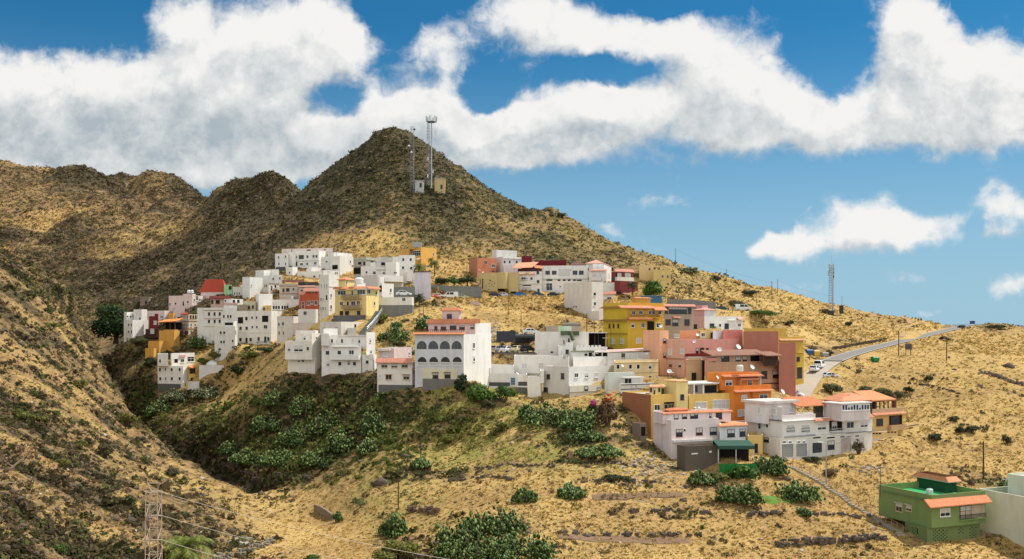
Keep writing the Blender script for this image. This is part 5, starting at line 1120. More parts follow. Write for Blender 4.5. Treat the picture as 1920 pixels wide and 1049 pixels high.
def build_terrain():
    co = np.stack([GX, GD, GZ], -1).reshape(-1, 3)
    idx = np.arange(NU * NL).reshape(NU, NL)
    q = np.stack([idx[:-1, :-1], idx[1:, :-1], idx[1:, 1:], idx[:-1, 1:]], -1).reshape(-1, 4)
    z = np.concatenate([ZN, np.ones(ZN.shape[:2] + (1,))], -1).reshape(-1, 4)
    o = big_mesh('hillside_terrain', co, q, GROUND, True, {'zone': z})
    tag(o, 'dry golden and scrub covered volcanic hills with a ravine', 'hillside', kind='structure')
    # the sea beyond the ridge, out to the horizon
    m, nt, b = nodes_of('sea_water'); b.inputs['Base Color'].default_value = (0.03, 0.09, 0.14, 1); b.inputs['Roughness'].default_value = 0.25
    n = nt.nodes.new('ShaderNodeTexNoise'); n.inputs['Scale'].default_value = 0.05; bp = nt.nodes.new('ShaderNodeBump'); bp.inputs['Distance'].default_value = 2.0
    nt.links.new(n.outputs[0], bp.inputs['Height']); nt.links.new(bp.outputs[0], b.inputs['Normal'])
    s = mesh_obj('sea', [(-90000, 1400, -190), (90000, 1400, -190), (90000, 120000, -190), (-90000, 120000, -190)], [(0, 1, 2, 3)], m)
    tag(s, 'pale blue sea out to the horizon beyond the ridge', 'sea', kind='structure')
build_terrain()

def build_roads():
    mats = {'asphalt': plain('asphalt', (.205, .19, .17), .95, var=.25, scale=.6), 'concrete': plain('worn_concrete', (.38, .33, .27), .95, var=.18, scale=.5), 'dirt': plain('bare_dirt', (.38, .25, .12), 1, var=.25, scale=.7)}
    lab = {'main_road': 'asphalt road climbing over the ridge', 'lane': 'pale concrete lane beside the ochre building', 'upper_street': 'street with parked cars below the long white building', 'car_park': 'small asphalt car park by the arched house', 'terrace_street': 'dirt parking strip above the pink houses', 'footpath': 'narrow dirt footpath on the right slope', 'dirt_track': 'dirt track up the far ridge'}
    for nm, Q, hw, kind in ROADLINES:
        T_ = np.gradient(Q[:, :2], axis=0); T_ /= np.linalg.norm(T_, axis=1)[:, None]; N_ = np.stack([-T_[:, 1], T_[:, 0]], 1)
        vs = []; fs = []
        for i in range(len(Q)):
            for k in (-1, -.33, .33, 1): vs.append((Q[i, 0] + N_[i, 0] * hw * k, Q[i, 1] + N_[i, 1] * hw * k, Q[i, 2] + .06))
        for i in range(len(Q) - 1):
            for k in range(3): a = 4 * i + k; fs.append((a, a + 1, a + 5, a + 4))
        tag(mesh_obj(nm, vs, fs, mats[kind]), lab[nm], 'road', kind='structure')
        if nm in ('main_road',):
            for side in (-.9, .9):
                v2 = []; f2 = []
                for i in range(len(Q)):
                    for k in (side - .025, side + .025): v2.append((Q[i, 0] + N_[i, 0] * hw * k, Q[i, 1] + N_[i, 1] * hw * k, Q[i, 2] + .066))
                for i in range(len(Q) - 1): f2.append((2 * i, 2 * i + 1, 2 * i + 3, 2 * i + 2))
                tag(mesh_obj('road_edge_line', v2, f2, WHITEP), 'white edge line along the climbing road', 'road marking', kind='structure')
build_roads()
# ================================================================== walls, poles, masts, cars and other things
def wall_run(name, label, pts, th, mat, cat='wall', group=None, seg=1.6, cap=None):
    """a wall along (u, v top, v bottom, depth) points, sunk into the slope"""
    P = [(P3(u, vt, D), P3(u, vb, D).z) for u, vt, vb, D in pts]
    o = P[0][0].copy(); o.z = P[0][1]; m = MB(o)
    for (a, za), (b, zb) in zip(P[:-1], P[1:]):
        d = Vector((b.x - a.x, b.y - a.y, 0)); n = Vector((d.y, -d.x, 0)).normalized() * th / 2
        m.hexa([Vector((a.x, a.y, za - 1.5)) + n, Vector((b.x, b.y, zb - 1.5)) + n, Vector((b.x, b.y, zb - 1.5)) - n, Vector((a.x, a.y, za - 1.5)) - n,
                a + n, b + n, b - n, a - n])
        if cap: 
            k = n * 1.35; m.hexa([a + k, b + k, b - k, a - k] + [q + Vector((0, 0, .12)) for q in (a + k, b + k, b - k, a - k)], 1)
    ob = m.build(name, [mat, cap or mat]); return tag(ob, label, cat, group)
SLATE = plain('dark_slate_render', (.055, .06, .075), .9, var=.2); GGREY = plain('grey_green_concrete', (.19, .20, .18), .95, var=.25, scale=.8); BRWALL = plain('brown_concrete', (.19, .15, .115), .95, var=.3)
DRYST = plain('dry_stone', (.10, .08, .065), 1, var=.8, scale=2.2)
wall_run('retaining_wall', 'grey green retaining wall left of the tall lilac block', [(738, 538, 558, 284), (778, 538, 558, 284)], .5, GGREY)
wall_run('retaining_wall', 'long grey retaining wall behind the parked white vans', [(806, 535, 555, 327), (850, 537, 556, 327), (903, 539, 558, 328)], .5, GGREY, cap=plain('pale_coping', (.30, .31, .28), .9))
wall_run('retaining_wall', 'dark shaded wall under the street with the white vans', [(806, 559.5, 572, 314.3), (850, 562, 572, 314.3), (890, 563.5, 573, 315.5)], .4, DRYST)
wall_run('retaining_wall', 'blue black rendered wall behind the car park', [(931, 621.5, 655, 246), (966, 620.5, 655, 246)], .5, SLATE)
wall_run('retaining_wall', 'brown wall holding up the car park', [(921, 662, 682, 226), (965, 662.5, 680, 227), (1006, 662, 677, 227)], .5, BRWALL)
wall_run('retaining_wall', 'grey stone wall above the grey brown house', [(1251, 561, 574, 286), (1300, 562, 576, 286), (1342, 567, 580, 286)], .5, plain('grey_stone', (.20, .19, .18), .95, var=.45, scale=1.6))
wall_run('garden_wall', 'dark fenced garden wall at the foot of the yellow balcony house', [(625, 592.5, 602, 262), (686, 591.5, 601, 262)], .3, plain('dark_grey_wall', (.10, .095, .10), .9), cap=plain('reddish_coping', (.28, .17, .13), .9))
def rubble_wall(name, label, pts, h, seed, mat=DRYST, n=None, w=.45):
    """dry stone wall: many rough stones heaped along a line of (u, v) photo points on the ground"""
    rnd = random.Random(seed); H = [hit(*p) for p in pts]; H = [p for p in H if p]
    o = H[0]; m = MB(o)
    for a, b in zip(H[:-1], H[1:]):
        L_ = (b - a).length; k = int(L_ / .33 * max(1, h / .4))
        for i in range(k):
            p = a.lerp(b, rnd.random()); z = float(ground_z([p.x], [p.y])[0]); r = rnd.uniform(.14, .3)
            c = Vector((p.x + rnd.uniform(-w, w) * .6, p.y + rnd.uniform(-w, w), z + rnd.random() * h))
            e = [Vector((rnd.uniform(.6, 1.3) * r, rnd.uniform(-.2, .2) * r, rnd.uniform(-.2, .2) * r)), Vector((rnd.uniform(-.2, .2) * r, rnd.uniform(.6, 1.2) * r, 0)), Vector((0, rnd.uniform(-.2, .2) * r, rnd.uniform(.5, .9) * r))]
            m.box(c, *e)
    return tag(m.build(name, [mat]), label, 'wall', kind='stuff' if h < .7 else None)
rubble_wall('dry_stone_wall', 'long dark dry stone wall left of the green house', [(1452, 1025), (1500, 1023), (1560, 1020), (1610, 1016), (1662, 1013)], .9, 1)
rubble_wall('dry_stone_wall', 'broken stone terrace wall high on the right edge', [(1838, 699), (1860, 706), (1890, 716), (1925, 727)], .8, 2, plain('mixed_stone', (.2, .17, .14), 1, var=.9, scale=1.5))
rubble_wall('dry_stone_wall', 'low dark terrace wall in the ravine below the prickly pears', [(418, 884), (470, 890), (520, 895), (585, 903)], .8, 3)
rubble_wall('dry_stone_wall', 'short crumbling terrace wall near the big prickly pear thicket', [(764, 962), (800, 960), (822, 966)], .9, 4, plain('brown_stone', (.16, .105, .07), 1, var=.6, scale=1.5))
rubble_wall('dry_stone_wall', 'dark heap of terrace stones below the lawn', [(1405, 970), (1440, 966), (1470, 962)], .5, 5)
rubble_wall('dry_stone_wall', 'low stone edge under the bare soil strip', [(1045, 1000), (1130, 1004), (1230, 1006), (1300, 1006)], .3, 6)
wall_run('channel_wall', 'curved pale concrete channel wall in the ravine bottom', [(590, 946, 951, 168), (602, 950, 955, 166), (612, 956, 961, 164), (624, 965, 971, 160)], .35, plaster((.25, .205, .15), stain=.4))
rubble_wall('dry_stone_wall', 'mossy stone channel wall at the bottom edge of the photo', [(400, 1052), (450, 1042), (490, 1028), (512, 1018)], .75, 9, plain('mossy_stone', (.2, .18, .13), 1, var=.7, scale=1.5))
for k, (pts, h) in enumerate((([(1090, 905), (1160, 903), (1230, 906)], .35), ([(1180, 962), (1260, 958), (1330, 962)], .4), ([(1500, 962), (1580, 966), (1640, 970)], .3), ([(830, 905), (900, 898), (960, 900)], .3), ([(1700, 720), (1760, 728), (1800, 742)], .35), ([(1560, 655), (1620, 645), (1660, 637)], .6), ([(870, 880), (940, 874), (1040, 876)], .25))):
    rubble_wall('terrace_edge', ['stony terrace edge right above the upper soil strip', 'stony terrace edge in the middle of the dry field', 'stony terrace edge beside the long stairway', 'stony terrace edge above the large prickly pears', 'stony edge on the right slope behind the mustard end house', 'dark rock cut above the climbing road', 'thin stony line across the upper field'][k], pts, h, 20 + k)
# debris of broken concrete under the houses
def rubble(label, u, v, w, h, n, seed, size=.5):
    rnd = random.Random(seed); c0 = hit(u, v); m = MB(c0)
    for i in range(n):
        p = hit(u + rnd.gauss(0, w / 2), v + rnd.gauss(0, h / 2))
        if p is None: continue
        r = rnd.uniform(.2, 1) * size; an = rnd.random() * 3.14
        m.box(p + Vector((0, 0, r * .1)), Vector((math.cos(an), math.sin(an), rnd.uniform(-.3, .3))) * r, Vector((-math.sin(an), math.cos(an), 0)) * r * rnd.uniform(.3, .8), Vector((0, 0, rnd.uniform(.1, .4) * r)))
    o = m.build('rubble', [plain('broken_concrete', (.36, .31, .25), 1, var=.4, scale=1)]); tag(o, label, 'rubble', kind='stuff')
rubble('heap of broken concrete and stones beside the white and pinkish house', 1225, 880, 75, 36, 240, 11, .42)
rubble('pale stones scattered at the corner of the green house', 1640, 985, 20, 18, 60, 12, .3)
rubble('stones scattered right of the green house', 1855, 1000, 22, 14, 60, 13, .28)
rubble('pale rubble and sticks in front of the white row house', 1628, 880, 30, 12, 60, 14, .4)
rubble('light slabs lying in the ravine bottom', 455, 1020, 16, 8, 14, 15, .9)
rubble('rubble on the slope beside the arched house', 925, 622, 12, 26, 90, 16, .7)

# ---- poles and lamps
def pole(label, u, vt, vb, D=None, r=.1, kind='pole', arms=0, group=None, lean=0.0, lampdir=0):
    p = hit(u, vb) if D is None else P3(u, vb, D)
    if p is None: p = P3(u, vb, 300)
    top = P3(u + lean, vt, p.y); h = top.z - p.z
    if kind == 'lamp':
        t = empty('street_lamp', p, label, 'street lamp', group)
        m = MB(p); m.bar(p - Vector((0, 0, 1)), top, r * 1.2, 6, r * .7); m.bar(top, top + Vector((lampdir * 1.6, -.2, .25)), r * .6, 5); m.build('post', [GREYM if h > 4 else DARKM], t)
        q = MB(p); c = top + Vector((lampdir * 1.9, -.25, .25)); q.hexa([c + Vector(v) for v in ((-.45, -.15, -.06), (.45, -.15, -.1), (.45, .15, -.1), (-.45, .15, -.06), (-.4, -.12, .1), (.4, -.12, .05), (.4, .12, .05), (-.4, .12, .1))]); q.build('lamp_head', [WHITEP], t)
        return t
    t = empty('utility_pole', p, label, 'pole', group)
    m = MB(p); m.bar(p - Vector((0, 0, 1)), top, r, 7, r * .75); m.build('post', [WOODP], t)
    if arms:
        for i in range(arms):
            q = MB(p); c = top - Vector((0, 0, .4 + .7 * i)); q.bar(c - Vector((.8, .1, 0)), c + Vector((.8, -.1, 0)), .05, 4)
            for s in (-.7, -.25, .25, .7): q.lathe(c + Vector((s, 0, .04)), [(.05, 0), (.06, .1), (.03, .16)], 6, 1)
            q.build('crossarm', [WOODP, WHITEP], t)
    return t
G_ = 'utility poles on the slopes'
pole('tall thin pole standing alone on the skyline of the hill slope', 1267, 466, 493, 455, .12, group=G_)
pole('short pole on the skyline right of the lone tall one', 1362, 505, 526, 446, .11, group=G_)
pole('pole on the ridge, left of a pair near the lattice tower', 1447, 528, 549, 425, .11, group=G_, arms=1)
pole('pole on the ridge, right of a pair near the lattice tower', 1458, 524, 551, 423, .11, group=G_)
pole('pole high on the dark flank of the hill', 1104, 419, 434, 468, .12, group=G_)
pole('slanting old pole on the slope above the red brown building', 1373, 562, 588, None, .09, group=G_, lean=2)
pole('pole behind the hedge on the golden slope', 1416, 560, 592, None, .09, group=G_, lean=3)
pole('dark pole beside the climbing road, left of the billboard', 1685, 622, 668, None, .16, group=G_, arms=1)
pole('dark pole on the slope right of the billboard', 1775, 632, 677, None, .16, group=G_, arms=1)
pole('thick dark pole on the golden slope above the green house', 1844, 828, 899, None, .17, group=G_)
pole('thin pole standing on the left corner of the green house', 1651, 876, 920, 151, .05, group=G_)
pole('thin pole in the dry field above the big prickly pears', 747, 895, 957, None, .11, group=G_)
pole('thin pole on the slope, upper of the two near the field', 789, 812, 868, None, .1, group=G_)
pole('thin dark pole below the arched house', 818, 738, 792, None, .1, group=G_)
pole('pole on the golden slope below the parked cars', 953, 552, 592, None, .11, group=G_)
pole('short pole lower on the golden slope', 977, 580, 613, None, .11, group=G_)
pole('pole beside the beige blank house', 1100, 588, 640, 244, .1, group=G_)
pole('pole left of the mustard house', 1115, 606, 655, 226, .1, group=G_)
pole('pole against the mustard house wall', 1145.5, 615, 652, 224, .09, group=G_)
pole('left one of two dark poles below the red flowering bush', 786, 572, 602, None, .1, group=G_)
pole('right one of two dark poles below the red flowering bush', 794, 566, 604, None, .1, group=G_)
pole('pole against the front of the white long balcony house', 678.5, 657, 700, 226.5, .08, group=G_)
pole('pole at the left corner of the small pinkish house', 701, 675, 722, 207, .1, group=G_)
pole('tall lamp pole in front of the grey garages', 1549, 832, 908, None, .11, 'lamp', lampdir=-.55)
pole('street lamp with a curved arm at the tall lilac block', 785, 536, 566, 285, .08, 'lamp', lampdir=-.8)
pole('small lamp post beside the white terraced houses at the cream house', 1252, 701, 722, 197, .05, 'lamp', lampdir=.4)
pole('lamp post by the community building with a white globe', 896, 508, 560, 330, .08, 'lamp', lampdir=.3)

# ---- lattice masts
def lattice(m, p, h, w0, w1, n, r, mi=0, sides=3):
    def ring(t): 
        w = (w0 + (w1 - w0) * t) / 2; z = p.z + h * t
        return [Vector((p.x + w * math.cos(2 * math.pi * i / sides + .5), p.y + w * math.sin(2 * math.pi * i / sides + .5), z)) for i in range(sides)]
    R = [ring(i / n) for i in range(n + 1)]
    for i in range(n):
        for k in range(sides):
            m.bar(R[i][k], R[i + 1][k], r, 3, mi=mi); m.bar(R[i][k], R[i + 1][(k + 1) % sides], r * .6, 3, mi=mi); m.bar(R[i + 1][k], R[i + 1][(k + 1) % sides], r * .6, 3, mi=mi)
def antenna(m, c, h=1.8, w=.32): m.box(c, (w / 2, 0, 0), (0, .12, 0), (0, 0, h / 2))
STEEL = plain('mast_steel', (.20, .21, .22), .55, .3)
D_ = 445; p = ground(805, D_); top = P3(805, 231, D_)
t = empty('cell_tower', p, 'tall twin cell mast with a ring of antennas near the hilltop', 'cell tower')
m = MB(p); lattice(m, P3(803, 348, D_), top.z - P3(803, 348, D_).z, 1.7, 1.2, 22, .07); m.build('lattice_mast', [STEEL], t)
m = MB(p); q0 = P3(809, 349, D_); m.bar(q0 - Vector((0, 0, 1)), P3(809, 226, D_), .36, 8, .26); m.build('tubular_mast', [GREYM], t)
m = MB(p); z = P3(809, 229, D_).z; c = P3(809, 229, D_); m.lathe(Vector((c.x, c.y, z)), [(2.2, -.08), (2.2, .08), (.5, .08)], 12)
for i in range(10): a_ = 2 * math.pi * i / 10; m.bar(Vector((c.x + 2.2 * math.cos(a_), c.y + 2.2 * math.sin(a_), z)), Vector((c.x + 2.2 * math.cos(a_), c.y + 2.2 * math.sin(a_), z + 1)), .05, 4)
m.build('platform', [STEEL], t)
for i in range(6):
    a_ = 2 * math.pi * i / 6 + .3; q = MB(p); cc = Vector((c.x + 2.35 * math.cos(a_), c.y + 2.35 * math.sin(a_), z + .9)); q.bar(cc - Vector((0, 0, 1.2)), cc + Vector((0, 0, 1.6)), .06, 4); antenna(q, cc + Vector((0, -.15, .5)), 2.1, .45); q.build('antenna', [GREYP], t)
m = MB(p); m.bar(Vector((c.x, c.y, z)), Vector((c.x, c.y, z + 3.6)), .05, 4); m.build('lightning_rod', [GREYM], t)
for vv, uu in ((248, 812), (255, 812.5), (266, 802), (298, 802.5), (330, 802), (322, 812)):
    q = MB(p); antenna(q, P3(uu, vv, D_ - .9), 1.6, .4); q.build('antenna', [WHITEP], t)
p = ground(773, D_); h = P3(773, 238, D_).z - p.z
t = empty('lattice_mast', p, 'slim grey lattice mast left of the tall twin cell mast', 'mast')
m = MB(p); lattice(m, p, h, 2.2, 1.7, 24, .06, sides=4); m.build('frame', [STEEL], t)
for vv, uu in ((243, 777), (286, 771.5), (274, 767)): q = MB(p); q.lathe(P3(uu, vv, D_ - 1), [(.05, -.5), (.5, -.2), (.5, .2), (.05, .5)], 8); q.build('antenna', [WHITEP if vv > 260 else DARKM], t)
def hut(name, label, u0, u1, vt, vb, D, col, roofcol, cat='hut', depth=3.0, door=True):
    a = P3(u0, vt, D); b = P3(u1, vb, D); t = empty(name, ((a.x + b.x) / 2, D, b.z), label, cat); o = t.location.copy()
    m = MB(o); m.aabb((a.x, D, b.z - 3), (b.x, D + depth, a.z)); m.build('walls', [plaster(col)], t)
    m = MB(o); m.aabb((a.x - .25, D - .3, a.z + .003), (b.x + .25, D + depth + .3, a.z + .22)); m.build('roof_slab', [plaster(roofcol)], t)
    if door: m = MB(o); w = b.x - a.x; m.aabb((a.x + w * .55, D - .04, b.z), (a.x + w * .55 + min(.95, w * .3), D + .02, b.z + min(2.0, (a.z - b.z) * .8))); m.build('door', [DARKM], t)
    return t
hut('equipment_hut', 'white equipment hut between the two masts', 778, 794, 339.5, 352, 446, (.5, .5, .48), (.6, .6, .6))
hut('equipment_hut', 'yellow equipment hut right of the tall twin cell mast', 815, 834.5, 335, 355, 446, (.55, .43, .2), (.6, .57, .5))
_q = hit(271, 572)
hut('ruined_hut', 'small flat roofed hut with an open front above the dark tree', 263, 279, 558, 573, _q.y, (.30, .24, .19), (.55, .45, .33))
hut('blue_shed', 'blue sheet metal shed beside the round green tree', 1205, 1241, 556, 570, 288, (.06, .17, .30), (.2, .3, .36), 'shed', 4, False)
D_ = 418; p = P3(1559, 590, D_); t = empty('cell_tower', p, 'lattice cell tower with antenna panels on the right ridge', 'cell tower')
m = MB(p); q = P3(1557, 592, D_); lattice(m, q, P3(1557, 498, D_).z - q.z, 2.0, 1.3, 20, .08, sides=4); m.build('lattice_mast', [STEEL], t)
m = MB(p); q = P3(1562, 590, D_); m.bar(q - Vector((0, 0, 2)), P3(1562, 495, D_), .3, 7, .22); m.build('tubular_mast', [GREYM], t)
for vv, uu in ((500, 1555), (500, 1562.5), (508, 1563), (508, 1557), (516, 1563), (522, 1562.5), (513, 1553.5)): q = MB(p); antenna(q, P3(uu, vv, D_ - 1), 2.1, .5); q.build('antenna', [GREYP], t)
m = MB(p); m.bar(P3(1559, 497, D_), P3(1559, 474, D_), .05, 4); m.build('lightning_rod', [GREYM], t)
m = MB(p); a = P3(1554, 583, D_ - 1); b = P3(1562, 594, D_); m.aabb((a.x, D_ - 1.4, b.z - 2), (b.x, D_ + 1, a.z)); m.build('base_cabinet', [DARKM], t)
p = P3(1578, 580, 422); t = empty('antenna_mast', p, 'small antenna mast with a dark cabinet right of the ridge tower', 'mast'); m = MB(p); m.bar(p - Vector((0, 0, 2)), P3(1579, 555, 422), .09, 5); m.build('post', [STEEL], t)
m = MB(p); a = P3(1574, 573, 422); m.aabb((a.x, 420.9, p.z - 2), (a.x + 1.3, 422.3, a.z)); m.build('cabinet', [DARKM], t)
# ---- rusty pylon at the lower left with its wires
p = ground(288, 106); t = empty('power_pylon', p, 'weathered pale lattice power pylon at the lower left', 'pylon')
PY_ = plain('peeling_paint', (.42, .33, .25), .85, var=.45, scale=3); m = MB(p); top = P3(288, 922, 106)
W_ = .62
for sx in (-1, 1):
    for sy in (-1, 1): m.bar(Vector((p.x + sx * W_ * 1.15, p.y + sy * W_, p.z - 1)), Vector((top.x + sx * W_, top.y + sy * W_, top.z)), .055, 4)
n = 9; h = top.z - p.z
for i in range(n):
    za, zb = p.z + h * i / n, p.z + h * (i + 1) / n
    for s in (-1, 1):
        q = 1 if i % 2 else -1
        m.bar((p.x - q * W_, p.y + s * W_, za), (p.x + q * W_, p.y + s * W_, zb), .05, 3); m.bar((p.x + s * W_, p.y - q * W_, za), (p.x + s * W_, p.y + q * W_, zb), .05, 3)
        m.bar((p.x - W_, p.y + s * W_, zb), (p.x + W_, p.y + s * W_, zb), .045, 3)
m.build('lattice_frame', [PY_], t)
for zz in (-2.6, -5.2):
    m = MB(p); m.bar(top + Vector((-1.0, 0, zz)), top + Vector((1.0, 0, zz)), .06, 4); m.build('crossarm', [PY_], t)
m = MB(p); m.bar(top + Vector((-1.0, 0, 0)), top + Vector((1.0, 0, 0)), .06, 4)
for s in (-.75, .75): m.bar(top + Vector((s * .25, 0, 0)), top + Vector((s, 0, .9)), .05, 4)
m.bar(top + Vector((-.75, 0, .9)), top + Vector((.75, 0, .9)), .05, 4); m.build('crossarm', [PY_], t)
def wire(label, a, b, sag, r, mat, group=None):
    m = MB(a); N = 26; P_ = []
    for i in range(N): k = i / (N - 1); q = a.lerp(b, k); q.z -= sag * 4 * k * (1 - k); P_.append(q)
    vs = []; fs = []; d = (b - a).normalized(); x = d.orthogonal().normalized(); y = d.cross(x)
    for q in P_:
        for k in range(3): t_ = 2 * math.pi * k / 3; vs.append(q + (x * math.cos(t_) + y * math.sin(t_)) * r)
    for i in range(N - 1):
        for k in range(3): fs.append((3 * i + k, 3 * i + (k + 1) % 3, 3 * i + 3 + (k + 1) % 3, 3 * i + 3 + k))
    m.add(vs, fs)
    return tag(m.build('power_line', [mat]), label, 'wire', group)
WIRE = plain('aluminium_wire', (.62, .56, .46), .5, .2)
for i, (z0, e, lb) in enumerate(((-.1, (1150, 1090, 100), 'power wire from the pylon, uppermost of its three'), (-2.6, (1050, 1100, 98), 'power wire from the pylon, middle one of its three'), (-5.2, (880, 1110, 96), 'power wire from the pylon, lowest of its three'))):
    wire(lb, top + Vector((.95, 0, z0)), P3(*e), 1.2, .022, WIRE, 'power wires of the lower left pylon')
wire('thin dark wire strung between the ridge poles', P3(1267, 468, 455), P3(1447, 530, 425), 1.5, .02, DARKM)
wire('thin dark wire from the ridge poles to the lattice tower', P3(1458, 526, 423), P3(1556, 555, 418), .8, .02, DARKM)
# ---- road furniture
p = hit(1703, 667); t = empty('billboard', p, 'dark billboard on two posts below the climbing road', 'billboard'); D_ = p.y
a = P3(1697, 645.5, D_); b = P3(1709.5, 656, D_); m = MB(p); m.aabb((a.x, D_ - .12, b.z), (b.x, D_ + .05, a.z)); m.build('panel', [plain('dark_grey_board', (.06, .062, .065), .6)], t)
for uu in (1698.5, 1707.5): q = P3(uu, 657, D_ + .15); m = MB(p); m.bar((q.x, q.y, p.z - 1), (q.x, q.y, a.z - .1), .11, 5); m.build('post', [WOODP], t)
p = P3(1823, 612, 428); t = empty('road_sign', p, 'blue road direction sign at the crest of the road', 'road sign'); a = P3(1817.5, 601.5, 428); b = P3(1828.5, 608.3, 428)
m = MB(p); m.aabb((a.x, 427.9, b.z), (b.x, 428, a.z)); m.aabb((a.x + .12, 427.88, b.z + .12), (b.x - .12, 427.9, a.z - .12), 1); m.build('sign_plate', [WHITEP, plain('sign_blue', (.015, .06, .24), .5, var=.05)], t)
for uu in (1820, 1826): q = P3(uu, 612, 428.1); m = MB(p); m.bar(q - Vector((0, 0, 2)), (q.x, q.y, a.z), .06, 5); m.build('post', [GREYM], t)
for nm, Q, hw, kind in ROADLINES:
    if nm != 'main_road': continue
    T_ = np.gradient(Q[:, :2], axis=0); T_ /= np.linalg.norm(T_, axis=1)[:, None]
    for (i0, i1, sd, lb) in ((int(len(Q) * .76), len(Q) - 1, -1, 'steel crash barrier on the near side of the road crest'), (int(len(Q) * .80), len(Q) - 1, 1, 'steel crash barrier on the far side of the road crest')):
        o = Vector(Q[i0]); t = empty('crash_barrier', o, lb, 'crash barrier'); m = MB(o); q = MB(o)
        L_ = [Vector((Q[i][0] + T_[i][1] * -sd * -1 * (hw + .5), Q[i][1] - T_[i][0] * -sd * -1 * (hw + .5), Q[i][2])) for i in range(i0, i1)]
        for a, b in zip(L_[:-1], L_[1:]): m.hexa([a + Vector((0, -.04, .45)), b + Vector((0, -.04, .45)), b + Vector((0, .04, .45)), a + Vector((0, .04, .45)), a + Vector((0, -.04, .8)), b + Vector((0, -.04, .8)), b + Vector((0, .04, .8)), a + Vector((0, .04, .8))])
        for a in L_[::4]: q.bar(a - Vector((0, 0, .6)), a + Vector((0, 0, .5)), .06, 4)
        m.build('rail', [GREYM], t); q.build('posts', [GREYM], t)
# ---- bins / containers
def container(label, u, v, D, w, d, h, col, rz=0.3, lid=None):
    p = P3(u, v, D); 
    t = empty('waste_container', p, label, 'waste container'); t.rotation_euler.z = rz
    def add(nm, lo, hi, mat, taper=1.0):
        m = MB(); m.hexa([(lo[0] * taper, lo[1] * taper, lo[2]), (hi[0] * taper, lo[1] * taper, lo[2]), (hi[0] * taper, hi[1] * taper, lo[2]), (lo[0] * taper, hi[1] * taper, lo[2]), (lo[0], lo[1], hi[2]), (hi[0], lo[1], hi[2]), (hi[0], hi[1], hi[2]), (lo[0], hi[1], hi[2])])
        o = m.build(nm, [mat], t); o.location = (0, 0, 0); return o
    b = plain('bin_plastic', col, .5, var=.1)
    add('bin_body', (-w / 2, -d / 2, .15), (w / 2, d / 2, h * .8), b, .88)
    m = MB(); m.hexa([(-w * .52, -d * .55, h * .8 + .004), (w * .52, -d * .55, h * .8 + .004), (w * .52, d * .55, h * .8 + .004), (-w * .52, d * .55, h * .8 + .004), (-w * .45, -d * .2, h), (w * .45, -d * .2, h), (w * .45, d * .4, h), (-w * .45, d * .4, h)]); o = m.build('lid', [plain('bin_lid', lid or tuple(c * .8 for c in col), .5)], t); o.location = (0, 0, 0)
    for sx in (-1, 1):
        m = MB(); m.bar((sx * w * .36, -d * .3, .12), (sx * w * .36, d * .3, .12), .12, 6); o = m.build('wheel', [DARKM], t); o.location = (0, 0, 0)
container('blue waste container at the start of the climbing road', 1517, 666, 262, 2.1, 1.5, 1.5, (.02, .09, .28))
container('yellow waste container beside the blue one', 1530, 668, 262, 1.7, 1.4, 1.6, (.62, .38, .04))
container('grey waste container right of the yellow one', 1546, 670, 263, 1.9, 1.4, 1.3, (.30, .28, .25))
q = hit(1641, 679); container('green waste container alone beside the road', 1641, 679, q.y, 1.9, 1.4, 1.35, (.015, .20, .06))
# ---- cars
def car_parts(L=4.2, Wd=1.75, H=1.48, van=False):
    h0 = .28; belt = H * (.62 if not van else .55)
    if van: side = [(-L/2, h0), (-L/2, H*.96), (-L/2+.15, H), (L*.22, H), (L*.36, belt+.1), (L*.49, belt-.12), (L/2, .6), (L/2, h0)]
    else: side = [(-L/2, h0), (-L/2, belt-.08), (-L*.47, belt), (-L*.40, belt+.04), (-L*.26, H-.04), (-L*.06, H), (L*.10, H-.05), (L*.25, belt+.05), (L*.40, belt-.08), (L*.49, belt-.28), (L/2, .5), (L/2, h0)]
    def shell(pr, w0, tuck):
        vs = []; n = len(pr)
        for s in (-1, 1):
            for x, z in pr:
                k = 1 - tuck * max(0, (z - belt) / max(.01, H - belt)); vs.append((x, s * w0 / 2 * k, z))
        fs = [(i, (i + 1) % n, n + (i + 1) % n, n + i) for i in range(n)] + [tuple(range(n - 1, -1, -1)), tuple(range(n, 2 * n))]
        return vs, fs
    body = shell(side, Wd, .18)
    gl = []
    def quad(a, b, c, d): gl.append((a, b, c, d))
    def wy(z): return Wd / 2 * (1 - .18 * max(0, (z - belt) / (H - belt))) + .008
    zb, zt = belt + .06, H - .1
    for s in (-1, 1):
        if van: segs = [(L*.08, L*.19, L*.30, L*.08)] + [(-L*.20, L*.05, L*.05, -L*.20)]
        else: segs = [(-L*.20, -L*.04, -L*.04, -L*.34), (-L*.01, L*.09, L*.21, -L*.01)]
        for (ta, tb, bb, ba) in segs: quad((ta, s * wy(zt), zt), (tb, s * wy(zt), zt), (bb, s * wy(zb), zb), (ba, s * wy(zb), zb))
    e = .012
    if van: fr = ((L*.22+.03, H-.06), (L*.35+.03, belt+.16)); rr = ((-L/2-e, H*.92), (-L/2-e, belt+.1))
    else: fr = ((L*.115, H-.04), (L*.245, belt+.12)); rr = ((-L*.275, H-.08), (-L*.395, belt+.12))
    for (a, b) in (fr, rr): quad((a[0] + e, -wy(a[1]) * .88, a[1]), (a[0] + e, wy(a[1]) * .88, a[1]), (b[0] + e, wy(b[1]) * .93, b[1]), (b[0] + e, -wy(b[1]) * .93, b[1])) if a[0] > 0 else quad((a[0] - e, -wy(a[1]) * .88, a[1] + e), (a[0] - e, wy(a[1]) * .88, a[1] + e), (b[0] - e, wy(b[1]) * .93, b[1] + e), (b[0] - e, -wy(b[1]) * .93, b[1] + e))
    return body, gl, L, Wd
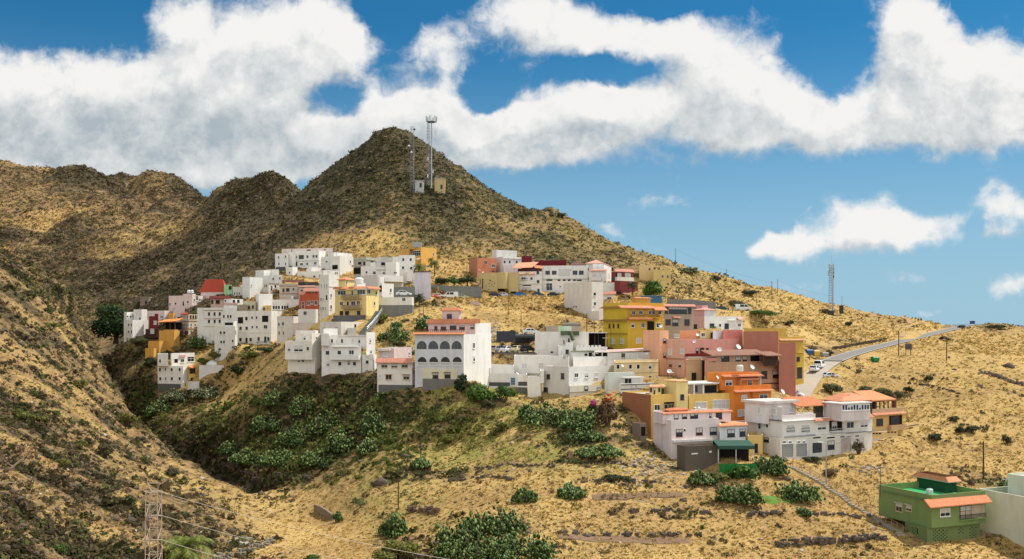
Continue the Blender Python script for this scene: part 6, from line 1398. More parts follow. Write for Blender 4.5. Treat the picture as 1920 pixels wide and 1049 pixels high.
def make_car(L, Wd, H, van, name):
    (vs, fs), gl, L, Wd = car_parts(L, Wd, H, van)
    t = empty(name, (0, 0, 0))
    b = mesh_obj('body', vs, fs, plain('car_paint_white', (.74, .75, .76), .25, var=.02), t)
    md = b.modifiers.new('bevel', 'BEVEL'); md.width = .07; md.segments = 2; md.limit_method = 'ANGLE'
    mesh_obj('windows', [v for q in gl for v in q], [tuple(range(4 * i, 4 * i + 4)) for i in range(len(gl))], plain('car_glass', (.015, .018, .022), .08), t)
    for sx in (-1, 1):
        for sy in (-1, 1):
            m = MB(); c = Vector((sx * L * .31, sy * (Wd / 2 - .08), .31)); m.bar(c - Vector((0, .1, 0)), c + Vector((0, .1, 0)), .31, 12); w = m.build('wheel', [plain('tyre_rubber', (.02, .02, .02), .8)], t); w.location = (0, 0, 0)
            m = MB(); m.bar(c + Vector((0, sy * .1, 0)), c + Vector((0, sy * .115, 0)), .19, 10); r = m.build('rim', [GREYM], w); r.location = (0, 0, 0)
    for sy in (-1, 1):
        m = MB(); m.box((L / 2 - .02, sy * Wd * .36, .68 if not van else .75), (.03, 0, 0), (0, .17, 0), (0, 0, .08)); o = m.build('headlight', [WHITEP], t); o.location = (0, 0, 0)
        m = MB(); m.box((-L / 2 + .0, sy * Wd * .42, .8), (.03, 0, 0), (0, .1, 0), (0, 0, .12)); o = m.build('tail_light', [plain('tail_light_red', (.3, .01, .01), .3)], t); o.location = (0, 0, 0)
    return t
def copy_tree(o, parent=None):
    c = o.copy(); COL.objects.link(c)
    if parent: c.parent = parent
    for ch in o.children: copy_tree(ch, c)
    return c
CARS = [  # u, v of the wheels, depth or None, heading (degrees, 0 = nose to photo right), colour, van?, label
 (1527, 697, 240.5, 60, (.74, .75, .76), 0, 'white car parked on the pale lane, nearer of two in a row'), (1537, 690.5, 246, 60, (.74, .75, .76), 1, 'white van parked on the pale lane behind a white car'),
 (1557, 710, 236, 10, (.72, .73, .74), 0, 'white car parked across the lane on the grass edge'), (1489, 745, 214, -30, (.72, .73, .74), 0, 'white car half hidden beside the tan brown building'),
 (1805, 616.5, 420, 20, (.02, .02, .022), 0, 'dark car driving over the crest of the road'),
 (822, 559, 316.5, 0, (.74, .75, .75), 0, 'white car at the left of the row on the street behind the red bush'), (845, 559.5, 316.5, 180, (.76, .76, .76), 1, 'white van in the middle of the row on the street behind the red bush'), (866, 560.5, 317.5, 0, (.45, .47, .30), 0, 'pale green car at the right of the row on the street behind the red bush'),
 (928, 556.8, 327, 0, (.018, .02, .022), 0, 'black car parked before the community building'), (941, 556.8, 329, 185, (.60, .55, .52), 0, 'pale car partly behind the black car at the community building'), (975.5, 556, 329, 5, (.012, .13, .36), 0, 'bright blue car parked by the light grey garage door'),
 (1009, 556, 330, 0, (.02, .05, .10), 0, 'dark blue car in the middle of the row before the long white building'), (1038, 556.3, 329, 0, (.012, .014, .02), 0, 'black car at the right end of the row before the long white building'),
 (930, 660, 229.5, 60, (.33, .31, .29), 0, 'grey car in the car park beside the arched house wall'), (951, 660.5, 229, 55, (.74, .76, .78), 0, 'white car in the car park with its boot up'), (970, 660, 229.5, 60, (.66, .60, .36), 0, 'cream yellow car in the car park'), (989, 660, 230, 60, (.02, .035, .03), 0, 'dark green car at the right end of the car park'),
 (1353, 583.5, 298, 10, (.02, .05, .055), 0, 'dark teal car parked above the pink and white house'), (1392, 583, 302, 5, (.66, .68, .62), 1, 'long pale van parked behind the hedge on the slope'),
 (757, 555, 272, 0, (.70, .70, .70), 0, 'silver car behind the parapet of the low white walled house'), (995, 627, 241, 10, (.74, .75, .76), 0, 'white car parked above the dark carport'),
]
protos = {}
for (u, v, D, hd, col, van, lb) in CARS:
    if van not in protos: protos[van] = make_car(4.9 if van else 4.2, 1.85 if van else 1.74, 2.0 if van else 1.48, bool(van), 'parked_van' if van else 'parked_car'); o = protos[van]
    else: o = copy_tree(protos[van])
    o.location = P3(u, v, D); o.rotation_euler = (0, 0, math.radians(hd)); tag(o, lb, 'van' if van else 'car', 'vehicles parked in the village')
    for ch in o.children:
        if ch.name.startswith('body'): ch.material_slots[0].link = 'OBJECT'; ch.material_slots[0].material = plain('car_paint', col, .25, var=.03)
# ---- carports and awnings
def shelter(name, label, cat, u0, u1, vt, vb, D, depth, roofm, postm, slope=0.0, valance=0.0, back=None):
    a = P3(u0, vt, D); b = P3(u1, vb, D); o = Vector(((a.x + b.x) / 2, D, b.z)); t = empty(name, o, label, cat)
    m = MB(o); m.hexa([(a.x, D, a.z - slope), (b.x, D, a.z - slope), (b.x, D + depth, a.z), (a.x, D + depth, a.z), (a.x, D, a.z - slope + .12), (b.x, D, a.z - slope + .12), (b.x, D + depth, a.z + .12), (a.x, D + depth, a.z + .12)])
    if valance: m.aabb((a.x, D - .06, a.z - slope - valance), (b.x, D - .01, a.z - slope + .1))
    m.build('roof', [roofm], t)
    for x in (a.x + .1, (a.x + b.x) / 2, b.x - .1): q = MB(o); q.bar((x, D + .15, b.z - .6), (x, D + .15, a.z - slope), .06, 5); q.build('post', [postm], t)
    if back: m = MB(o); m.aabb((a.x, D + depth, b.z - 1), (b.x, D + depth + .15, a.z)); m.build('back_wall', [back], t)
    return t
shelter('carport', 'dark carport between the blue black wall and the white block', 'carport', 966, 1005, 628, 660, 238, 5, SLATE, DARKM, .3, .4, SLATE)
shelter('carport', 'dark carport under a pale slab left of the mustard house', 'carport', 1104, 1140, 625, 658, 225, 6, plaster((.6, .6, .57)), DARKM, 0, 0, DARKV)
shelter('awning', 'dark green awning on posts beside the grey concrete block store', 'awning', 1346, 1415, 832, 862, 164.5, 4, plain('green_awning', (.02, .075, .05), .7), WHITEP, .5, .45, DARKV)
m0 = hit(1384, 893); D_ = m0.y; a = P3(1349, 870, 160); b = P3(1418, 884, 160); m = MB((a.x, 160, b.z)); N = 24
for i in range(N):
    x0 = a.x + (b.x - a.x) * i / N; x1 = a.x + (b.x - a.x) * (i + 1) / N; k = .1 * math.sin(i * 1.7)
    m.hexa([(x0, 160 + k, b.z - 2), (x1, 160 + .1 * math.sin((i + 1) * 1.7), b.z - 2), (x1, 160.08 + .1 * math.sin((i + 1) * 1.7), b.z - 2), (x0, 160.08 + k, b.z - 2), (x0, 160 + k, a.z), (x1, 160 + .1 * math.sin((i + 1) * 1.7), a.z), (x1, 160.08 + .1 * math.sin((i + 1) * 1.7), a.z), (x0, 160.08 + k, a.z)])
tag(m.build('tarpaulin_fence', [plain('green_tarpaulin', (.01, .16, .025), .7, var=.25, scale=.8)]), 'bright green tarpaulin fence under the dark green awning', 'fence')
# ---- outdoor stairs
def stairway(label, pts, n, w, mat, rail=None, sink=0.0):
    H = [P3(*p) if len(p) == 3 else hit(*p) for p in pts]; o = H[-1]; t = empty('stairway', o, label, 'stairs'); m = MB(o); r = MB(o)
    cum = [0]
    for a, b in zip(H[:-1], H[1:]): cum.append(cum[-1] + (b - a).length)
    def at(s):
        for i in range(len(H) - 1):
            if s <= cum[i + 1]: return H[i].lerp(H[i + 1], (s - cum[i]) / (cum[i + 1] - cum[i])), (H[i + 1] - H[i])
        return H[-1], H[-1] - H[-2]
    prev = None
    for i in range(n):
        p, d = at(cum[-1] * (i + .5) / n); d = Vector((d.x, d.y, 0)).normalized(); s = Vector((-d.y, d.x, 0)); l = cum[-1] / n * .5
        z = p.z - sink
        if len(pts[0]) == 2: z = float(ground_z([p.x], [p.y])[0]) + .12
        m.box(Vector((p.x, p.y, z - .45)), d * l * .92, s * w / 2, (0, 0, .6))
        if rail and i % 3 == 0:
            q = Vector((p.x, p.y, z)) + s * w * .62; r.bar(q - Vector((0, 0, .4)), q + Vector((0, 0, 1.05)), .06, 4)
            if prev is not None: r.bar(prev + Vector((0, 0, 1.0)), q + Vector((0, 0, 1.0)), .045, 4); r.bar(prev + Vector((0, 0, .55)), q + Vector((0, 0, .55)), .035, 4)
            prev = q
    m.build('steps', [mat], t)
    if rail: r.build('railing', [rail], t)
    return t
stairway('long concrete stairway with a wooden railing leading down to the green house', [(1480, 876), (1500, 886), (1522, 897), (1545, 910), (1568, 926), (1592, 945), (1615, 958), (1640, 972), (1662, 988), (1690, 1006)], 44, 1.3, plaster((.33, .28, .21)), plain('yellowish_wood', (.34, .24, .13), .9, var=.3))
stairway('steep grey stairway with railings beside the yellow balcony house', [(710, 584, 262), (702, 597, 258), (690, 612, 254), (679, 624, 251)], 26, 1.6, GGREY, GREYM)
stairway('concrete ramp of steps down the golden slope below the community building', [(888, 566, 312), (892, 574, 305), (897, 583, 298)], 14, 3.0, plaster((.50, .40, .33)))
# ---- satellite dishes and tanks on roofs
def dish(label, u, v, D, r, az_=0.6):
    c = P3(u, v, D); t = empty('satellite_dish', c - Vector((0, 0, 1.0)), label, 'satellite dish', 'satellite dishes on roofs'); o = t.location.copy()
    m = MB(o); m.bar(o - Vector((0, 0, .3)), c, .045, 5); m.build('stand', [GREYM], t)
    d = Vector((math.sin(az_) * .8, -math.cos(az_) * .8, .55)).normalized(); x = d.orthogonal().normalized(); y = d.cross(x); m = MB(o); vs = [c - d * .02]; fs = []
    for k in (1, 2, 3):
        for i in range(12): a_ = 2 * math.pi * i / 12; vs.append(c + (x * math.cos(a_) + y * math.sin(a_)) * r * k / 3 + d * (.28 * r * (k / 3) ** 2))
    for i in range(12): fs.append((0, 1 + i, 1 + (i + 1) % 12))
    for k in range(2):
        for i in range(12): fs.append((1 + 12 * k + i, 13 + 12 * k + i, 13 + 12 * k + (i + 1) % 12, 1 + 12 * k + (i + 1) % 12))
    m.add(vs, fs); m.build('reflector', [WHITEP], t)
    m = MB(o); m.bar(c - y * r * .8 + d * .1, c + d * r * .8, .025, 4); m.bar(c + d * r * .75, c + d * r * .95, .07, 5); m.build('feed_arm', [GREYP], t)
for a in ((1308, 628, 213, .62, 'white dish on the upper roof of the pink house'), (1302, 641, 211, .6, 'white dish in front of the orange pink upper wall'), (1384, 651, 200, .95, 'large white dish on the veranda roof of the tan brown building'), (1349, 656, 201, .8, 'grey white dish left of the large one on the tan brown building'), (1410, 689, 188, .8, 'white dish on the right roof of the orange house'), (1345, 708, 186, .55, 'small white dish at the left corner of the orange house'), (1255, 697, 199, .8, 'white dish on a pole left of the tan house'), (1239, 612, 228, .6, 'white dish in front of the grey brown house'), (1467, 735, 178, .8, 'white dish behind the roof of the white row house'), (1167, 686, 203, .5, 'small dish on the cream house wall'), (1213, 664, 217, .4, 'white box dish on the salmon tower house'), (906, 511, 337, .6, 'white dish behind the community building'), (1739, 922, 152, .45, 'small pale dish on the roof of the green house'), (564, 563, 317, .5, 'dish above the rust red house')):
    dish(a[4], a[0], a[1], a[2], a[3] * .62, az_=random.uniform(-.6, .9))
def tank(label, u, v, D, r, h, col):
    p = P3(u, v, D); t = empty('water_tank', p, label, 'water tank', 'water tanks on roofs'); m = MB(p); m.lathe(p, [(r * .95, 0), (r, .1), (r, h * .8), (r * .7, h * .95), (r * .3, h)], 12); m.build('tank_body', [plain('tank_plastic', col, .5)], t); m = MB(p); m.lathe(p + Vector((0, 0, h)), [(r * .3, 0), (r * .3, .12)], 8); m.build('tank_lid', [DARKM], t)
tank('white round water tank on the green house roof', 1743, 927, 151.6, .5, .9, (.45, .62, .5))
tank('pale water tank on the roof of the orange house', 1387, 697, 188.5, .7, 1.3, (.66, .6, .5)); tank('white water tank on the terrace of the pink house roof line', 354, 550.5, 347, .6, 1.2, (.75, .75, .73)); tank('white water tank beside another on the pink row house', 360, 550.5, 347, .6, 1.2, (.75, .75, .73))
tank('white rounded tank on the roof above the yellow balcony house', 673, 533, 268, 1.2, 1.8, (.75, .73, .68))
# ---- bare soil plots and the small lawn
def patch(name, label, pts, mat, kind='structure', lift=.10):
    H = [hit(*p) for p in pts]; c = sum(H, Vector()) / len(H); N = 14; vs = []; fs = []
    rim = []
    for i in range(len(H)):
        for k in range(6): rim.append(H[i].lerp(H[(i + 1) % len(H)], k / 6))
    M_ = len(rim)
    for j in range(N + 1):
        for q in rim:
            p = c.lerp(q, max(.001, j / N) * (1 + .06 * math.sin(q.x * 3.1))); z = float(ground_z([p.x], [p.y])[0]) + lift * (1 if j < N else -.4); vs.append((p.x, p.y, z))
    for j in range(N):
        for i in range(M_): fs.append((j * M_ + i, j * M_ + (i + 1) % M_, (j + 1) * M_ + (i + 1) % M_, (j + 1) * M_ + i))
    return tag(mesh_obj(name, vs, fs, mat, smooth=True), label, 'ground', kind=kind)
SOIL = plain('bare_soil', (.20, .125, .075), 1, var=.35, scale=.9)
patch('bare_soil_strip', 'bare brown soil strip in the dry field', [(1040, 1002), (1150, 1006), (1296, 1010), (1298, 1020), (1160, 1018), (1042, 1013)], SOIL)
patch('bare_soil_strip', 'brown fallow strip below the rubble', [(1105, 928), (1180, 926), (1282, 925), (1278, 934), (1180, 936), (1110, 938)], SOIL)
patch('small_lawn', 'small bright green lawn below the prickly pears', [(1414, 936), (1445, 931), (1490, 938), (1492, 943), (1450, 947), (1418, 943)], plain('watered_grass', (.09, .19, .025), 1, var=.3, scale=2))

# ---- aerials on the flat roofs and cables between the poles
rr = random.Random(3); cand = [b for b, hid in ROOFS if (b.pts[1] - b.pts[0]).length > 3 and (b.pts[2] - b.pts[1]).length > 3]; rr.shuffle(cand)
for b in cand[:46]:
    c = b.pts[1].lerp(b.pts[3], rr.uniform(.25, .8)) + (b.pts[0] - b.pts[2]) * rr.uniform(-.2, .2); p = Vector((c.x, c.y, b.ro)); h = rr.uniform(1.6, 3.2)
    t = empty('roof_aerial', p, 'thin television aerial standing on a village roof', 'aerial', 'thin television aerials on the village roofs')
    m = MB(p); m.bar(p, p + Vector((0, 0, h)), .035, 4); m.build('mast', [GREYM], t)
    m = MB(p); a_ = rr.random() * 3; d = Vector((math.cos(a_), math.sin(a_), 0)); s = Vector((-d.y, d.x, 0)); q = p + Vector((0, 0, h - .15)); m.bar(q - d * .7, q + d * .7, .025, 4)
    for k in range(5): x = q + d * (-.6 + .3 * k); m.bar(x - s * (.22 + .05 * k), x + s * (.22 + .05 * k), .018, 3)
    m.build('aerial_rods', [GREYM], t)
wire('cable from the beige blank house pole to the pole left of the mustard house', P3(1100, 589, 244), P3(1115, 607, 226), .5, .03, DARKM)
wire('cable from the pole left of the mustard house to the mustard house wall', P3(1115, 607, 226), P3(1145, 616, 224), .4, .03, DARKM)
wire('cable between the two poles on the golden slope', P3(953, 553, hit(953, 592).y), P3(977, 581, hit(977, 613).y), .8, .03, DARKM)
wire('cable from the small pinkish house pole to the long balcony house', P3(701, 676, 207), P3(678.5, 658, 226.5), .5, .03, DARKM)
wire('cable from the lamp pole to the white row house', P3(1549, 836, hit(1549, 908).y), P3(1600, 812, 186), .6, .025, DARKM)
# ================================================================== plants
RNG = np.random.default_rng(5)
def see_through(nt, bs, col, f):
    """thin leaves and blades let part of the sunlight through"""
    N, L = nt.nodes, nt.links; t = N.new('ShaderNodeBsdfTranslucent'); L.new(col, t.inputs['Color']); x = N.new('ShaderNodeMixShader'); x.inputs[0].default_value = f
    L.new(bs.outputs[0], x.inputs[1]); L.new(t.outputs[0], x.inputs[2]); L.new(x.outputs[0], N['Material Output'].inputs['Surface'])
def leaf_mat(name, a, b, rough=.6, spec=.3, power=1.0, thin=.35):
    m, nt, bs = nodes_of(name); N, L = nt.nodes, nt.links
    g = N.new('ShaderNodeNewGeometry'); mx = N.new('ShaderNodeMix'); mx.data_type = 'RGBA'
    mx.inputs[6].default_value = (*a, 1); mx.inputs[7].default_value = (*b, 1)
    pw = N.new('ShaderNodeMath'); pw.operation = 'POWER'; pw.inputs[1].default_value = power; L.new(g.outputs['Random Per Island'], pw.inputs[0])
    L.new(pw.outputs[0], mx.inputs[0]); L.new(mx.outputs[2], bs.inputs['Base Color'])
    if thin: see_through(nt, bs, mx.outputs[2], thin)
    bs.inputs['Roughness'].default_value = rough; bs.inputs['Specular IOR Level'].default_value = spec
    return m
def tint_mat(name):
    m, nt, bs = nodes_of(name); N, L = nt.nodes, nt.links
    at = N.new('ShaderNodeAttribute'); at.attribute_name = 'tint'; g = N.new('ShaderNodeNewGeometry')
    r = N.new('ShaderNodeMapRange'); r.inputs[3].default_value = .6; r.inputs[4].default_value = 1.4; L.new(g.outputs['Random Per Island'], r.inputs[0])
    vm = N.new('ShaderNodeVectorMath'); vm.operation = 'SCALE'; L.new(at.outputs['Color'], vm.inputs[0]); L.new(r.outputs[0], vm.inputs['Scale']); L.new(vm.outputs[0], bs.inputs['Base Color']); see_through(nt, bs, vm.outputs[0], .5)
    bs.inputs['Roughness'].default_value = .9; bs.inputs['Specular IOR Level'].default_value = .15
    return m
TINT = tint_mat('dry_plants')
def unit(v): return v / (np.linalg.norm(v, axis=-1, keepdims=True) + 1e-9)
def leaves(cent, nrm_, sx, sy, droop=0.0):
    """one bent quad per row: centres (N,3), normals (N,3), half sizes (N,)"""
    n = len(cent); a = unit(np.cross(nrm_, RNG.normal(size=(n, 3)))); b = np.cross(nrm_, a)
    sx = np.broadcast_to(sx, (n,))[:, None]; sy = np.broadcast_to(sy, (n,))[:, None]
    v = np.stack([cent - a * sx, cent - b * sy * .8 + nrm_ * sy * .15, cent + a * sx, cent + b * sy * .8 + nrm_ * sy * .15], 1)
    return v.reshape(-1, 3), np.arange(n * 4).reshape(n, 4)
def visible_weight():
    mn = np.minimum.accumulate(np.concatenate([np.full((NU, 1), 1100.0), GV], 1), 1)
    w = np.maximum(0, mn[:, :-1] - GV); w[(UU < -20) | (UU > 1940)] *= .25
    w[GV > 1075] = 0
    return w
VW = visible_weight(); AREA = (GD / F * (UU[1] - UU[0])) * (GD * (LL[1] - LL[0]))
def pick(n, w):
    w = w.ravel() / w.sum(); k = RNG.choice(len(w), n, p=w); i, j = np.unravel_index(k, (NU, NL))
    u = UU[i] + RNG.uniform(-.5, .5, n) * (UU[1] - UU[0]); l = LL[j] + RNG.uniform(-.5, .5, n) * (LL[1] - LL[0]); D = np.exp(l); x = (u - U0) / F * D
    return x, D, ground_z(x, D), i, j
FQ = [np.array(f) for f in FOOT]
def clear_of(x, y, margin=.6):
    ok = np.ones(len(x), bool)
    for f in FQ:
        m = (x > f[:, 0].min() - 2) & (x < f[:, 0].max() + 2) & (y > f[:, 1].min() - 2) & (y < f[:, 1].max() + 2)
        if not m.any(): continue
        ins = np.ones(m.sum(), bool); xs, ys = x[m], y[m]
        for i in range(4):
            a, b = f[i], f[(i + 1) % 4]; e = b - a; ln = np.hypot(*e) + 1e-9
            ins &= ((e[0] * (ys - a[1]) - e[1] * (xs - a[0])) / ln) > -margin
        ok[np.where(m)[0][ins]] = False
    for nm, Q, hw, kind in ROADLINES:
        m = (x > Q[:, 0].min() - 6) & (x < Q[:, 0].max() + 6) & (y > Q[:, 1].min() - 6) & (y < Q[:, 1].max() + 6)
        for k in np.where(m)[0]:
            if np.min(np.hypot(Q[:, 0] - x[k], Q[:, 1] - y[k])) < hw + (.2 if hw < 2 else 1.0): ok[k] = False
    return ok
def scatter_scrub(name, label, n, wmap, rfun, nleaf, tints, flat=.75, seed=0, leafk=.42, cat='scrub'):
    x, y, z, i, j = pick(n, wmap); ok = clear_of(x, y); x, y, z, i, j = x[ok], y[ok], z[ok], i[ok], j[ok]; n = len(x)
    r = rfun(y) * np.exp(RNG.normal(0, .35, n))
    d = unit(RNG.normal(size=(n, nleaf, 3))); d[..., 2] = np.abs(d[..., 2]); rad = RNG.uniform(.45, 1.0, (n, nleaf, 1))
    c = d * rad * r[:, None, None] * np.array((1, 1, flat)); c[..., 0] += x[:, None]; c[..., 1] += y[:, None]; c[..., 2] += z[:, None] - .06 * r[:, None]
    nn = unit(d + RNG.normal(size=d.shape) * .5)
    s = (r[:, None] * RNG.uniform(.6, 1.2, (n, nleaf)) * leafk)
    v, f = leaves(c.reshape(-1, 3), nn.reshape(-1, 3), s.ravel(), s.ravel() * .8)
    t = tints(i, j, n); col = np.repeat(t, nleaf * 4, 0); col = np.concatenate([col, np.ones((len(col), 1))], 1)
    o = big_mesh(name, v, f, TINT, attrs={'tint': col}); return tag(o, label, cat, kind='stuff')
def scatter_tufts(name, label, n, wmap, hfun, nb, tints, cat='grass'):
    x, y, z, i, j = pick(n, wmap); ok = clear_of(x, y, .15); x, y, z, i, j = x[ok], y[ok], z[ok], i[ok], j[ok]; n = len(x)
    h = hfun(y) * np.exp(RNG.normal(0, .3, n))
    a = RNG.uniform(0, 2 * np.pi, (n, nb)); lean = RNG.uniform(.5, 1.25, (n, nb)); w = h[:, None] * RNG.uniform(.10, .22, (n, nb))
    b0 = np.stack([x[:, None] + RNG.normal(0, .28, (n, nb)) * h[:, None], y[:, None] + RNG.normal(0, .28, (n, nb)) * h[:, None], np.repeat(z[:, None] - .05, nb, 1)], -1)
    dr = np.stack([np.cos(a), np.sin(a), np.zeros_like(a)], -1); pe = np.stack([-np.sin(a), np.cos(a), np.zeros_like(a)], -1)
    mid = b0 + dr * (lean * .35 * h[:, None])[..., None]; mid[..., 2] += .65 * h[:, None]
    tip = b0 + dr * (lean * .9 * h[:, None])[..., None]; tip[..., 2] += h[:, None] * (1.05 - .45 * lean)
    v = np.stack([b0 - pe * w[..., None], b0 + pe * w[..., None], mid + pe * (w * .8)[..., None], tip], 2).reshape(-1, 3)
    f = np.arange(len(v)).reshape(-1, 4)
    t = tints(i, j, n); col = np.repeat(t, nb * 4, 0); col = np.concatenate([col, np.ones((len(col), 1))], 1)
    o = big_mesh(name, v, f, TINT, attrs={'tint': col}); return tag(o, label, cat, kind='stuff')
def lerp(a, b, t): return np.array(a) + (np.array(b) - np.array(a)) * t
dryness = ZN[..., 0] + 1.1 * (fbm(GX / 9, GD / 9, 4, 77) - .5)
clump = fbm(GX / 14, GD / 14, 3, 91)
def t_scrub(i, j, n):
    g = ZN[i, j, 1][:, None]; k = RNG.random((n, 1)); k2 = RNG.random((n, 1))
    base = lerp((.085, .064, .036), (.185, .145, .078), k); grn = lerp((.055, .066, .022), (.155, .165, .06), k)
    c = np.where(k2 < .1 + g * .75, grn, base)
    far_ = (LL[j] > math.log(520))[:, None]; c = np.where(far_ & (k2 > .3), lerp((.11, .076, .042), (.22, .155, .085), k), c)
    c = c * (.5 + .5 * np.clip(ZN[i, j, 0] * 4, 0, 1))[:, None]  # scrub darkened in the low zones, deepening the painted slope shade
    return np.where(RNG.random((n, 1)) < .07, lerp((.20, .15, .08), (.28, .21, .11), k), c)
def t_gold(i, j, n):
    k = RNG.random((n, 1)); g = ZN[i, j, 1][:, None]; k2 = RNG.random((n, 1)); r = ZN[i, j, 2][:, None]
    c = lerp((.42, .27, .085), (.63, .45, .17), k); c = np.where(k2 < g * .75, lerp((.17, .15, .04), (.33, .28, .085), k), c)
    c = c * (.5 + .5 * np.clip(ZN[i, j, 0] * 1.4, 0, 1))[:, None]
    return np.where((k2 > .8) & (RNG.random((n, 1)) < r * 1.2), lerp((.17, .09, .045), (.32, .18, .09), k), c)
farw = VW * (GD > 300); 
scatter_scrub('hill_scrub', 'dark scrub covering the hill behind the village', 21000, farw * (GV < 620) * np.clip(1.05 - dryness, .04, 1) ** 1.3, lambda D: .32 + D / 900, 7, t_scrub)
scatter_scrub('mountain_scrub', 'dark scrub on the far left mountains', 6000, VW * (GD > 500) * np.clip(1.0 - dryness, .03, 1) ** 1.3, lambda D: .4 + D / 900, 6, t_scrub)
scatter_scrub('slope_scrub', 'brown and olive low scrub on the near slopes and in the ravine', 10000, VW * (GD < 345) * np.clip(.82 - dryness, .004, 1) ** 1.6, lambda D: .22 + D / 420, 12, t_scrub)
scatter_tufts('dry_grass', 'golden dry grass tufts on the slopes', 52000, VW * (GD < 345) * np.clip(dryness - .15, .03, 1), lambda D: .10 + D / 1050, 5, t_gold)
scatter_tufts('far_dry_grass', 'golden dry grass on the far slopes', 12000, VW * (GD > 300) * np.clip(dryness - .2, .02, 1), lambda D: .2 + D / 800, 4, t_gold)
def t_brown(i, j, n): k = RNG.random((n, 1)); return np.where(RNG.random((n, 1)) < .5, lerp((.13, .085, .04), (.26, .17, .075), k), lerp((.16, .14, .045), (.26, .23, .08), k))
scatter_scrub('dead_weeds', 'brown dead weeds standing in the golden grass', 2600, VW * (GD < 345) * np.clip(dryness - .1, .03, 1) * np.clip((clump - .48) * 5, .01, 1), lambda D: .12 + D / 800, 10, t_brown, cat='weeds')
def t_green(i, j, n): k = RNG.random((n, 1)); return np.where(RNG.random((n, 1)) < .55, lerp((.05, .075, .016), (.17, .20, .05), k), lerp((.12, .10, .035), (.24, .21, .075), k))
gmask = np.exp(-((GU - 560) / 130) ** 2 - ((GV - 815) / 62) ** 2) + .7 * np.exp(-((GU - 690) / 45) ** 2 - ((GV - 800) / 50) ** 2) + .5 * np.exp(-((GU - 330) / 70) ** 2 - ((GV - 770) / 40) ** 2) + .08 * np.exp(-((GU - 860) / 160) ** 2 - ((GV - 800) / 50) ** 2)
scatter_scrub('ravine_greenery', 'green and olive undergrowth filling the ravine', 3600, VW * (GD < 320) * np.where(gmask > .06, gmask, 0) * np.clip((clump - .35) * 4, .05, 1), lambda D: .3 + D / 420, 13, t_green, cat='undergrowth')
# rocks
def rocks(name, label, n, wmap, rfun, col):
    x, y, z, i, j = pick(n, wmap); ok = clear_of(x, y); x, y, z = x[ok], y[ok], z[ok]; n = len(x)
    bm = bmesh.new(); bmesh.ops.create_icosphere(bm, subdivisions=1, radius=1); V = np.array([v.co for v in bm.verts]); Fc = np.array([[v.index for v in f.verts] for f in bm.faces]); bm.free()
    r = rfun(y) * np.exp(RNG.normal(0, .45, n)); jit = 1 + RNG.normal(0, .22, (n, len(V), 1)); s = RNG.uniform(.6, 1.3, (n, 1, 3)) * np.array((1, 1, .7))
    v = V[None] * jit * s * r[:, None, None] + np.stack([x, y, z], 1)[:, None]
    f = (Fc[None] + (np.arange(n) * len(V))[:, None, None]).reshape(-1, 3)
    return tag(big_mesh(name, v.reshape(-1, 3), f, plain('volcanic_rock', col, 1, var=.5, scale=.4)), label, 'rocks', kind='stuff')
rocks('hillside_rocks', 'dark volcanic rocks strewn over the slopes', 3000, VW * np.clip(.8 - dryness, .01, 1), lambda D: .12 + D / 900, (.10, .075, .055))
rocks('pale_stones', 'pale stones lying in the dry fields', 700, VW * (GD < 345), lambda D: .06 + D / 1500, (.42, .36, .28))

# ---- single plants (column, row of the foot, width, height in photo pixels)
def foot(u, v, D=None): return hit(u, v) if D is None else P3(u, v, D)
PADM = leaf_mat('prickly_pear_pad', (.04, .09, .018), (.30, .39, .13), .5, .3, 1.4)
PADM2 = leaf_mat('pale_prickly_pear_pad', (.07, .10, .03), (.48, .50, .30), .5, .4, 1.6)
WOODM = plain('bark', (.10, .07, .045), .95, var=.4)
def pads(n, rx, ry, h, rnd_pad=.2):
    """clump of flattened cactus pads growing in chains up from the ground"""
    vs = []; fs = []; ring = np.array([(math.cos(2 * math.pi * k / 8), math.sin(2 * math.pi * k / 8)) for k in range(8)])
    K_ = int(np.clip(rx * 3.5, 6, 22)); kc = np.stack([RNG.uniform(-.8, .8, K_) * rx, RNG.uniform(-.8, .8, K_) * ry], 1); kh = RNG.uniform(.5, .95, K_) * h * (1.05 - .45 * np.abs(kc[:, 0]) / rx); kr = np.minimum(RNG.uniform(.25, .5, K_) * rx + .35, 1.9)
    kk = RNG.integers(0, K_, n); c = unit(RNG.normal(size=(n, 3))); c[:, 2] = np.abs(c[:, 2]); c = c * (RNG.uniform(.2, 1, (n, 1)) ** .6)
    c = c * np.stack([kr[kk], kr[kk], kh[kk]], 1); c[:, :2] += kc[kk]
    up = unit(np.stack([RNG.normal(0, .5, n), RNG.normal(0, .5, n), np.ones(n)], 1)); fc = unit(np.cross(up, RNG.normal(size=(n, 3)))); sd = np.cross(up, fc)
    r = rnd_pad * np.exp(RNG.normal(0, .22, n))
    P = np.zeros((n, 10, 3))
    for k in range(8): P[:, k] = c + sd * (ring[k, 0] * r * .78)[:, None] + up * (ring[k, 1] * r * 1.15)[:, None]
    P[:, 8] = c + fc * (r * .14)[:, None]; P[:, 9] = c - fc * (r * .14)[:, None]
    T_ = np.array([(k, (k + 1) % 8, 8) for k in range(8)] + [((k + 1) % 8, k, 9) for k in range(8)])
    f = (T_[None] + (np.arange(n) * 10)[:, None, None]).reshape(-1, 3)
    return P.reshape(-1, 3), f
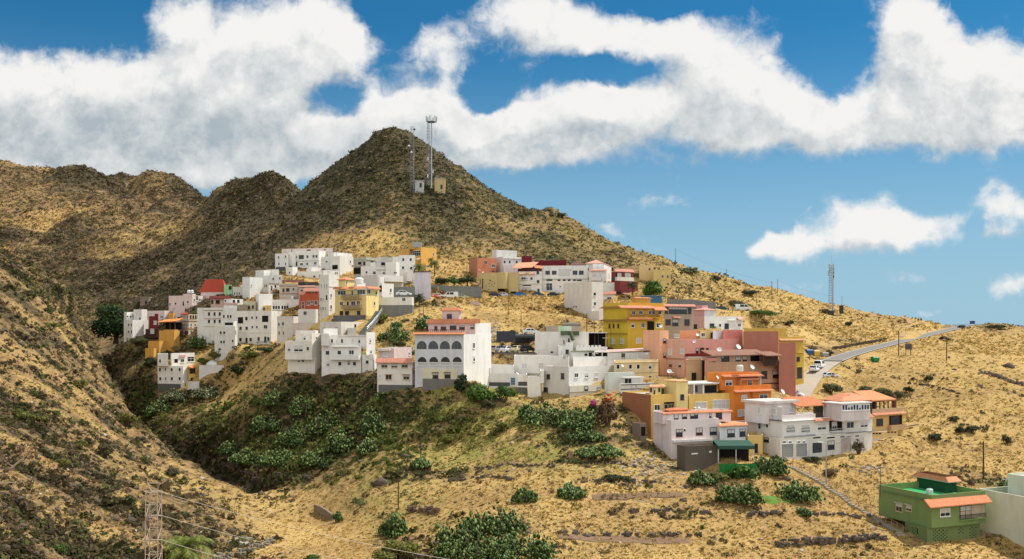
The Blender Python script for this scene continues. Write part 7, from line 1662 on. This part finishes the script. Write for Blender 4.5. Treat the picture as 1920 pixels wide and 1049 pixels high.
def pear(label, u, v, w, h, dens=1.0, mat=PADM, D=None, group='prickly pear thickets'):
    p = foot(u, v, D); s = p.y / F; rx = w * s / 2; hh = h * s; n = int(min(900, max(90, 42 * dens * (rx * 2) * hh * .75 / .09 * .35)))
    t = empty('prickly_pear', p, label, 'prickly pear', group)
    v_, f_ = pads(n, rx, rx * .8, hh, .21 + .05 * (p.y / 200)); o = big_mesh('pads', v_, f_, mat); o.parent = t
    m = MB()
    for i in range(5): a = i * 1.3; m.bar((math.cos(a) * rx * .3, math.sin(a) * rx * .3, -.5), (math.cos(a) * rx * .6, math.sin(a) * rx * .5, hh * .6), .14, 6, .08)
    b = m.build('stems', [plain('cactus_stem', (.13, .11, .07), .9)], t); b.location = (0, 0, 0)
    return t
def leaf_cloud(rx, ry, h, n, size, base=.12, lumps=9):
    """leaves gathered in clumps through an uneven crown; base = share of the height left bare"""
    cl = unit(RNG.normal(size=(lumps, 3))); cl[:, 2] = np.abs(cl[:, 2]) * 1.1 - .25; cl = cl * RNG.uniform(.35, .75, (lumps, 1))
    k = RNG.integers(0, lumps, n); d = unit(RNG.normal(size=(n, 3))); rr = RNG.uniform(.5, 1, (n, 1)) * RNG.uniform(.3, .5, (lumps, 1))[k]
    c = (cl[k] + d * rr) * np.array((rx, ry, h * .5)) + np.array((0, 0, h * (.5 + base * .5 if base > .09 else .33)))
    c[:, 2] = np.maximum(c[:, 2], h * base * .5)
    return leaves(c, unit(d + RNG.normal(size=(n, 3)) * .45 + np.array((0, 0, .25))), size * RNG.uniform(.6, 1.25, n), size * RNG.uniform(.5, 1.0, n))
def bush(label, u, v, w, h, mat, name='shrub', cat='shrub', group=None, D=None, size=None, n=None, trunk=False, base=.05, lumps=9, flowers=None):
    p = foot(u, v, D); s = p.y / F; rx = w * s / 2; hh = h * s; size = size or (.10 + .035 * max(rx, hh)); n = n or int(min(3200, max(160, 3.2 * (rx * 2 * hh) / (size * size))))
    t = empty(name, p, label, cat, group)
    v_, f_ = leaf_cloud(rx, rx * .85, hh, n, size, base, lumps); o = big_mesh('crown' if trunk else 'foliage', v_, f_, mat); o.parent = t
    m = MB(); r = max(.05, hh * .035)
    if trunk:
        m.bar((0, 0, -.6), (rx * .05, 0, hh * (base + .25)), r * 1.6, 8, r)
        for i in range(6): a = i * 1.05; m.bar((rx * .05, 0, hh * (base + .15)), (math.cos(a) * rx * .6, math.sin(a) * rx * .5, hh * RNG.uniform(.5, .8)), r * .8, 6, r * .25)
    else:
        for i in range(6): a = i * 1.05; m.bar((math.cos(a) * .1, math.sin(a) * .1, -.4), (math.cos(a) * rx * .55, math.sin(a) * rx * .45, hh * .6), r, 5, r * .4)
    b = m.build('trunk' if trunk else 'stems', [WOODM], t); b.location = (0, 0, 0)
    if flowers:
        fm, cnt, fx, fz = flowers; d = unit(RNG.normal(size=(cnt, 3))); c = d * RNG.uniform(.6, 1, (cnt, 1)) * np.array((rx * .5, rx * .4, hh * .28)) + np.array((fx * rx, -rx * .3, hh * fz)); v2, f2 = leaves(c, unit(d + np.array((0, -.5, .4))), size * .8, size * .8); q = big_mesh('flowers', v2, f2, fm); q.parent = t
    return t
def palm(label, u, v, h, r, D=None, nf=26, mat=None, drop=.55, group='palms'):
    """h, r: trunk height and frond length in photo pixels"""
    p = foot(u, v, D); s = p.y / F; H = h * s; R = r * s; t = empty('palm_tree', p, label, 'palm tree', group)
    m = MB(); 
    for i in range(6): m.bar((0, 0, -.6 + (H + .6) * i / 6), (0, 0, -.6 + (H + .6) * (i + 1) / 6), .22 * (1.15 - .05 * i) * max(.5, R / 2.5), 8, .19 * (1.15 - .05 * i) * max(.5, R / 2.5))
    b = m.build('trunk', [WOODM], t); b.location = (0, 0, 0)
    vs = []; fs = []
    for k in range(nf):
        a = k * 2.39996; el0 = 1.25 - 1.55 * (k / nf) + RNG.normal(0, .08); L = R * RNG.uniform(.85, 1.1); dirh = np.array((math.cos(a), math.sin(a), 0)); pos = np.array((0, 0, H)); e = el0; pts = []
        for q in range(9): pts.append(pos.copy()); pos = pos + (dirh * math.cos(e) + np.array((0, 0, math.sin(e)))) * L / 8; e -= drop / 4 * (1 + .25 * q)
        side = np.array((-math.sin(a), math.cos(a), 0))
        for q in range(1, 9):
            for z in range(3):
                base = pts[q - 1] + (pts[q] - pts[q - 1]) * z / 3; ll = L * .30 * math.sin(math.pi * min(1, (q + z / 3) / 9.5)) + .04; ax = unit((pts[q] - pts[q - 1])[None])[0]
                for sg in (-1, 1):
                    tip = base + side * sg * ll * .8 + ax * ll * .55 - np.array((0, 0, ll * .35)); w = ax * L * .022; b_ = len(vs); vs += [base - w, base + w, tip]; fs.append((b_, b_ + 1, b_ + 2))
    o = big_mesh('fronds', np.array(vs), np.array(fs), mat or LEAF['palm']); o.parent = t
    return t
LEAF = {'brightpalm': leaf_mat('bright_palm_fronds', (.05, .09, .014), (.30, .33, .07)), 'dark': leaf_mat('dark_green_leaves', (.012, .028, .008), (.045, .085, .022)), 'tree': leaf_mat('fresh_green_leaves', (.055, .12, .018), (.16, .27, .045)), 'green': leaf_mat('green_leaves', (.03, .075, .014), (.11, .20, .035)), 'olive': leaf_mat('olive_leaves', (.055, .06, .022), (.15, .15, .055)),
        'yellow': leaf_mat('yellow_green_leaves', (.10, .11, .02), (.25, .25, .055)), 'palm': leaf_mat('palm_fronds', (.06, .085, .02), (.22, .24, .07)), 'dusty': leaf_mat('dusty_leaves', (.07, .065, .035), (.17, .155, .08)), 'brown': leaf_mat('brown_dry_leaves', (.10, .065, .03), (.28, .19, .10)), 'darkolive': leaf_mat('dark_olive_leaves', (.022, .03, .011), (.075, .085, .03))}
RED = leaf_mat('red_flowers', (.45, .03, .012), (.62, .07, .03)); MAG = leaf_mat('magenta_flowers', (.35, .01, .12), (.55, .04, .22))
# prickly pears: big thickets in the field, in the ravine, by the houses
pear('large prickly pear thicket at the bottom, its left half', 865, 1046, 120, 85); pear('large prickly pear thicket at the bottom, its top', 925, 1002, 125, 72); pear('large prickly pear thicket at the bottom, its right half', 985, 1046, 110, 62); pear('prickly pear in front of the large bottom thicket', 920, 1060, 110, 70)
pear('round prickly pear at the foot of the thin field pole', 737, 1004, 52, 50); pear('small prickly pear right above the large thicket', 984, 940, 38, 32); pear('compact prickly pear alone in the dry field', 1070, 931, 50, 30); pear('tiny prickly pear at the upper field pole', 794, 875, 36, 20)
for k, (u, v, w, h) in enumerate(((700, 815, 48, 66), (560, 835, 95, 55), (610, 815, 60, 60), (530, 872, 95, 42), (470, 868, 70, 36), (640, 845, 60, 50), (600, 870, 70, 34), (500, 810, 55, 42), (440, 850, 50, 30), (570, 780, 55, 45), (520, 760, 40, 34), (690, 850, 40, 40))):
    pear(['prickly pear climbing the ravine edge below the small pinkish house', 'wide prickly pear thicket in the middle of the ravine', 'prickly pear in the shade under the long balcony house', 'prickly pear thicket low in the ravine above the terrace wall', 'prickly pear at the left of the ravine thickets', 'prickly pear right of the ravine middle', 'low prickly pear near the ravine rock', 'prickly pear on the upper left ravine bank', 'small prickly pear beside the dark ravine hollow', 'prickly pear just below the overhanging white house', 'small prickly pear on the golden ridge of the ravine', 'prickly pear near the ravine cliff'][k], u, v, w, h, .8)
pear('pale prickly pear below the lone white house', 330, 752, 55, 28, .8, PADM2); pear('pale prickly pear right below the blank white walled house', 392, 745, 60, 28, .8, PADM2); pear('prickly pear on the slope under the lone white house, lower', 300, 775, 50, 34, .8); pear('prickly pear between the ochre house and the low white house', 383, 652, 48, 32, .9)
pear('prickly pear thicket in front of the white corner house', 1040, 795, 115, 46); pear('prickly pear thicket left of the magenta flowers', 1092, 802, 85, 42); pear('small prickly pear at the left of the white corner house thicket', 1000, 783, 45, 34); pear('low prickly pear strip below the dry flowering bush', 1100, 824, 75, 24); pear('low prickly pear strip above the dry field', 1125, 853, 90, 18)
pear('prickly pear at the foot of the grey concrete store', 1312, 907, 52, 30); pear('big prickly pear left of the small lawn', 1388, 940, 78, 48); pear('big prickly pear right of the small lawn', 1495, 937, 84, 46); pear('prickly pear beside the green tarpaulin', 1445, 888, 62, 44); pear('small prickly pear below the small lawn', 1506, 965, 22, 16); pear('prickly pear behind the cream white house at the right edge', 1862, 915, 62, 26, D=176)
pear('prickly pear on the golden slope below the yellow house', 738, 640, 60, 36, .9); pear('prickly pear behind the arched house', 797, 617, 48, 32, .9); pear('prickly pear on the slope left of the arched house', 750, 665, 50, 26, .9, PADM2); pear('pale prickly pear on the hillside above the round green tree', 1290, 512, 40, 16, .7, PADM2)
# green shrubs and trees
bush('big dark green tree at the left end of the village', 217, 642, 112, 92, LEAF['dark'], 'broadleaf_tree', 'tree', D=350, trunk=True, lumps=22, n=4600, size=.62)
bush('paler green tree top behind the big dark tree', 205, 600, 60, 36, LEAF['green'], 'broadleaf_tree', 'tree', D=362, trunk=True, lumps=12)
bush('round bright green tree beside the sand coloured house', 1225, 560, 48, 46, LEAF['tree'], 'broadleaf_tree', 'tree', D=300, trunk=True, lumps=14, n=2400, size=.42)
for k, (u, v, w, h) in enumerate(((828, 536, 36, 22), (851, 535, 34, 20), (876, 534, 36, 24))): bush(['left', 'middle', 'right'][k] + ' dark green tree of three along the long retaining wall', u, v, w, h, LEAF['dark'] if k != 1 else LEAF['green'], 'broadleaf_tree', 'tree', 'trees along the retaining wall', D=334, trunk=True, lumps=9)
bush('red flowering bush at the foot of the tall lilac block', 812, 578, 44, 26, LEAF['darkolive'], 'flowering_bush', 'bush', D=300, flowers=(RED, 200, .2, .75))
bush('dark shrub with red flowers against the tall lilac block', 797, 577, 22, 30, LEAF['dark'], 'flowering_bush', 'bush', D=296, flowers=(RED, 60, .1, .85))
bush('bright green leafy bush below the low white house, left', 903, 757, 52, 54, LEAF['tree'], 'leafy_bush', 'bush', n=1500); bush('bright green leafy bush below the low white house, right', 944, 755, 56, 42, LEAF['green'], 'leafy_bush', 'bush', n=1400); bush('dark green bush at the corner of the arched house', 866, 745, 34, 58, LEAF['dark'], 'leafy_bush', 'bush', n=900, D=197)
bush('olive brown bush in front of the bright green bushes', 916, 768, 36, 28, LEAF['olive']); bush('tall dry bush with red flowers beside the burnt brown wall', 1139, 800, 48, 64, LEAF['brown'], 'flowering_bush', 'bush', n=1100, flowers=(RED, 40, .2, .8)); bush('magenta bougainvillea beside the white corner house', 1112, 775, 26, 24, LEAF['green'], 'bougainvillea', 'bougainvillea', flowers=(MAG, 120, 0, .8))
bush('green shrub beside the steep grey stairway', 716, 607, 44, 26, LEAF['yellow']); bush('dark shrub behind the prickly pear on the golden slope', 745, 622, 36, 24, LEAF['green']); bush('olive shrub on the slope left of the arched house', 748, 652, 34, 18, LEAF['olive'])
bush('yellow green shrub below the apartment block, left', 404, 675, 32, 26, LEAF['yellow']); bush('yellow green shrub above the blank white walled house', 384, 685, 34, 18, LEAF['yellow']); bush('dark green shrub at the low white house', 418, 667, 20, 24, LEAF['dark']); bush('yellow green hedge below the apartment block', 468, 672, 56, 18, LEAF['yellow']); bush('dark hedge under the apartment block windows', 500, 662, 50, 14, LEAF['dark']); bush('dark green shrub right of the blank white walled house', 446, 706, 30, 26, LEAF['dark']); bush('shrub on the ochre house bank', 262, 650, 40, 24, LEAF['olive']); bush('green shrub below the white terraced house', 285, 690, 34, 26, LEAF['darkolive'])
bush('bush at the foot of the car park slope', 960, 637, 30, 24, LEAF['olive']); bush('green yellow bush in the middle field', 845, 832, 44, 26, LEAF['yellow']); bush('green yellow bush right of the middle field bush', 942, 806, 40, 20, LEAF['yellow']); bush('small green bush above the channel wall', 632, 980, 26, 26, LEAF['green']); bush('dark olive bush left of the rubble', 1155, 905, 60, 22, LEAF['darkolive']); bush('bright yellow green reeds left of the large thicket', 745, 1052, 110, 48, LEAF['yellow'], 'reed_clump', 'reeds'); bush('green bush at the bottom edge near the channel', 590, 1055, 50, 18, LEAF['green']); bush('dark green bush in the ravine near the terrace wall', 605, 884, 26, 24, LEAF['dark']); bush('bush in front of the grey garages', 1455, 870, 44, 20, LEAF['dusty']); bush('thin pale bush against the white garage door', 1610, 852, 30, 40, LEAF['dusty'], n=260); bush('green bush before the dark garage', 1520, 866, 46, 14, LEAF['darkolive']); bush('dry bush right of the lamp pole', 1560, 895, 46, 22, LEAF['brown'])
bush('banana plants in front of the green tarpaulin', 1392, 897, 66, 30, LEAF['green'], 'banana_plant', 'banana plant', n=420, size=.5); bush('pale green banana plants right of the concrete store', 1350, 905, 34, 24, LEAF['yellow'], 'banana_plant', 'banana plant', n=220, size=.45)
SL = 'round shrubs on the right hand slope'
for (u, v, w, h, m, lb) in ((1556, 738, 46, 26, 'olive', 'olive shrub beside the pale lane'), (1622, 742, 44, 26, 'olive', 'left one of three shrubs behind the white row house'), (1652, 746, 46, 24, 'olive', 'middle one of three shrubs behind the white row house'), (1683, 748, 36, 20, 'olive', 'right one of three shrubs behind the white row house'), (1703, 738, 28, 16, 'darkolive', 'shrub right of the three behind the row house'), (1752, 828, 30, 20, 'darkolive', 'dark shrub on the slope right of the mustard end house'), (1790, 790, 24, 12, 'olive', 'flat green shrub on the right slope'), (1800, 812, 24, 16, 'darkolive', 'left shrub of a pair on the right slope'), (1825, 813, 30, 20, 'darkolive', 'right shrub of a pair on the right slope'), (1886, 833, 26, 20, 'darkolive', 'round shrub near the right edge'), (1740, 716, 22, 14, 'darkolive', 'small shrub below the green waste container'), (1480, 612, 20, 16, 'darkolive', 'shrub on the slope above the ochre yellow building'), (1592, 612, 18, 14, 'darkolive', 'shrub on the bank above the road, right'), (1548, 588, 22, 12, 'dusty', 'shrub at the foot of the ridge lattice tower'), (1408, 556, 40, 18, 'darkolive', 'dark shrub on the upper right slope'), (1340, 528, 26, 14, 'darkolive', 'shrub on the skyline slope'), (1052, 408, 16, 12, 'darkolive', 'small tree like shrub on the hill skyline'), (1382, 575, 40, 16, 'dusty', 'dusty shrub above the parked pale van'), (1770, 640, 24, 12, 'darkolive', 'shrub right of the billboard'), (1610, 700, 20, 10, 'dusty', 'dusty shrub below the green waste container'), (1555, 668, 20, 14, 'olive', 'shrub beside the grey waste container'), (1870, 618, 50, 12, 'darkolive', 'low dark shrubs on the mound right of the crest')):
    bush(lb, u, v, w, h, LEAF[m], group=SL)
bush('long green hedge in front of the parked pale van', 1425, 596, 62, 18, LEAF['green'], 'hedge', 'hedge')
for (u, v, w, h, m, lb) in ((45, 790, 40, 24, 'yellow', 'left one of two pale shrubs on the left slope'), (80, 792, 30, 18, 'yellow', 'right one of two pale shrubs on the left slope'), (195, 855, 40, 30, 'dusty', 'round grey green shrub in the middle of the left slope'), (150, 842, 34, 22, 'yellow', 'yellowish shrub left of the round grey green one'), (120, 880, 28, 26, 'yellow', 'small green shrub low on the left slope'), (325, 895, 36, 26, 'dusty', 'dusty shrub on the lower left slope'), (240, 800, 34, 34, 'yellow', 'tall yellow green shrub near the ravine'), (265, 835, 30, 22, 'dusty', 'dusty shrub beside the ravine lip'), (145, 990, 30, 20, 'yellow', 'green shrub near the bottom left'), (115, 1040, 34, 24, 'green', 'green shrub at the bottom left edge'), (30, 780, 24, 18, 'yellow', 'small pale shrub at the left edge'), (150, 730, 34, 26, 'yellow', 'yellow green shrub halfway up the left slope'), (95, 620, 40, 22, 'yellow', 'pale green shrub on the upper left slope'), (60, 560, 40, 22, 'olive', 'olive shrub near the top of the left slope'), (240, 948, 34, 26, 'olive', 'olive shrub left of the pylon')):
    bush(lb, u, v, w, h, LEAF[m], group='shrubs on the left slope')
palm('big palm at the bottom left beside the pylon', 346, 1066, 34, 64, nf=30, mat=LEAF['brightpalm']); palm('small palm behind the tall lilac block', 785, 516, 14, 17, D=312); palm('slender palm below the orange yellow house', 815, 515, 20, 12, D=330); palm('dark palm at the left foot of the tall lilac block', 786, 580, 22, 15, D=284, mat=LEAF['darkolive']); palm('young palm in front of the pink and white house', 1338, 622, 5, 10, D=258); palm('dark palm beside the dark red houses', 1186, 560, 26, 14, D=318, mat=LEAF['darkolive']); palm('small palm at the foot of the orange yellow house', 808, 500, 12, 9, D=350)
# dead agave flower stalks reaching in from the left edge
p = ground(-30, 92); t = empty('agave_stalk', p, 'dead agave flower stalk with brown seed clusters at the left edge', 'agave'); D_ = 92
m = MB(p); pts = [P3(-90, 960, D_), P3(-20, 905, D_), P3(25, 875, D_), P3(48, 855, D_), P3(62, 838, D_)]; pts[0] = Vector((P3(-90, 0, D_).x, D_, p.z - .5))
for a, b, r in zip(pts[:-1], pts[1:], (.16, .13, .1, .07)): m.bar(a, b, r, 6, r * .8)
m.bar(pts[2], P3(-5, 858, D_), .05, 5); m.bar(pts[1], P3(42, 905, D_), .05, 5); m.build('stalk', [plain('bleached_stalk', (.36, .27, .18), .9)], t)
SEED = leaf_mat('seed_pods', (.05, .03, .018), (.40, .27, .17))
for (u, v, r) in ((62, 845, .75), (40, 842, .55), (72, 858, .5), (8, 862, .65), (-4, 850, .7), (40, 908, .5), (34, 925, .45), (56, 905, .4), (12, 880, .4)):
    c = np.array(P3(u, v, D_)) - np.array(p); d = unit(RNG.normal(size=(46, 3))); v_, f_ = leaves(c + d * RNG.uniform(.3, 1, (46, 1)) * r, d, .16, .12); o = big_mesh('seed_cluster', v_, f_, SEED); o.parent = t
